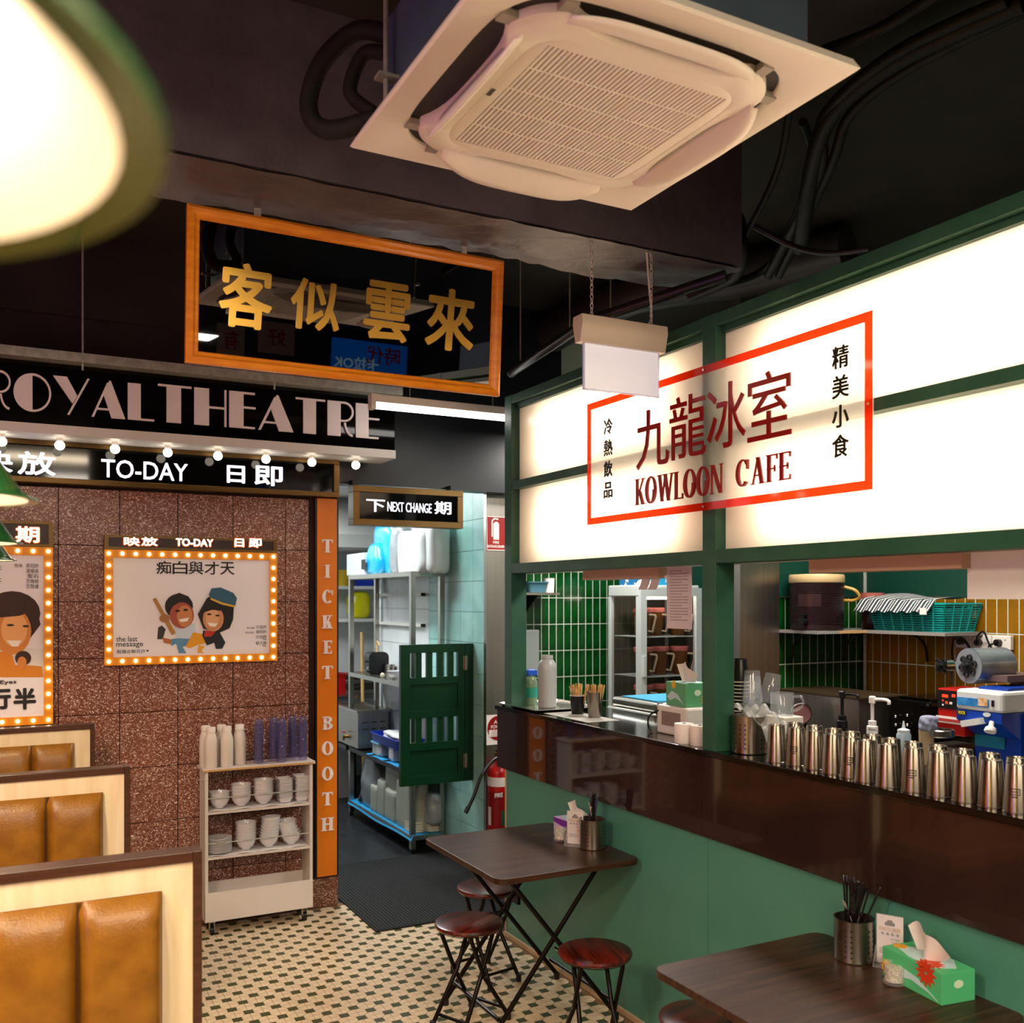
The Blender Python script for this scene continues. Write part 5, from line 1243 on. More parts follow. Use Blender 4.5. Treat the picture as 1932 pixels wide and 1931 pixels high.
open_tub('blue_tub', 'royal blue plastic tub on the stacked dishes', 2.585, 2.80, 6.72, 7.34, tubz, .075, 'deep_blue', 'tub')
bag('tea_towel', 'crumpled white cloth lying in the blue tub', (2.69, 7.0, tubz+.03), (.16, .36, .075), 'white_paint', 'cloth', .16, 11)
for u0, n, wh in ((723, 10, 'dish stack nearer the clear box'), (746, 10, 'dish stack nearer the swing door')):
    y = PX(u0, 1130, 2.64).y
    for k in range(n): set_item(me_sqd, 'square_dish', (2.64, y, LV[2]+.008+k*.0098), 'white kitchen dish, %s from the bottom of the %s' % (ORD[k], wh), 'dish', 'dishes under the blue tub', (0, 0, 0), 1.0)
cbx = tag(obj('clear_box', MB().box((2.60, 7.18, LV[2]+.008), (2.74, 7.34, LV[2]+.10)), 'clear_box', None, bevel=.006), 'clear storage box with pale blue lid under the blue tub', 'box')
obj('box_lid', MB().box((2.59, 7.17, LV[2]+.10), (2.75, 7.35, LV[2]+.111)), mat('pale_blue', '7cc4e4', .4), cbx)
def mesh_sheet(u, v): return (2.57+.26*u, 6.46+.95*v, LV[2]+.002+.003*math.sin(v*19)*(1-u))
tag(obj('mesh_liner', MB().grid(mesh_sheet, 6, 30), 'blue_mesh', None, True), 'bright blue mesh liner on the middle kitchen shelf', 'liner')
# bottom tier
def low_sheet(u, v):
    if u < .25: return (2.566+.02*(u/.25), 6.43+1.43*v, LV[3]-.035*(1-u/.25)+.003+.006*math.sin(v*9))
    return (2.586+.24*(u-.25)/.75, 6.43+1.43*v, LV[3]+.004)
tag(obj('mesh_liner', MB().grid(low_sheet, 8, 30), 'blue_mesh', None, True), 'bright blue mesh liner hanging over the lowest kitchen shelf', 'liner')
z3 = LV[3]+.006
tm = thing('card_terminal', 'dark payment terminal leaning on the lowest kitchen shelf', 'terminal', (2.66, 7.66, z3))
obj('body', MB().obox((2.66, 7.66, z3+.085), ((.25, -.3, .9), (.95, .2, -.2), (.1, .95, .3)), (.085, .045, .02)), 'black_plastic', tm, bevel=.008)
obj('foot_rest', MB().box((2.63, 7.62, z3), (2.74, 7.70, z3+.03)), mat('grey_plastic', '85868a', .4), tm)
kbag('container_bag', 'tall clear bag of plastic tubs on the lowest shelf', 674, 710, 1432, 2.60, .14, z3, 'smoky_bag', 21, wr=.09, ex=3.5, taper=.25)
for k, (u0, u1, vt, zb, sd_, lab) in enumerate(((697, 712, 1484, z3, 31, 'small wrapped pack of clear lids beside the tall bag'), (710, 726, 1476, z3, 32, 'narrow upright pack of clear containers'),
        (724, 746, 1494, z3, 33, 'middle upright pack of clear containers'), (744, 776, 1480, z3, 34, 'wide upright pack of clear containers near the swing door'))):
    kbag('container_pack', lab, u0, u1, vt, 2.60, .15, zb, 'pale_plastic', sd_, 'container pack', 'clear container packs', wr=.012, ex=8)
kbag('container_pack', 'upper pack of clear containers standing on the others', 724, 757, 1446, 2.62, .14, z3+.20, 'pale_plastic', 35, 'container pack', 'clear container packs', wr=.012, ex=8)
for k, (y0, y1, n, x0, lab) in enumerate(((6.50, 6.66, 4, 2.60, 'front pile'), (6.475, 6.60, 3, 2.72, 'rear pile'))):
    for q in range(n):
        b = MB().prism(round_rect(x0, y0, x0+.105, y1, .03), (0, 0, z3+.019*q), (1, 0, 0), (0, 1, 0), .017)
        tag(obj('paper_plate_pack', b, 'paper_cream', None, bevel=.004), 'cream flat pack of paper lids, %s from the bottom of the %s' % (ORD[q], lab), 'paper pack', 'paper lid packs')
kbag('paper_bag', 'crinkled clear bag on the paper lids behind the shelf leg', 789, 812, 1497, 2.70, .11, z3+.06, 'clear_box', 41, wr=.1, ex=3)
# wall rails
for k, v in enumerate((1126, 1178)):
    a = PX(712, v-3, 2.85); b = PX(800, v+1, 2.85)
    r = tag(obj('ticket_rail', MB().box((2.828, b.y, a.z-.012), (2.855, a.y, a.z+.012)), 'white_plastic', None), ('upper', 'lower')[k]+' white ticket rail on the kitchen wall', 'rail')
    obj('rail_end', MB().box((2.822, b.y-.012, a.z-.013), (2.855, b.y, a.z+.013)), 'black_plastic', r)
tag(obj('chopping_board', MB().box((2.850, 6.70, .955), (2.855, 7.28, 1.10)), mat('pastry_print', 'b08a5a', .4, var=(30, 'd6c19a', 3)), None), 'brown speckled board on the wall under the kitchen shelf', 'board')
# far kitchen: wall shelf, bench and bits
fsx0, fsx1 = 2.3, 3.72
fs = thing('wall_shelves', 'two white shelves on the far kitchen wall', 'shelves', (3.0, 9.4, 1.6))
for z in (1.945, 1.62): obj('shelf', MB().box((fsx0, 9.22, z-.03), (fsx1, 9.60, z)), 'white_paint', fs)
obj('upright', MB().box((fsx1-.02, 9.25, 1.2), (fsx1, 9.6, 2.2)), 'steel', fs)
yc = PY(680, 1140, 9.32)
bag('yellow_bag', 'bright yellow bag of noodles on the far kitchen shelf', (yc.x, 9.38, 1.622), (.23, .18, .27), 'yellow_bag', 'bag', .06, 51, ex=2.6)
yc = PY(648, 1060, 9.32)
yt = tag(obj('yellow_tub', MB().lathe([(1e-4, 0), (.06, 0), (.068, .10), (.068, .16), (1e-4, .16)], 20, (yc.x, 9.36, 1.947)), mat('mustard_label', 'd8b21c', .5), None, True), 'yellow tub on the upper far kitchen shelf', 'tub')
yc = PY(688, 1100, 9.32); tag(obj('blue_carton', MB().box((yc.x-.10, 9.26, 1.947), (yc.x+.10, 9.42, 2.02)), 'deep_blue', None), 'blue carton beside the yellow tub', 'box')
fb = thing('far_bench', 'stainless bench at the far end of the kitchen', 'bench', (3.0, 9.2, 0))
obj('bench_top', MB().box((2.40, 8.85, .87), (3.75, 9.60, .90)), 'steel', fb)
for x in (2.45, 3.65): obj('bench_leg', MB().box((x, 8.88, 0), (x+.04, 8.92, .87)), 'steel', fb)
obj('bench_shelf', MB().box((2.42, 8.9, .30), (3.72, 9.55, .32)), 'steel', fb)
rt = PY(641, 1270, 9.0); open_tub('red_tub', 'red plastic tub on the far kitchen bench', rt.x-.07, rt.x+.07, 8.95, 9.15, .902, .20, 'red_paint', 'tub')
for k in range(4):
    b = MB().box((2.90, 8.92, .902+k*.05), (3.25, 9.20, .945+k*.05))
    tag(obj('steel_tray', b, ('steel', 'dark_steel')[k % 2], None, bevel=.004), 'steel tray, %s from the bottom on the far kitchen bench' % ORD[k], 'tray', 'steel trays on the far bench')
tag(obj('broom_handle', MB().cyl((3.00, 8.70, .0), (3.02, 8.82, 1.5), .016, 10), 'stick_wood', None, True), 'brown broom handle leaning on the far bench', 'broom')
tag(obj('white_cabinet', MB().box((2.55, 8.55, 0), (2.80, 8.84, .84)), 'white_paint', None, bevel=.004), 'white kitchen cabinet end below the far bench', 'cabinet')
# kitchen batten light and exhaust hood seen above the doorway sign
kl = thing('kitchen_batten', 'white fluorescent batten on the kitchen ceiling', 'light', (2.05, 7.0, 2.74))
obj('batten', MB().box((1.95, 6.4, 2.75), (2.10, 7.6, 2.80)), 'white_plastic', kl); obj('tube', MB().cyl((2.02, 6.42, 2.735), (2.02, 7.58, 2.735), .014, 10), emission('kitchen_tube', 'f4ffff', 6), kl, True)
tag(obj('exhaust_hood', MB().prism([(8.7, 2.30), (9.6, 2.30), (9.6, 2.8), (9.1, 2.8), (8.7, 2.42)], (2.2, 0, 0), (0, 1, 0), (0, 0, 1), 1.58), 'white_paint', None), 'white sloped exhaust hood over the far kitchen bench', 'hood')
def brushed(name, col, rough):
    """steel turned on a lathe: fine rings round the axis stretch highlights into upright bands"""
    m = mat(name, col, rough, metal=1.0); nt = m.node_tree; b = nt.nodes['Principled BSDF']
    tg = nt.nodes.new('ShaderNodeTangent'); tg.direction_type = 'RADIAL'; tg.axis = 'Z'
    nt.links.new(tg.outputs[0], b.inputs['Tangent']); b.inputs['Anisotropic'].default_value = .8; b.inputs['Anisotropic Rotation'].default_value = .25
    return m
# ================================================================== ON THE COUNTER
# inverted steel tumblers in two rows
me_cup = MB().lathe([(.0385, 0), (.0385, .002), (.0370, .003), (.0285, .128), (.0270, .131), (.0255, .131), (.0245, .1275), (1e-4, .1275)], 32).mesh('steel_tumbler', brushed('cup_steel', '9c9488', .3), True)
me_logo = None
def logo_mesh():
    b = MB()
    def arc(a0, a1, z0, z1, r0=.0376, n=8):
        def fn(u, v):
            z = z0+(z1-z0)*v; r = .0371-(.0085)*(z-.003)/.125+.0004; a = a0+(a1-a0)*u
            return (r*math.cos(a), r*math.sin(a), z)
        b.grid(fn, n, 1)
    c = PI*1.16; w_ = .42
    arc(c-w_, c+w_, .050, .0525); arc(c-w_, c+w_, .0655, .068); arc(c-w_, c-w_+.07, .0525, .0655, n=2); arc(c+w_-.07, c+w_, .0525, .0655, n=2)
    for k in range(4): arc(c-.26+.15*k, c-.19+.15*k, .056, .062, n=2)
    arc(c-.22, c+.22, .043, .0465)
    return b.mesh('stamped_logo', 'ink', True)
me_logo = logo_mesh()
front = [(2.461, 2.642), (2.475, 2.556), (2.474, 2.47), (2.465, 2.379), (2.465, 2.3), (2.447, 2.222), (2.442, 2.132), (2.454, 2.044), (2.46, 1.957), (2.461, 1.871), (2.468, 1.792), (2.464, 1.711), (2.462, 1.62)]
back = [(2.562, 2.655), (2.568, 2.565), (2.567, 2.475), (2.560, 2.388), (2.562, 2.300), (2.553, 2.215), (2.551, 2.128), (2.556, 2.041), (2.560, 1.955), (2.564, 1.868), (2.566, 1.782), (2.566, 1.69)]
for row, pts, dl in (('front', front, 0), ('rear', back, 0)):
    for k, (x, y) in enumerate(pts):
        t = thing('steel_tumbler', '%s upside-down steel tumbler from the green post in the %s row' % (ORD[k], row), 'tumbler', (x, y, CT+.0005), 'upside-down steel tumblers on the counter', random.uniform(-.1, .1))
        link('tumbler_body', me_cup, t, False)
        if row == 'front' and k in (1, 4, 7, 11): link('stamped_logo', me_logo, t, False)
# perforated cutlery cylinders
def perforated(name, label, loc, r, h_, group):
    t = thing(name, label, 'holder', loc, group)
    obj('cylinder', MB().lathe([(1e-4, .002), (r-.004, .0), (r, .004), (r, h_-.003), (r+.0015, h_), (r-.002, h_), (r-.002, .006), (1e-4, .006)], 40), 'cup_steel', t, True, False)
    b = MB(); n = 0
    for i in range(20):
        if i % 5 in (3, 4): continue
        a = 2*PI*i/20
        for k in range(6):
            c = Vector(((r+.0002)*math.cos(a), (r+.0002)*math.sin(a), h_*.16+h_*.62*k/5)); nrm = Vector((math.cos(a), math.sin(a), 0))
            b.lathe([(.0034, 0), (.0030, .0006)], 8, c, nrm, cap1=True)
    o = obj('drain_holes', b, 'ink', t, world=False); o['kind'] = 'stuff'
    return t
perforated('utensil_holder', 'perforated steel holder with crumpled plastic bag on the counter', (2.512, 2.845, CT), .066, .142, 'perforated steel holders')
# crumpled clear bag over it
def film(u, v):
    x = 2.47+.15*u; y = 2.90-.20*v
    z = CT+.155+.02*math.sin(u*9+v*4)+.012*math.sin(v*17+u*3)-.10*max(0, v-.55)*1.6-.04*max(0, u-.7)
    return (x, y, z)
tag(obj('plastic_bag', MB().grid(film, 22, 22), thin_clear('crumpled_film', 'd8d8d2', .45, .2, .3, 1.12), None, True), 'crumpled clear plastic bag draped over the utensil holder', 'bag')
# black paper cups, clear tumblers, glass jug, white box behind the post
me_bcup = MB().lathe([(.026, 0), (.0275, .003), (.0345, .088), (.036, .089), (.036, .092), (.0335, .092)], 24).mesh('cup_body', 'black_plastic', True)
me_brim = MB().lathe([(.0345, .0885), (.0365, .089), (.0365, .0925), (.0345, .093)], 24).mesh('rim', 'cap_white', True)
for k in range(18):
    t = thing('paper_cup', 'black paper cup, %s from the bottom of the inverted stack behind the post' % ORD[k], 'cup', (2.622, 3.022, CT+.097+k*.0145), 'black paper cups')
    t.rotation_euler.x = PI
    link('cup_body', me_bcup, t, False); link('rim', me_brim, t, False)
clr = thin_clear('clear_plastic', 'dfe8ee', .10, .04, .2)
me_ccup = MB().lathe([(.028, 0), (.030, .004), (.041, .118), (.0425, .119), (.0425, .122), (.040, .121)], 28).mesh('clear_cup', clr, True)
for k in range(9):
    o = tag(link('clear_cup', me_ccup), 'clear plastic cup, %s from the bottom of the inverted stack' % ORD[k], 'cup', 'stack of clear plastic cups'); o.location = (2.625, 2.955, CT+.125+k*.022); o.rotation_euler.x = PI
o = tag(link('clear_tumbler', me_ccup), 'single clear tumbler turned upside down on the glass jug', 'cup'); o.location = (2.690, 2.905, CT+.290); o.rotation_euler = (PI+.10, .14, 0); o.scale = (1.0, 1.0, .95)
gj = thing('glass_jug', 'clear glass jug with handle on a white box', 'jug', (2.715, 2.885, CT+.127))
obj('jug_body', MB().lathe([(1e-4, .004), (.044, .0), (.046, .004), (.046, .085), (.048, .088), (.044, .088), (.043, .008), (1e-4, .008)], 28), clr, gj, True, False)
obj('handle', MB().tube(bez([(.02, -.042, .075), (.03, -.075, .075), (.03, -.078, .04), (.02, -.043, .02)]), .005, 8), clr, gj, True, False)
tag(obj('white_box', MB().box((2.67, 2.825, CT), (2.77, 2.94, CT+.125)), 'white_plastic', None, bevel=.004), 'plain white box under the glass jug', 'box')
# two white tea-towel rolls, card reader, tissue box on stand left of the post
for k, (x, y) in enumerate(((2.452, 3.165), (2.470, 3.086))):
    t = thing('paper_roll', ('white receipt roll nearer the tray', 'white receipt roll touching the green post')[k], 'roll', (x, y, CT), 'receipt rolls on the counter')
    obj('roll', MB().lathe([(.008, 0), (.039, 0), (.040, .002), (.040, .076), (.039, .078), (.008, .078)], 28), 'cap_white', t, True, False); obj('core', MB().lathe([(.0082, .079), (.0082, .02)], 12), 'ink', t, True, False)
pos = thing('receipt_printer', 'white receipt printer with cable behind the paper rolls', 'printer', (2.61, 3.36, CT))
obj('body', MB().box((2.53, 3.25, CT), (2.69, 3.46, CT+.125)), 'white_plastic', pos, bevel=.01); obj('slot', MB().box((2.528, 3.29, CT+.04), (2.531, 3.42, CT+.10)), mat('printer_taupe', '8c7a72', .4), pos)  # slot plate in one plain grey-brown
obj('cable', MB().tube(bez([(2.525, 3.44, CT+.10), (2.505, 3.48, CT+.07), (2.51, 3.49, CT+.02), (2.525, 3.48, CT+.006)]), .004, 8), 'black_plastic', pos, True)
def tissue_box(name, label, loc, L, W, H, rz, top, side, petal, sub, seed):
    t = thing(name, label, 'tissue box', loc, None, rz)
    m1, m2 = mat(name+'_main_'+side, side, .5), mat(name+'_band_'+top, top, .5)
    obj('carton', MB().box((-W/2, -L/2, 0), (W/2, L/2, H)), m1, t, world=False, bevel=.001)
    # pale swoosh printed round the box
    sw = mat('swoosh_pale', 'b9d9dc', .5)
    obj('printed_swoosh', MB().prism([(-.45*L, .35*H), (-.2*L, .62*H), (.1*L, .5*H), (.4*L, .12*H), (.44*L, .05*H), (.3*L, .2*H), (0, .34*H), (-.3*L, .2*H)], (-W/2-.0003, 0, 0), (0, -1, 0), (0, 0, 1), .0006), sw, t, world=False)
    obj('printed_swoosh', MB().prism([(-.45*W, -.3*L), (.1*W, -.42*L), (.45*W, -.2*L), (.3*W, .3*L), (-.2*W, .42*L), (-.4*W, .1*L)], (0, 0, H), (1, 0, 0), (0, 1, 0), .0006), sw, t, world=False)
    def flower(c, U, V, r, col):
        m = mat('petal_'+col, col, .5)
        for k in range(12):
            a = 2*PI*k/12; d = (math.cos(a), math.sin(a)); n_ = (-d[1], d[0])
            p = [(c[1][0]+d[0]*r*q+n_[0]*r*w_, c[1][1]+d[1]*r*q+n_[1]*r*w_) for q, w_ in ((.12, -.04), (.6, -.15), (1, 0), (.6, .15), (.12, .04))]
            obj('petal', MB().prism(p, c[0], U, V, .0012), m, t, world=False)
    petal(flower, L, W, H, t)
    obj('oval_mark', MB().prism(ell(0, H*.6, W*.14, H*.13, 16), (0, -L/2-.0003, 0), (1, 0, 0), (0, 0, 1), .0006), mat('oval_pale', 'cfe6c8', .5), t, world=False)
    r_ = random.Random(seed); ph = r_.uniform(0, 6)
    def tis(u, v):
        y = (.5-u)*.105*(1+.35*v)-.020*v*u; x = .024*math.sin(u*2*PI+ph*.1)*(1-.4*v)-.012*v
        z = H+.002+v*(.088-.042*u*u-.02*(1-u)**6)+.006*math.sin(u*11+ph)*v-.020*max(0, u-.8)*v*5*.6
        return (x, y, z)
    obj('tissue', MB().grid(tis, 24, 10), 'cap_white', t, True, False)
    return t
def fl_green(f, L, W, H, t):
    f(((-W/2-.0006, 0, 0), (.25*L, .80*H)), Vector((0, -1, 0)), Vector((0, 0, 1)), .040, 'c83a14'); f(((0, 0, H+.0006), (-.28*W, -.20*L)), Vector((1, 0, 0)), Vector((0, 1, 0)), .040, 'c83a14')
    f(((-W/2-.0006, 0, 0), (-.42*L, .35*H)), Vector((0, -1, 0)), Vector((0, 0, 1)), .024, 'e6a413'); f(((0, 0, H+.0006), (-.1*W, .40*L)), Vector((1, 0, 0)), Vector((0, 1, 0)), .022, 'e6a413')
tissue_box('tissue_box', 'green floral tissue box on the near folding table', (2.318, 1.885, .72), .23, .115, .085, math.radians(-8), '3fa96a', '4fb87a', fl_green, None, 2)
def fl_purple(f, L, W, H, t):
    f(((-W/2-.0006, 0, 0), (-.30*L, .30*H)), Vector((0, -1, 0)), Vector((0, 0, 1)), .024, 'e88a10')
    obj('printed_band', MB().prism([(-L/2, H*.98), (L*.5, H*.98), (L*.5, H*.62), (0, H*.55), (-L/2, H*.75)], (-W/2-.0009, 0, 0), (0, -1, 0), (0, 0, 1), .0006), mat('purple_band', '7a2aa6', .5), t, world=False)
    obj('printed_band', MB().prism([(-W/2, H*.98), (W*.5, H*.98), (W*.5, H*.62), (0, H*.55), (-W/2, H*.75)], (0, -L/2-.0004, 0), (1, 0, 0), (0, 0, 1), .0006), mat('purple_deep', '3a1450', .5), t, world=False)
tissue_box('tissue_box', 'purple floral tissue box on the doorway-side folding table', (2.335, 3.80, .72), .23, .11, .085, math.radians(3), 'c9b8d8', 'c8b4dc', fl_purple, None, 5)
def fl_yel(f, L, W, H, t):
    f(((0, -L/2-.0006, 0), (.36*W, .30*H)), Vector((1, 0, 0)), Vector((0, 0, 1)), .03, 'e6b013'); f(((-W/2-.0006, 0, 0), (-.1*L, .9*H)), Vector((0, -1, 0)), Vector((0, 0, 1)), .02, 'e6b013')
tissue_box('tissue_box', 'green tissue box standing on the receipt printer', (2.61, 3.345, CT+.126), .15, .12, .10, math.radians(-4), '3fa96a', '5aa873', fl_yel, None, 9)
# metal tray, open milky bottle, cups of stirrers, contact grill
tr = thing('metal_tray', 'shallow steel tray at the end of the counter', 'tray', (2.60, 4.53, CT))
def tray_mesh(x0, x1, y0, y1, z, d):
    lo = [(round_rect(x0, y0, x1, y1, .02), z+d), (round_rect(x0+.004, y0+.004, x1-.004, y1-.004, .02), z+d+.001), (round_rect(x0+.02, y0+.02, x1-.02, y1-.02, .02), z+.003)]
    b = MB(); n = len(lo[0][0])
    for p, zz_ in lo: b.v += [(x, y, zz_) for x, y in p]
    for i in range(2):
        for k in range(n): j = (k+1) % n; b.f.append((i*n+k, i*n+j, (i+1)*n+j, (i+1)*n+k))
    b.f.append(tuple(2*n+k for k in range(n))); m_ = len(b.v)
    b.v += [(x, y, z) for x, y in round_rect(x0+.018, y0+.018, x1-.018, y1-.018, .02)]
    for k in range(n): j = (k+1) % n; b.f.append((k, j, m_+j, m_+k))
    b.f.append(tuple(m_+n-1-k for k in range(n)))
    return b
obj('tray_body', tray_mesh(2.40, 2.80, 4.31, 4.75, CT+.0005, .014), 'steel', tr, True)
ob = thing('milky_bottle', 'open milky bottle without cap standing on the counter tray', 'bottle', (2.575, 4.50, CT+.004))
obj('bottle_body', MB().lathe([(1e-4, 0), (.046, 0), (.050, .005), (.050, .205), (.046, .235), (.035, .252), (.031, .256), (.031, .280), (.0295, .280), (.0285, .254), (.044, .23), (.047, .20), (.047, .008)], 32), mat('frosted_bottle', 'cfd3d2', .35, trans=.45), ob, True, False)
obj('liquid', MB().lathe([(1e-4, .009), (.0455, .009), (.0455, .16), (1e-4, .16)], 24), mat('milky_liquid', 'c4cdd4', .3, trans=.3), ob, True, False)
obj('neck_ring', MB().lathe([(.0312, .262), (.033, .264), (.033, .268), (.0312, .270)], 24), 'frosted_bottle', ob, True, False)
def stick_cup(name, label, loc, prof, m, n, spread, hh, slabel, rimm=None, r_in=.026):
    t = thing(name, label, 'cup', loc)
    obj('cup_body', MB().lathe(prof, 28), m, t, True, False)
    if rimm: r, z = prof[-1]; obj('rim', MB().tube([(prof[-2][0]*math.cos(2*PI*k/24), prof[-2][0]*math.sin(2*PI*k/24), prof[-2][1]) for k in range(24)], .0018, 6, True), rimm, t, True, False)
    me = MB().box((-.0026, -.0008, 0), (.0026, .0008, hh)).mesh('wooden_stirrer', 'stick_wood')
    for k in range(n):
        a = random.uniform(0, 2*PI); r = r_in*math.sqrt(random.random())
        o = tag(link('wooden_stirrer', me), slabel, 'stirrer', slabel+'s')
        o.location = (loc[0]+r*math.cos(a)*.75, loc[1]+r*math.sin(a)*.75, loc[2]+.008+random.uniform(0, .008))
        o.rotation_euler = (-math.sin(a)*spread*r/r_in, math.cos(a)*spread*r/r_in, a)
stick_cup('stirrer_cup', 'black paper cup full of splayed wooden stirrers', (2.578, 4.195, CT), [(1e-4, .003), (.029, .0), (.031, .004), (.040, .092), (.041, .094), (.039, .094), (.030, .006)], 'black_plastic', 26, .34, .142, 'flat wooden stirrer in the black cup', 'cap_white', .03)
stick_cup('stirrer_cup', 'steel cup packed with upright wooden skewers', (2.575, 4.03, CT), [(1e-4, .003), (.029, .0), (.031, .004), (.041, .125), (.042, .127), (.040, .127), (.030, .006)], 'cup_steel', 34, .20, .150, 'wooden skewer in the steel cup', None, .034)
tag(obj('paper_sheet', MB().box((2.44, 3.88, CT+.0005), (2.62, 4.30, CT+.0015)), mat('paper_grey', 'a9a49c', .7), None), 'sheet of paper under the stirrer cups', 'paper')
cg = thing('contact_grill', 'stainless contact grill with front handle on the bar bench', 'grill', (3.0, 4.30, 1.10))
gz = 1.10
obj('body', MB().box((2.90, 3.98, gz), (3.32, 4.42, gz+.14)), 'steel_brushed', cg, bevel=.01)
obj('lid', MB().box((2.92, 4.0, gz+.142), (3.30, 4.40, gz+.19)), 'steel', cg, bevel=.012)
obj('blue_cloth', MB().box((2.96, 4.04, gz+.191), (3.26, 4.36, gz+.196)), 'blue_mesh', cg)
obj('handle', MB().tube([(2.94, 4.0, gz+.17), (2.94, 3.90, gz+.20), (3.28, 3.90, gz+.20), (3.28, 4.0, gz+.17)], .014, 10), 'steel', cg, True)
for k in range(16): obj('vent_slot', MB().box((2.97+.016*k, 3.977, gz+.05), (2.978+.016*k, 3.981, gz+.09)), 'ac_shadow', cg)
# hanging papers and boards under the lightbox
def paper(name, label, u0, u1, vt, vb, X, m, cat='paper', t=.002):
    a = PX(u0, vt, X); b = PX(u1, vb, X); zt = PX((u0+u1)/2, vt, X).z; zb_ = PX((u0+u1)/2, vb, X).z
    return tag(obj(name, MB().box((X, b.y, zb_), (X+t, a.y, zt)), m, None), label, cat)
mat('paper_white', 'd9cfd2', .7); mat('soffit', 'c8a890', .6); mat('menu_white', 'eceeee', .5)
pn = paper('notice_sheet', 'white printed notice hanging below the lightbox rail', 1258, 1305, 1070, 1187, XC+.10, 'paper_white', 'notice')
for k in range(18):
    v = 1078+5.4*k
    a = PX(1264, v, XC+.0995); b = PX(1264+(34 if k % 4 else 22), v, XC+.0995)
    obj('text_line', MB().box((XC+.0985, b.y, a.z-.0012), (XC+.0999, a.y, a.z+.0012)), mat('grey_ink', '8d8789', .7), pn)
for k, (u0, u1) in enumerate(((1212, 1228), (1230, 1246))):
    def curl(u, v, u0=u0, u1=u1):
        p = PX(u0+(u1-u0)*u-8*v*v, 1083+30*v, XC+.11+.02*v); return tuple(p)
    tag(obj('paper_slip', MB().grid(curl, 2, 8), 'paper_white', None, True), ('curling order slip nearer the fridge side', 'curling order slip beside the printed notice')[k], 'paper')
for k, (u0, u1, vt, vb, lab) in enumerate(((1106, 1250, 1074, 1088, 'beige menu board folded under the first lightbox bay'), (1534, 1823, 1060, 1074, 'beige menu board folded under the second lightbox bay'))):
    a = PX(u0, vt, XC+.12); b = PX(u1, vb, XC+.12)
    zt = 1.955; tag(obj('menu_board', MB().box((XC+.10, b.y, zt-.045), (XC+.20, a.y, zt)), 'soffit', None), lab, 'board')
a = PX(1825, 1050, XC+.14); wb_ = PX(1825, 1131, XC+.14)
tag(obj('menu_board', MB().box((XC+.14, .4, wb_.z), (XC+.15, a.y, 1.955)), 'menu_white', None), 'white menu board hanging at the end of the opening', 'board')
# ================================================================== ON THE TABLES
perforated('cutlery_holder', 'perforated steel holder full of chopsticks on the near table', (2.300, 2.135, .72), .0585, .128, 'perforated steel holders')
perforated('cutlery_holder', 'perforated steel holder with black chopsticks on the doorway-side table', (2.305, 3.625, .72), .058, .130, 'perforated steel holders')
me_chop = MB().lathe([(.0022, 0), (.0036, .235), (.002, .237)], 7, cap0=True, cap1=True).mesh('chopstick', mat('chopstick_black', '141012', .22), True)
me_fork = MB()
me_fork.box((-.004, -.001, 0), (.004, .001, .11)); me_fork.box((-.010, -.001, .11), (.010, .001, .135))
for q in range(4): me_fork.box((-.010+.0056*q, -.001, .135), (-.0068+.0056*q, .001, .17))
me_fork = me_fork.mesh('fork', mat('cutlery_steel', 'd9d6d0', .3, metal=.7))
me_spoon = MB().box((-.004, -.001, 0), (.004, .001, .115)).lathe([(1e-4, -.0025), (.009, -.002), (.0155, 0), (.009, .002), (1e-4, .0025)], 18, (0, 0, .14), (0, 1, 0)).mesh('spoon', 'cutlery_steel', True)
def stand(me, name, c, ang, r, tilt, z, label, cat, group, twist=0):
    o = tag(link(name, me), label, cat, group)
    o.location = (c[0]-r*.6*math.cos(ang), c[1]-r*.6*math.sin(ang), z)
    d = Vector((math.cos(ang)*tilt, math.sin(ang)*tilt, 1)).normalized()
    o.rotation_mode = 'QUATERNION'; o.rotation_quaternion = d.to_track_quat('Z', 'Y') @ Matrix.Rotation(twist, 3, 'Z').to_quaternion()
rr = random.Random(12)
for k in range(26):
    a = -math.pi/2+rr.uniform(-1.0, .9); stand(me_chop, 'chopstick', (2.300, 2.135), a, .02+.045*rr.random(), -.10+.62*rr.random(), .727, 'dark chopstick in the near table holder', 'chopstick', 'chopsticks on the near table')
for k in range(4): stand(me_fork, 'fork', (2.300, 2.135), -1.2+.25*k, .03, .26, .752, '%s steel fork in the near table holder' % ORD[k], 'fork', 'forks on the near table', -.4)
for k in range(3): stand(me_spoon, 'spoon', (2.300, 2.135), 2.1+.7*k, .045, .42 if k == 0 else .15, .752, '%s steel spoon in the near table holder' % ORD[k], 'spoon', 'spoons on the near table', .6)
for k in range(13):
    a = -math.pi/2+rr.uniform(-.6, .9); stand(me_chop, 'chopstick', (2.305, 3.625), a, .035*rr.random(), .02+.14*rr.random(), .727, 'black chopstick in the doorway-side table holder', 'chopstick', 'chopsticks on the doorway-side table')
for k in range(2): stand(me_fork, 'fork', (2.305, 3.625), 2.4+.3*k, .035, .2, .755, '%s steel fork in the doorway-side holder' % ORD[k], 'fork', 'forks on the doorway-side table', -.4)
for k in range(3): stand(me_spoon, 'spoon', (2.305, 3.625), -2.3+.5*k, .035, .12, .752, '%s steel spoon in the doorway-side holder' % ORD[k], 'spoon', 'spoons on the doorway-side table', .6)
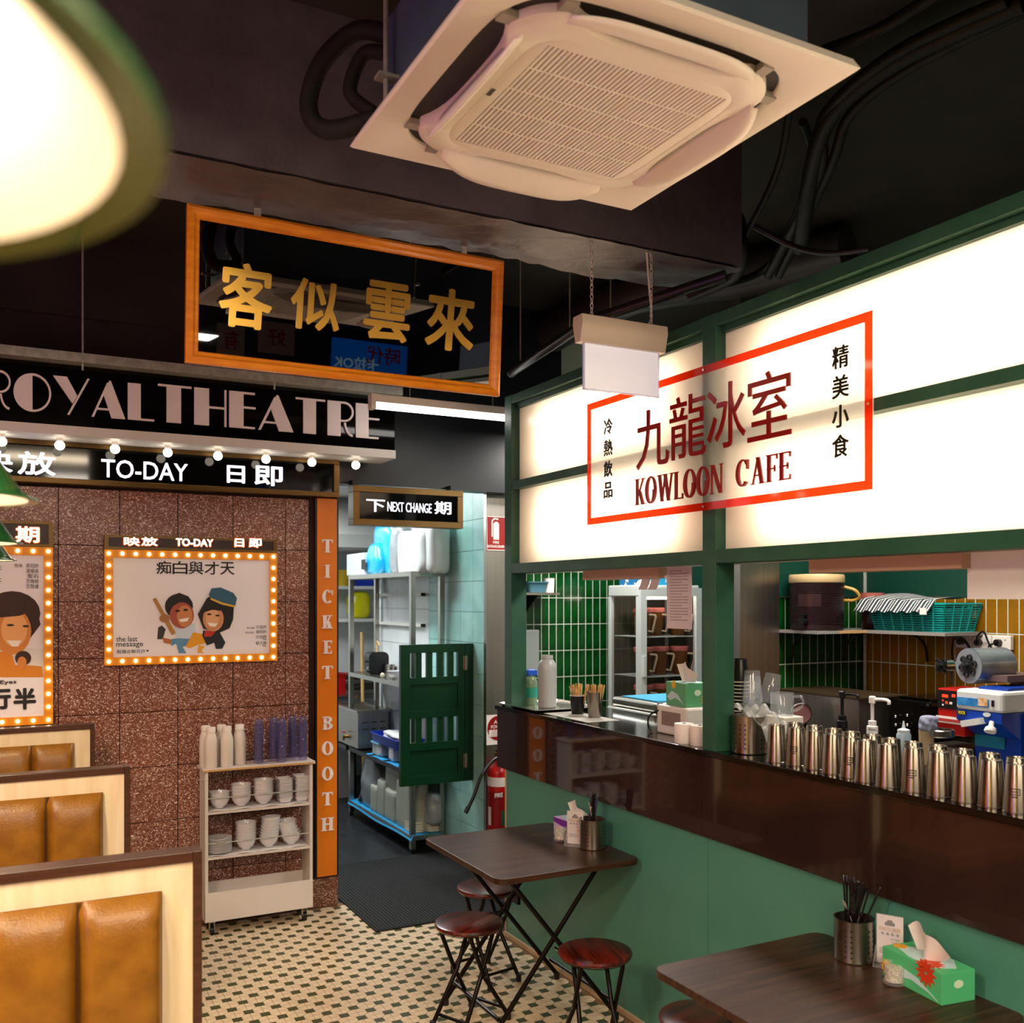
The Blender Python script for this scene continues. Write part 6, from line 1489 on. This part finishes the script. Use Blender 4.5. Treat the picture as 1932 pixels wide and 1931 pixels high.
def order_card(label, loc, rz, num):
    t = thing('order_card', label, 'card', loc, None, rz)
    ac_ = thin_clear('card_acrylic', 'ffffff', .12, .04, 0, 1.45)
    W, H = .075, .150
    obj('card', MB().box((-W/2, -.0008, .006), (W/2, .0008, H)), 'paper_white', t, world=False)
    obj('acrylic_sleeve', MB().box((-W/2-.002, -.003, .003), (W/2+.002, -.002, H+.003)), ac_, t, world=False)
    obj('acrylic_foot', MB().prism([(-.036, .0), (.036, .0), (.036, .0025), (.004, .055), (-.004, .055), (-.036, .0025)], (-W/2-.004, 0, 0), (0, 1, 0), (0, 0, 1), .003).prism([(-.036, .0), (.036, .0), (.036, .0025), (-.036, .0025)], (-W/2, 0, 0), (0, 1, 0), (0, 0, 1), W), ac_, t, world=False)
    Yf = -.0012; gp = mat('gold_ink', 'c08a3a', .6)
    def tx(s, x0, z0, w_, h_, m): text('print_text', s, (x0, Yf, z0), FX, FZ, w_, h_, m, t, .0006, .01).location = (0, 0, 0)
    obj('logo', MB().prism([(-.014, .120), (.014, .120), (.014, .130), (.009, .130), (.007, .137), (-.007, .137), (-.009, .130), (-.014, .130)], (0, Yf, 0), FX, FZ, .0006), 'ink', t, world=False)
    tx('SCAN TO ORDER', -.031, .104, .062, .011, gp)
    for k in range(4): tx('掃碼點餐'[k], -.025+.0145*k, .091, .008, .008, 'ink')
    tx('TABLE NUMBER', .001, .079, .026, .0035, 'ink'); tx(num, .006, .058, .018, .015, gp)
    for k in range(3): obj('text_line', MB().box((-.03, Yf-.0005, .048-.006*k), (.03-.01*k, Yf, .0495-.006*k)), 'ink', t, world=False)
    return t
order_card('acrylic order card numbered 27 beside the green tissue box', (2.352, 2.045, .72), math.radians(-62), '27')
order_card('acrylic order card standing before the purple tissue box', (2.262, 3.70, .72), math.radians(-52), '26')
def shaker_jar(label, loc, fill):
    t = thing('toothpick_jar', label, 'jar', loc)
    gl_ = thin_clear('jar_glass', 'ffffff', .08, .03, 0, 1.5)
    obj('glass', MB().lathe([(1e-4, .002), (.028, 0), (.032, .004), (.032, .012), (.029, .016), (.029, .030), (.031, .034), (.029, .038), (.029, .052), (.0305, .058), (.0285, .058), (.027, .040), (.027, .010), (1e-4, .008)], 28), gl_, t, True, False)
    obj('contents', MB().lathe([(1e-4, .010), (.0262, .010), (.0262, .048), (1e-4, .052)], 20), mat('toothpicks', 'd8d2bd', .7, var=(120, 'a8a08a', 2), bump=(300, .6)), t, True, False)
    return t
shaker_jar('small glass jar of wrapped toothpicks before the green tissue box', (2.255, 1.945, .72), 0)
shaker_jar('small glass jar beside the purple tissue box', (2.245, 3.80, .72), 0)
# ================================================================== BEHIND THE BAR
bb = thing('back_bench', 'steel bench along the mustard tiles behind the bar', 'bench', (4.2, 2.8, 0))
obj('bench_top', MB().box((3.50, .2, .90), (4.57, 4.14, .94)), 'steel', bb); obj('bench_body', MB().box((3.54, .2, .0), (4.56, 4.14, .90)), 'dark_metal', bb)
lb_ = thing('left_bench', 'steel bench below the contact grill and fridge', 'bench', (3.1, 4.4, 0))
obj('bench_top', MB().box((2.875, 3.90, 1.06), (3.40, 5.0, 1.10)), 'steel', lb_); obj('bench_body', MB().box((2.90, 3.94, .0), (3.38, 4.96, 1.06)), 'dark_metal', lb_)
# ---- fridge with jugs
fg = thing('display_fridge', 'white glass-door display fridge holding jugs of brown drink', 'fridge', (4.17, 5.75, 0))
fx0, fx1, fy0, fy1, fz1_ = 3.905, 4.435, 5.52, 5.93, 1.915
mat('fridge_white', 'c9d2d0', .35); mat('fridge_dark', '4a4238', .5)
for x in (fx0, fx1-.03):
    for y in (fy0+.03, fy1-.03): obj('corner_post', MB().box((x, y, .1), (x+.03, y+.03, fz1_-.08)), 'fridge_white', fg)
obj('cap', MB().box((fx0, fy0+.03, fz1_-.08), (fx1, fy1, fz1_)), 'fridge_white', fg, bevel=.008); obj('base', MB().box((fx0, fy0+.03, 0), (fx1, fy1, .55)), 'fridge_white', fg, bevel=.008)
obj('back_wall', MB().box((fx0+.02, fy1-.012, .55), (fx1-.02, fy1-.004, fz1_-.08)), 'fridge_dark', fg); obj('side_wall', MB().box((fx1-.012, fy0+.05, .55), (fx1-.004, fy1-.02, fz1_-.08)), 'fridge_dark', fg)
dr = obj('door_frame', MB().box((fx0, fy0, .55), (fx0+.05, fy0+.028, fz1_-.02)), 'fridge_white', fg)
for a, b in (((fx1-.05, .55), (fx1, fz1_-.02)), ((fx0+.05, .55), (fx1-.05, .60)), ((fx0+.05, fz1_-.075), (fx1-.05, fz1_-.02))):
    obj('door_frame', MB().box((a[0], fy0, a[1]), (b[0], fy0+.028, b[1])), 'fridge_white', fg)
fgl = thin_clear('fridge_glass', '1a1712', .06, .02, 0, 1.35)
obj('door_glass', MB().box((fx0+.05, fy0+.010, .60), (fx1-.05, fy0+.014, fz1_-.075)), fgl, fg); obj('side_glass', MB().box((fx0+.008, fy0+.06, .55), (fx0+.012, fy1-.03, fz1_-.08)), fgl, fg)
obj('door_handle', MB().box((fx0+.012, fy0-.02, 1.28), (fx0+.034, fy0, 1.42)), 'fridge_white', dr)
obj('added_glow_strip', MB().box((fx0+.06, fy0+.05, fz1_-.10), (fx1-.06, fy0+.075, fz1_-.084)), emission('added_fridge_glow', 'fff2dc', 14), fg)  # unseen glowing strip, added to brighten the jugs inside the fridge
FS = [1.555, 1.275, 1.005, .73]
for z in FS:
    s = obj('wire_shelf', MB().box((fx0+.02, fy0+.05, z-.008), (fx1-.02, fy0+.058, z)).box((fx0+.02, fy1-.06, z-.006), (fx1-.02, fy1-.054, z)), 'fridge_white', fg)
    for k in range(12): obj('shelf_wire', MB().cyl((fx0+.03+.04*k, fy0+.05, z-.003), (fx0+.03+.04*k, fy1-.055, z-.003), .002, 5), 'fridge_white', s)
mat('tea', '7a4a1c', .25, trans=.1); mat('pink_lid', 'c06a62', .4); mat('clear_handle', 'b9a48c', .3)
me_jb = MB().lathe([(1e-4, 0), (.050, 0), (.053, .005), (.066, .165), (.068, .17), (.064, .17), (1e-4, .165)], 24).mesh('jug_body', 'tea', True)
me_jl = MB().lathe([(.070, .168), (.071, .172), (.071, .196), (.066, .200), (1e-4, .200)], 24).mesh('lid', 'pink_lid', True)
me_jh = MB().tube([(.045, -.048, .150), (.085, -.085, .148), (.088, -.088, .135), (.066, -.068, .03), (.042, -.045, .035)], .008, 7).mesh('handle', 'clear_handle', True)
def jug(loc, label, rz=0, g='jugs in the display fridge'):
    t = thing('drink_jug', label, 'jug', loc, g, rz)
    link('jug_body', me_jb, t, False); link('lid', me_jl, t, False); link('handle', me_jh, t, False); return t
nm = ('top', 'second', 'third', 'lowest')
for s, z in enumerate(FS):
    for k, x in enumerate((4.04, 4.21, 4.36) if s else (4.03, 4.17, 4.34)):
        if s == 3 and k == 2: continue
        jug((x, fy0+.16+.04*(k % 2), z), 'pink-lidded jug of brown tea, %s along the %s fridge shelf' % (ORD[k], nm[s]), -.55+.1*k)
# boxes on the fridge
for k, (x0, x1, h_, col, lab) in enumerate(((3.93, 4.03, .07, '1d6fa8', 'dark blue tissue carton on the fridge top'), (4.05, 4.20, .075, '2aa3d8', 'light blue tissue carton on the fridge top'), (4.22, 4.30, .07, '3f9a55', 'green tissue carton on the fridge top'), (4.31, 4.42, .085, 'd86a8a', 'pink floral carton on the fridge top'))):
    o = tag(obj('carton', MB().box((x0, 5.62, fz1_), (x1, 5.82, fz1_+h_)), mat('carton_'+col, col, .5, var=(14, 'e8e6dc', 2, .55, .6)), None), lab, 'box', 'cartons on the fridge')
# ---- small wall shelf with tubs at the far left
ws = thing('bracket_shelf', 'small steel bracket shelf on the dark green tiles', 'shelf', (3.36, 5.95, 1.86))
sp = PY(1055, 1122, 5.85)
obj('board', MB().box((3.14, 5.84, 1.845), (sp.x, 6.09, 1.862)), 'steel', ws); obj('bracket', MB().prism([(6.09, 1.845), (6.09, 1.72), (5.90, 1.845)], (3.30, 0, 0), (0, 1, 0), (0, 0, 1), .012), 'dark_steel', ws)
open_tub('blue_grey_tub', 'slate blue plastic tub on the bracket shelf', 3.22, 3.38, 5.88, 6.06, 1.864, .075, mat('slate_blue', '3f6b7c', .4), 'tub')
pr = PY(1037, 1115, 5.92); tag(obj('foam_cup', MB().lathe([(1e-4, 0), (.035, 0), (.04, .10), (.042, .102), (1e-4, .102)], 20, (pr.x, 5.93, 1.863)), 'cap_white', None, True), 'white foam cup on the bracket shelf', 'cup')
td2 = thing('towel_dispenser', 'grey paper towel dispenser behind the green post', 'dispenser', (3.36, 6.05, 1.25))
obj('case', MB().box((3.16, 5.99, 1.27), (PY(1017, 1190, 6.0).x, 6.088, 1.60)), mat('dispenser_grey', '8d9290', .35), td2, bevel=.01); obj('opening', MB().box((3.20, 5.985, 1.27), (3.34, 5.99, 1.29)), 'ink', td2)
sb = thing('soap_bottle', 'clear hand-soap bottle with blue cap behind the milky bottle', 'bottle', (2.6, 4.64, 1.24))
so = PY(1001, 1320, 4.66)
obj('bottle_body', MB().lathe([(1e-4, 1.24), (.034, 1.24), (.038, 1.248), (.038, 1.365), (.028, 1.392), (.018, 1.40)], 20, (so.x, 4.66, 0)), mat('soap_clear', 'a9c4a0', .15, trans=.5), sb, True)
obj('cap', MB().box((so.x-.03, 4.635, 1.40), (so.x+.03, 4.685, 1.432)), mat('cap_blue', '1b57c4', .4), sb, bevel=.004)
obj('label', MB().lathe([(.0386, 1.28), (.0386, 1.335)], 20, (so.x, 4.66, 0)), mat('teal_label', '2fa08a', .5), sb, True)
# ---- urn shelf and brackets
us = thing('corner_shelf', 'grey corner shelf with urn and basket on tiled walls', 'shelf', (4.3, 3.8, 1.64))
obj('board', MB().box((3.885, 3.86, 1.628), (4.57, 4.16, 1.645)), mat('shelf_grey', '8f8a86', .5), us); obj('board', MB().box((4.25, 3.35, 1.628), (4.57, 3.86, 1.645)), 'shelf_grey', us)
obj('raw_edge', MB().box((4.05, 3.857, 1.629), (4.25, 3.86, 1.644)), 'raw_edge', us)
def bracket(p, d):
    b = MB().tube(bez([(p[0], p[1], 1.626), (p[0]+d[0]*.10, p[1]+d[1]*.10, 1.615), (p[0]+d[0]*.17, p[1]+d[1]*.17, 1.56), (p[0]+d[0]*.19, p[1]+d[1]*.19, 1.47)]), .008, 6)
    obj('bracket', b, 'black_plastic', us, True)
bracket((3.98, 3.96), (0, 1)); bracket((4.40, 3.96), (0, 1)); bracket((4.36, 3.70), (1, 0)); bracket((4.36, 3.42), (1, 0))
un = thing('tea_urn', 'dark brown ribbed tea urn with cream lid and handle', 'urn', (4.02, 4.0, 1.646))
prof = [(1e-4, 0), (.138, 0), (.143, .006), (.143, .03)]
for k in range(24):
    z = .035+.0093*k; prof += [(.1425, z), (.1465, z+.002), (.1465, z+.006), (.1425, z+.008)]
prof += [(.143, .262)]
obj('body', MB().lathe(prof, 44), mat('urn_brown', '241317', .3), un, True, False)
obj('lid', MB().lathe([(.147, .262), (.150, .266), (.150, .300), (.145, .308), (.06, .312), (1e-4, .312)], 40), mat('urn_cream', 'c7ab7c', .45), un, True, False)
obj('handle', MB().tube(bez([(.10, -.10, .24), (.135, -.15, .22), (.16, -.155, .185), (.155, -.12, .165), (.13, -.07, .165)]), .009, 8), mat('handle_gold', 'c99a4a', .4), un, True, False)
obj('label_plate', MB().grid(lambda u, v: (.1472*math.cos(PI*(1.02+.28*u)), .1472*math.sin(PI*(1.02+.28*u)), .13+.07*v), 10, 1), mat('plate_brown', '301d1e', .25), un, True, False)
tp_ = obj('tap', MB().cyl((-.13, -.05, .05), (-.18, -.06, .05), .018, 12).cyl((-.165, -.058, .02), (-.165, -.058, .085), .012, 10), 'black_plastic', un, True, False)
obj('tap_lever', MB().box((-.19, -.075, .085), (-.14, -.045, .097)), 'black_plastic', tp_, world=False)
pj_ = thing('lidded_jug', 'brown jug with pink lid beside the teal basket', 'jug', (4.40, 3.955, 1.646))
obj('jug_body', MB().lathe([(1e-4, 0), (.052, 0), (.055, .004), (.062, .15), (1e-4, .15)], 24), mat('dark_tea', '35191a', .3), pj_, True, False); obj('lid', MB().lathe([(.064, .15), (.070, .205), (.072, .208), (1e-4, .206)], 24), 'pink_lid', pj_, True, False)
# teal basket with pierced sides
bk_ = thing('teal_basket', 'teal pierced plastic basket on the corner shelf', 'basket', (4.42, 3.57, 1.646))
mat('teal', '0f9c96', .4)
bx0, bx1, by0_, by1_, bz0, bz1_ = 4.275, 4.565, 3.37, 3.87, 1.646, 1.792
def basket_side(p, q, nrm, n):
    """side with pierced rows: rails and uprights"""
    p, q, nrm = Vector(p), Vector(q), Vector(nrm); out = .028; H = bz1_-bz0
    def pt(s, h): return p+(q-p)*s+nrm*(out*h)+Vector((0, 0, H*h))+((q-p).normalized()*((s-.5)*2*out*h))
    b = MB()
    for h in [k/12 for k in range(13)]:
        b.tube([pt(0, h), pt(1, h)], .0035 if 0 < h < 1 else .006, 5)
    for k in range(n+1): b.tube([pt(k/n, 0), pt(k/n, 1)], .006, 5)
    return obj('pierced_side', b, 'teal', bk_)
basket_side((bx0+.03, by1_-.03, bz0), (bx0+.03, by0_+.03, bz0), (-1, 0, 0), 7); basket_side((bx0+.03, by0_+.03, bz0), (bx1-.03, by0_+.03, bz0), (0, -1, 0), 4)
basket_side((bx1-.03, by0_+.03, bz0), (bx1-.03, by1_-.03, bz0), (1, 0, 0), 7); basket_side((bx1-.03, by1_-.03, bz0), (bx0+.03, by1_-.03, bz0), (0, 1, 0), 4)
obj('basket_base', MB().box((bx0+.03, by0_+.03, bz0), (bx1-.03, by1_-.03, bz0+.006)), 'teal', bk_)
obj('basket_liner', MB().box((bx0+.036, by0_+.036, bz0+.01), (bx1-.036, by1_-.036, bz1_-.03)), mat('teal_dark', '0a7f7c', .5), bk_)
def stripes():
    m = bpy.data.materials.new('striped_cloth'); m.use_nodes = True; nt = m.node_tree; b = nt.nodes['Principled BSDF']; b.inputs['Roughness'].default_value = .85
    tc = nt.nodes.new('ShaderNodeTexCoord'); sp_ = nt.nodes.new('ShaderNodeSeparateXYZ'); nt.links.new(tc.outputs['Object'], sp_.inputs[0])
    mu = nt.nodes.new('ShaderNodeMath'); mu.operation = 'MULTIPLY'; mu.inputs[1].default_value = 300; nt.links.new(sp_.outputs[1], mu.inputs[0])
    sn = nt.nodes.new('ShaderNodeMath'); sn.operation = 'SINE'; nt.links.new(mu.outputs[0], sn.inputs[0])
    cr = nt.nodes.new('ShaderNodeValToRGB'); cr.color_ramp.elements[0].position = .45; cr.color_ramp.elements[1].position = .55
    cr.color_ramp.elements[0].color = lin('2a2e33'); cr.color_ramp.elements[1].color = lin('dfe3e2')
    nt.links.new(sn.outputs[0], cr.inputs[0]); nt.links.new(cr.outputs[0], b.inputs['Base Color']); return m
def drape(u, v):
    x = 4.225+.33*u; y = 3.93-.50*v
    z = bz1_+.012+.030*math.sin(min(1, u*1.2)*PI*.5)+.018*math.sin(v*5+1)*u+.006*math.sin(v*40)*(1-u)
    if u < .18: z -= (.18-u)*.30
    return (x, y, z)
dp = tag(obj('striped_towel', MB().grid(drape, 26, 40), stripes(), None, True), 'black and white striped tea towel draped over the teal basket', 'towel')
obj('towel_tag', MB().box((4.222, 3.44, bz1_-.055), (4.226, 3.48, bz1_-.02)), 'cap_white', dp)
# ---- power outlets with plugs
po = thing('power_outlets', 'row of three white double power outlets on mustard tiles', 'outlet', (4.56, 3.15, 1.53))
oy = [PX(1806, 1210, 4.56).y, PX(1838, 1210, 4.56).y, PX(1874, 1210, 4.56).y, PX(1911, 1212, 4.56).y]; oz = PX(1850, 1211, 4.56).z
for a, b in zip(oy[:-1], oy[1:]):
    o = obj('outlet_plate', MB().box((4.545, b+.002, oz-.037), (4.572, a-.002, oz+.037)), 'white_plastic', po, bevel=.004)
    for q in (.3, .7): obj('rocker', MB().box((4.542, b+(a-b)*q-.006, oz+.015), (4.545, b+(a-b)*q+.006, oz+.026)), 'white_paint', o)
pl = [PX(1812, 1211, 4.53), PX(1845, 1213, 4.53), PX(1882, 1213, 4.53)]
ends = [[PX(1800, 1205, 4.5), PX(1796, 1225, 4.5), PX(1797, 1250, 4.47), PX(1795, 1290, 4.4)], [PX(1845, 1200, 4.5), PX(1856, 1193, 4.5), PX(1866, 1215, 4.5), PX(1880, 1235, 4.5), PX(1905, 1265, 4.48)], [PX(1872, 1216, 4.5), PX(1866, 1222, 4.5), PX(1890, 1240, 4.5), PX(1917, 1290, 4.45)]]
for k, (p, e) in enumerate(zip(pl, ends)):
    t = thing('power_plug', ('black plug with cord in the outlet nearest the basket', 'black plug with looping cord in the middle outlet', 'black plug with long cord in the outlet farthest from the basket')[k], 'plug', p, 'black plugs')
    obj('plug_body', MB().cyl((p.x-.012, p.y, p.z), (4.545, p.y, p.z), .017, 16), 'black_plastic', t, True); obj('cord', MB().tube(bez([(p.x-.01, p.y, p.z)]+e), .005, 7), 'black_plastic', t, True)
# ---- film roll of the cup sealer
sr = thing('sealer_film_roll', 'silver film roll with black star knobs above the ice machine', 'sealer', (4.1, 3.05, 1.4))
c = PY(1826, 1258, 2.98); R = .083; ax = Vector((1, -.18, 0)).normalized()
c = Vector((3.97, 2.97, 0)); pc = PX(1828, 1257, 3.97); c = pc
obj('film', MB().lathe([(.055, 0), (R, 0), (R, .20), (.055, .20)], 36, c, ax), mat('film_silver', 'aab0b4', .22, metal=.7, var=(7, '7f8a98', 2)), sr, True)
obj('roll_end', MB().lathe([(.035, -.002), (R-.002, -.002)], 36, c, ax), mat('film_edge', '7c8087', .35), sr, True)
def star(cc, r, n=6):
    b = MB().lathe([(1e-4, -.030), (.012, -.028), (.014, -.012), (r*.62, -.010), (r*.62, -.004), (1e-4, -.004)], 20, cc, ax)
    X = ax.orthogonal().normalized(); Y = ax.cross(X)
    for k in range(n):
        a = 2*PI*k/n; p0 = cc+(X*math.cos(a)+Y*math.sin(a))*r*.72-ax*.007
        b.tube([p0+(X*math.cos(q)+Y*math.sin(q))*r*.26 for q in [2*PI*i/10 for i in range(10)]], .004, 5, True)
    return b
obj('star_knob', star(c, .055), 'black_plastic', sr, True)
c2 = PX(1778, 1257, 4.10); obj('star_knob', star(c2, .045, 4), 'black_plastic', sr, True); obj('take_up_reel', MB().lathe([(.03, 0), (.032, .05), (.02, .06), (.02, .10)], 24, c2, ax), 'chrome', sr, True)
obj('roll_arm', MB().box((4.02, 2.84, 1.44), (4.30, 3.02, 1.47)), mat('sealer_brown', '6a5650', .4), sr); obj('body_column', MB().box((4.24, 2.76, .942), (4.44, 2.98, 1.44)), 'sealer_brown', sr)
# ---- cup sealer with red control panel
cs = thing('cup_sealer', 'cup sealing machine with black and red control panel', 'sealer', (4.05, 3.2, .94))
sx = 3.93
ra = PX(1769, 1298, sx); rb = PX(1817, 1350, sx)
obj('housing', MB().box((sx, 2.99, 1.18), (sx+.20, ra.y, ra.z)), 'red_paint', cs, bevel=.006)
obj('control_face', MB().box((sx-.003, 2.992, PX(1790, 1338, sx).z), (sx, ra.y-.002, PX(1790, 1304, sx).z)), 'black_plastic', cs)
for u, v, w_, h_, m in ((1783, 1313, 11, 5, 'red_led'), (1799, 1313, 6, 5, 'red_led'), (1779, 1322, 3, 4, 'red_soft'), (1786, 1326, 5, 5, 'red_soft'), (1794, 1327, 5, 4, 'cap_white'), (1779, 1330, 3, 3, 'cap_white')):
    if m == 'red_led': emission('red_led', 'ff3018', 3)
    if m == 'red_soft': mat('red_soft', 'd85040', .4)
    a = PX(u-w_/2, v, sx-.004); b = PX(u+w_/2, v, sx-.004); hz_ = h_*.0028/2
    obj('display' if m == 'red_led' else 'button', MB().box((sx-.005, b.y, a.z-hz_), (sx-.003, a.y, a.z+hz_)), m, cs)
obj('warning_plate', MB().box((sx-.012, 2.99, PX(1800, 1366, sx).z), (sx-.006, ra.y, PX(1780, 1351, sx).z)), 'cap_white', cs); obj('warning_label', MB().box((sx-.014, 2.995, PX(1800, 1363, sx).z), (sx-.012, ra.y-.01, PX(1780, 1355, sx).z)), mat('warn_red', 'b03838', .5), cs)
obj('cup_ring', MB().lathe([(.060, 0), (.064, .004), (.064, .030), (.060, .034), (.052, .034), (.052, 0)], 32, PX(1773, 1390, 3.80)), 'steel', cs, True)
obj('lower_body', MB().box((3.88, 2.99, .942), (4.16, 3.22, 1.12)), 'steel_brushed', cs)
# ---- ice shaver
im = thing('ice_shaver', 'blue and white ice shaving machine behind the tumblers', 'ice machine', (4.05, 2.75, .94))
ix = 3.86; ya_ = PX(1803, 1340, ix).y; yb2 = PX(1892, 1340, ix).y; zt_ = PX(1810, 1300, ix).z; zm = PX(1810, 1339, ix).z; zl = PX(1810, 1353, ix).z
mat('ice_blue', '0a3a9c', .3); mat('ice_white', 'd3d6d6', .35)
obj('white_head', MB().box((ix, yb2, zm), (ix+.34, ya_, zt_)), 'ice_white', im, bevel=.014); obj('blue_hopper', MB().box((ix+.08, yb2+.03, zt_-.002), (ix+.30, ya_-.06, zt_+.012)), 'ice_blue', im)
prof2 = [(ix+.0, zm), (ix+.30, zm), (ix+.30, .945), (ix+.0, .945), (ix+.0, .985), (ix+.13, 1.0), (ix+.13, zl-.09), (ix+.0, zl-.01)]
obj('blue_body', MB().prism([(p, q) for p, q in prof2], (0, ya_-.004, 0), (1, 0, 0), (0, 0, 1), -(yb2-ya_)*-1 if False else (ya_-yb2-.01)), 'ice_blue', im)
obj('side_cover', MB().box((ix+.14, yb2-.035, .945), (ix+.34, yb2-.002, zm-.005)), 'ice_white', im, bevel=.006)
ixf = ix-.001
def ibox(name, u0, u1, vt, vb, X, m, t=.003):
    a = PX(u0, vt, X); b = PX(u1, vb, X); z1_ = PX((u0+u1)/2, vt, X).z; z0_ = PX((u0+u1)/2, vb, X).z
    return obj(name, MB().box((X-t, b.y, z0_), (X, a.y, z1_)), m, im)
ibox('print_panel', 1806, 1866, 1318, 1333, ixf, mat('print_blue', '1668b4', .4, var=(40, '3d8fd0', 3))); ibox('printed_mark', 1845, 1863, 1318, 1333, ixf-.003, mat('print_orange', 'd08a2a', .5, var=(60, 'e8d8c0', 2)), .001)
ibox('switch', 1871, 1876, 1322, 1334, ixf, 'black_plastic'); ibox('maker_plate', 1806, 1823, 1341, 1349, ixf, 'black_plastic')
a = PX(1807.5, 1347.5, ixf-.0032); b = PX(1821.5, 1342.5, ixf-.0032); text('maker_letters', 'VEVOR', (a.x, a.y, a.z), CX_, CZ_, a.y-b.y, b.z-a.z, mat('maker_yellow', 'e8d21a', .5), im, .0008, .03)
o_ = PX(1862, 1349, ixf); obj('oval_badge', MB().prism(ell(0, 0, .019, .010, 20), (ixf, o_.y, o_.z), (0, -1, 0), (0, 0, 1), .002), 'ice_white', im)
ibox('info_panel', 1840, 1896, 1383, 1411, ix+.128, mat('info_teal', '127a9c', .4))
k0 = PX(1852, 1368, ix-.02); obj('chute', MB().obox((k0.x+.03, k0.y+.05, k0.z+.005), ((1, 0, 0), (0, 1, -.25), (0, .25, 1)), (.04, .05, .014)), 'ice_white', im)
obj('adjust_knob', MB().lathe([(1e-4, 0), (.024, 0), (.026, .006), (.022, .020), (.012, .026), (.010, .05)], 14, PX(1868, 1382, ix-.03), (0.3, .1, .6)), 'cap_white', im, True)
# ---- steel boiler, black coffee machine, pumps and bottles
bo_ = thing('steel_boiler', 'square stainless boiler box beside the green tiles', 'boiler', (4.2, 3.85, .94))
z_t = PX(1600, 1318, 3.80).z
obj('box_body', MB().box((3.80, 3.50, .942), (4.14, 4.08, z_t)), 'steel_brushed', bo_, bevel=.004); obj('box_lid', MB().box((3.79, 3.49, z_t), (4.15, 4.09, z_t+.008)), mat('lid_brown', '5a4a36', .3, metal=.6), bo_)
cm = thing('coffee_machine', 'low black coffee machine against mustard tiles', 'coffee machine', (4.25, 3.35, .94))
zc = PX(1700, 1320, 4.0).z
obj('body', MB().box((4.0, 3.24, .942), (4.50, 3.48, zc)), 'black_gloss', cm, bevel=.02); obj('tray_top', MB().box((4.04, 3.26, zc), (4.48, 3.46, zc+.012)), 'black_gloss', cm, bevel=.006)
for u, v in ((1690, 1352), (1712, 1350), (1690, 1368), (1712, 1368)): p = PX(u, v, 3.985); obj('button', MB().sphere(p, .008, 10, 6), 'chrome', cm, True)
def pump(name, label, u, vt, vb, X, m, flip=1):
    p = PX(u, vb, X); q = PX(u, vt, X); z0, z1 = p.z, q.z; L = z1-z0
    t = thing(name, label, 'pump bottle', (X, p.y, .945), 'syrup pump bottles')
    b0 = (X, p.y, 0)
    obj('bottle_body', MB().lathe([(1e-4, .945), (.032, .945), (.034, .95), (.034, z0-.03), (.018, z0)], 20, b0), mat(name+'_glass_'+m, '2a1a10' if m == 'black_plastic' else 'c8b090', .15), t, True)
    obj('collar', MB().lathe([(.026, z0), (.026, z0+L*.20), (.019, z0+L*.22), (.019, z0+L*.34), (.010, z0+L*.36)], 20, b0), m, t, True)
    obj('pump_stem', MB().lathe([(.0075, z0+L*.34), (.0085, z0+L*.8), (.016, z0+L*.82), (.016, z1-.004), (.012, z1), (1e-4, z1)], 16, b0), m, t, True)
    obj('spout', MB().tube(bez([(X, p.y, z1-.016), (X+.01, p.y-.05*flip, z1-.012), (X+.01, p.y-.085*flip, z1-.016), (X+.01, p.y-.088*flip, z1-.032)]), .008, 8), m, t, True)
pump('syrup_pump', 'black syrup pump rising behind the tumblers', 1589, 1304, 1375, 3.66, 'black_plastic')
pump('syrup_pump', 'cream syrup pump rising behind the tumblers', 1646, 1314, 1385, 3.62, 'cap_white')
a = PX(1638, 1376, 3.59); text('pump_letters', 'MONIN', (3.593, a.y, a.z-.006), CX_, CZ_, .045, .010, 'ink', COL.objects['syrup_pump.001'], .0008, .02)
sq = thing('squeeze_bottle', 'clear squeeze bottle with pointed nozzle behind the tumblers', 'bottle', (3.62, 3.0, .945))
p = PX(1705, 1395, 3.62); b0 = (3.62, p.y, 0); q = PX(1705, 1361, 3.62).z
obj('bottle_body', MB().lathe([(1e-4, .945), (.030, .945), (.032, .95), (.032, p.z+.02), (.026, p.z+.03)], 20, b0), mat('squeeze_plastic', '9fb4bd', .3, trans=.3), sq, True)
obj('nozzle_cap', MB().lathe([(.027, p.z+.028), (.027, p.z+.042), (.008, p.z+.05), (.003, q), (1e-4, q)], 20, b0), mat('nozzle_white', 'c9d2d4', .4), sq, True)
sc_ = thing('round_dial', 'steel framed round dial beside the boiler', 'dial', (3.70, 3.9, 1.0))
p = PX(1511, 1346, 3.66)
obj('dial_rim', MB().lathe([(.055, -.010), (.058, 0), (.055, .012), (.050, .012), (.050, -.01)], 28, p, (-.4, -.9, 0)), 'chrome', sc_, True); obj('dial_face', MB().lathe([(1e-4, .006), (.051, .006)], 24, p, (-.4, -.9, 0)), mat('dial_face', '9a6a6a', .25, metal=.5), sc_, True)
obj('dial_back', MB().box((p.x, p.y+.01, .945), (p.x+.05, p.y+.06, p.z+.04)), 'black_plastic', sc_)
tag(bag('cloth_in_cup', 'crumpled grey cloth stuffed in a paper cup beside the sealer', tuple(PX(1752, 1380, 3.75)), (.07, .07, .07), mat('cloth_grey', '8a8ea6', .8), 'cloth', .18, 77), 'crumpled grey cloth stuffed in a paper cup beside the sealer', 'cloth')
p = PX(1748, 1380, 3.75); tag(obj('paper_cup', MB().lathe([(1e-4, .945), (.026, .945), (.034, p.z), (.035, p.z+.004), (.032, p.z)], 20, (p.x, p.y, 0)), mat('kraft_cup', 'b59a78', .6), None, True), 'kraft paper cup under the crumpled grey cloth', 'cup')
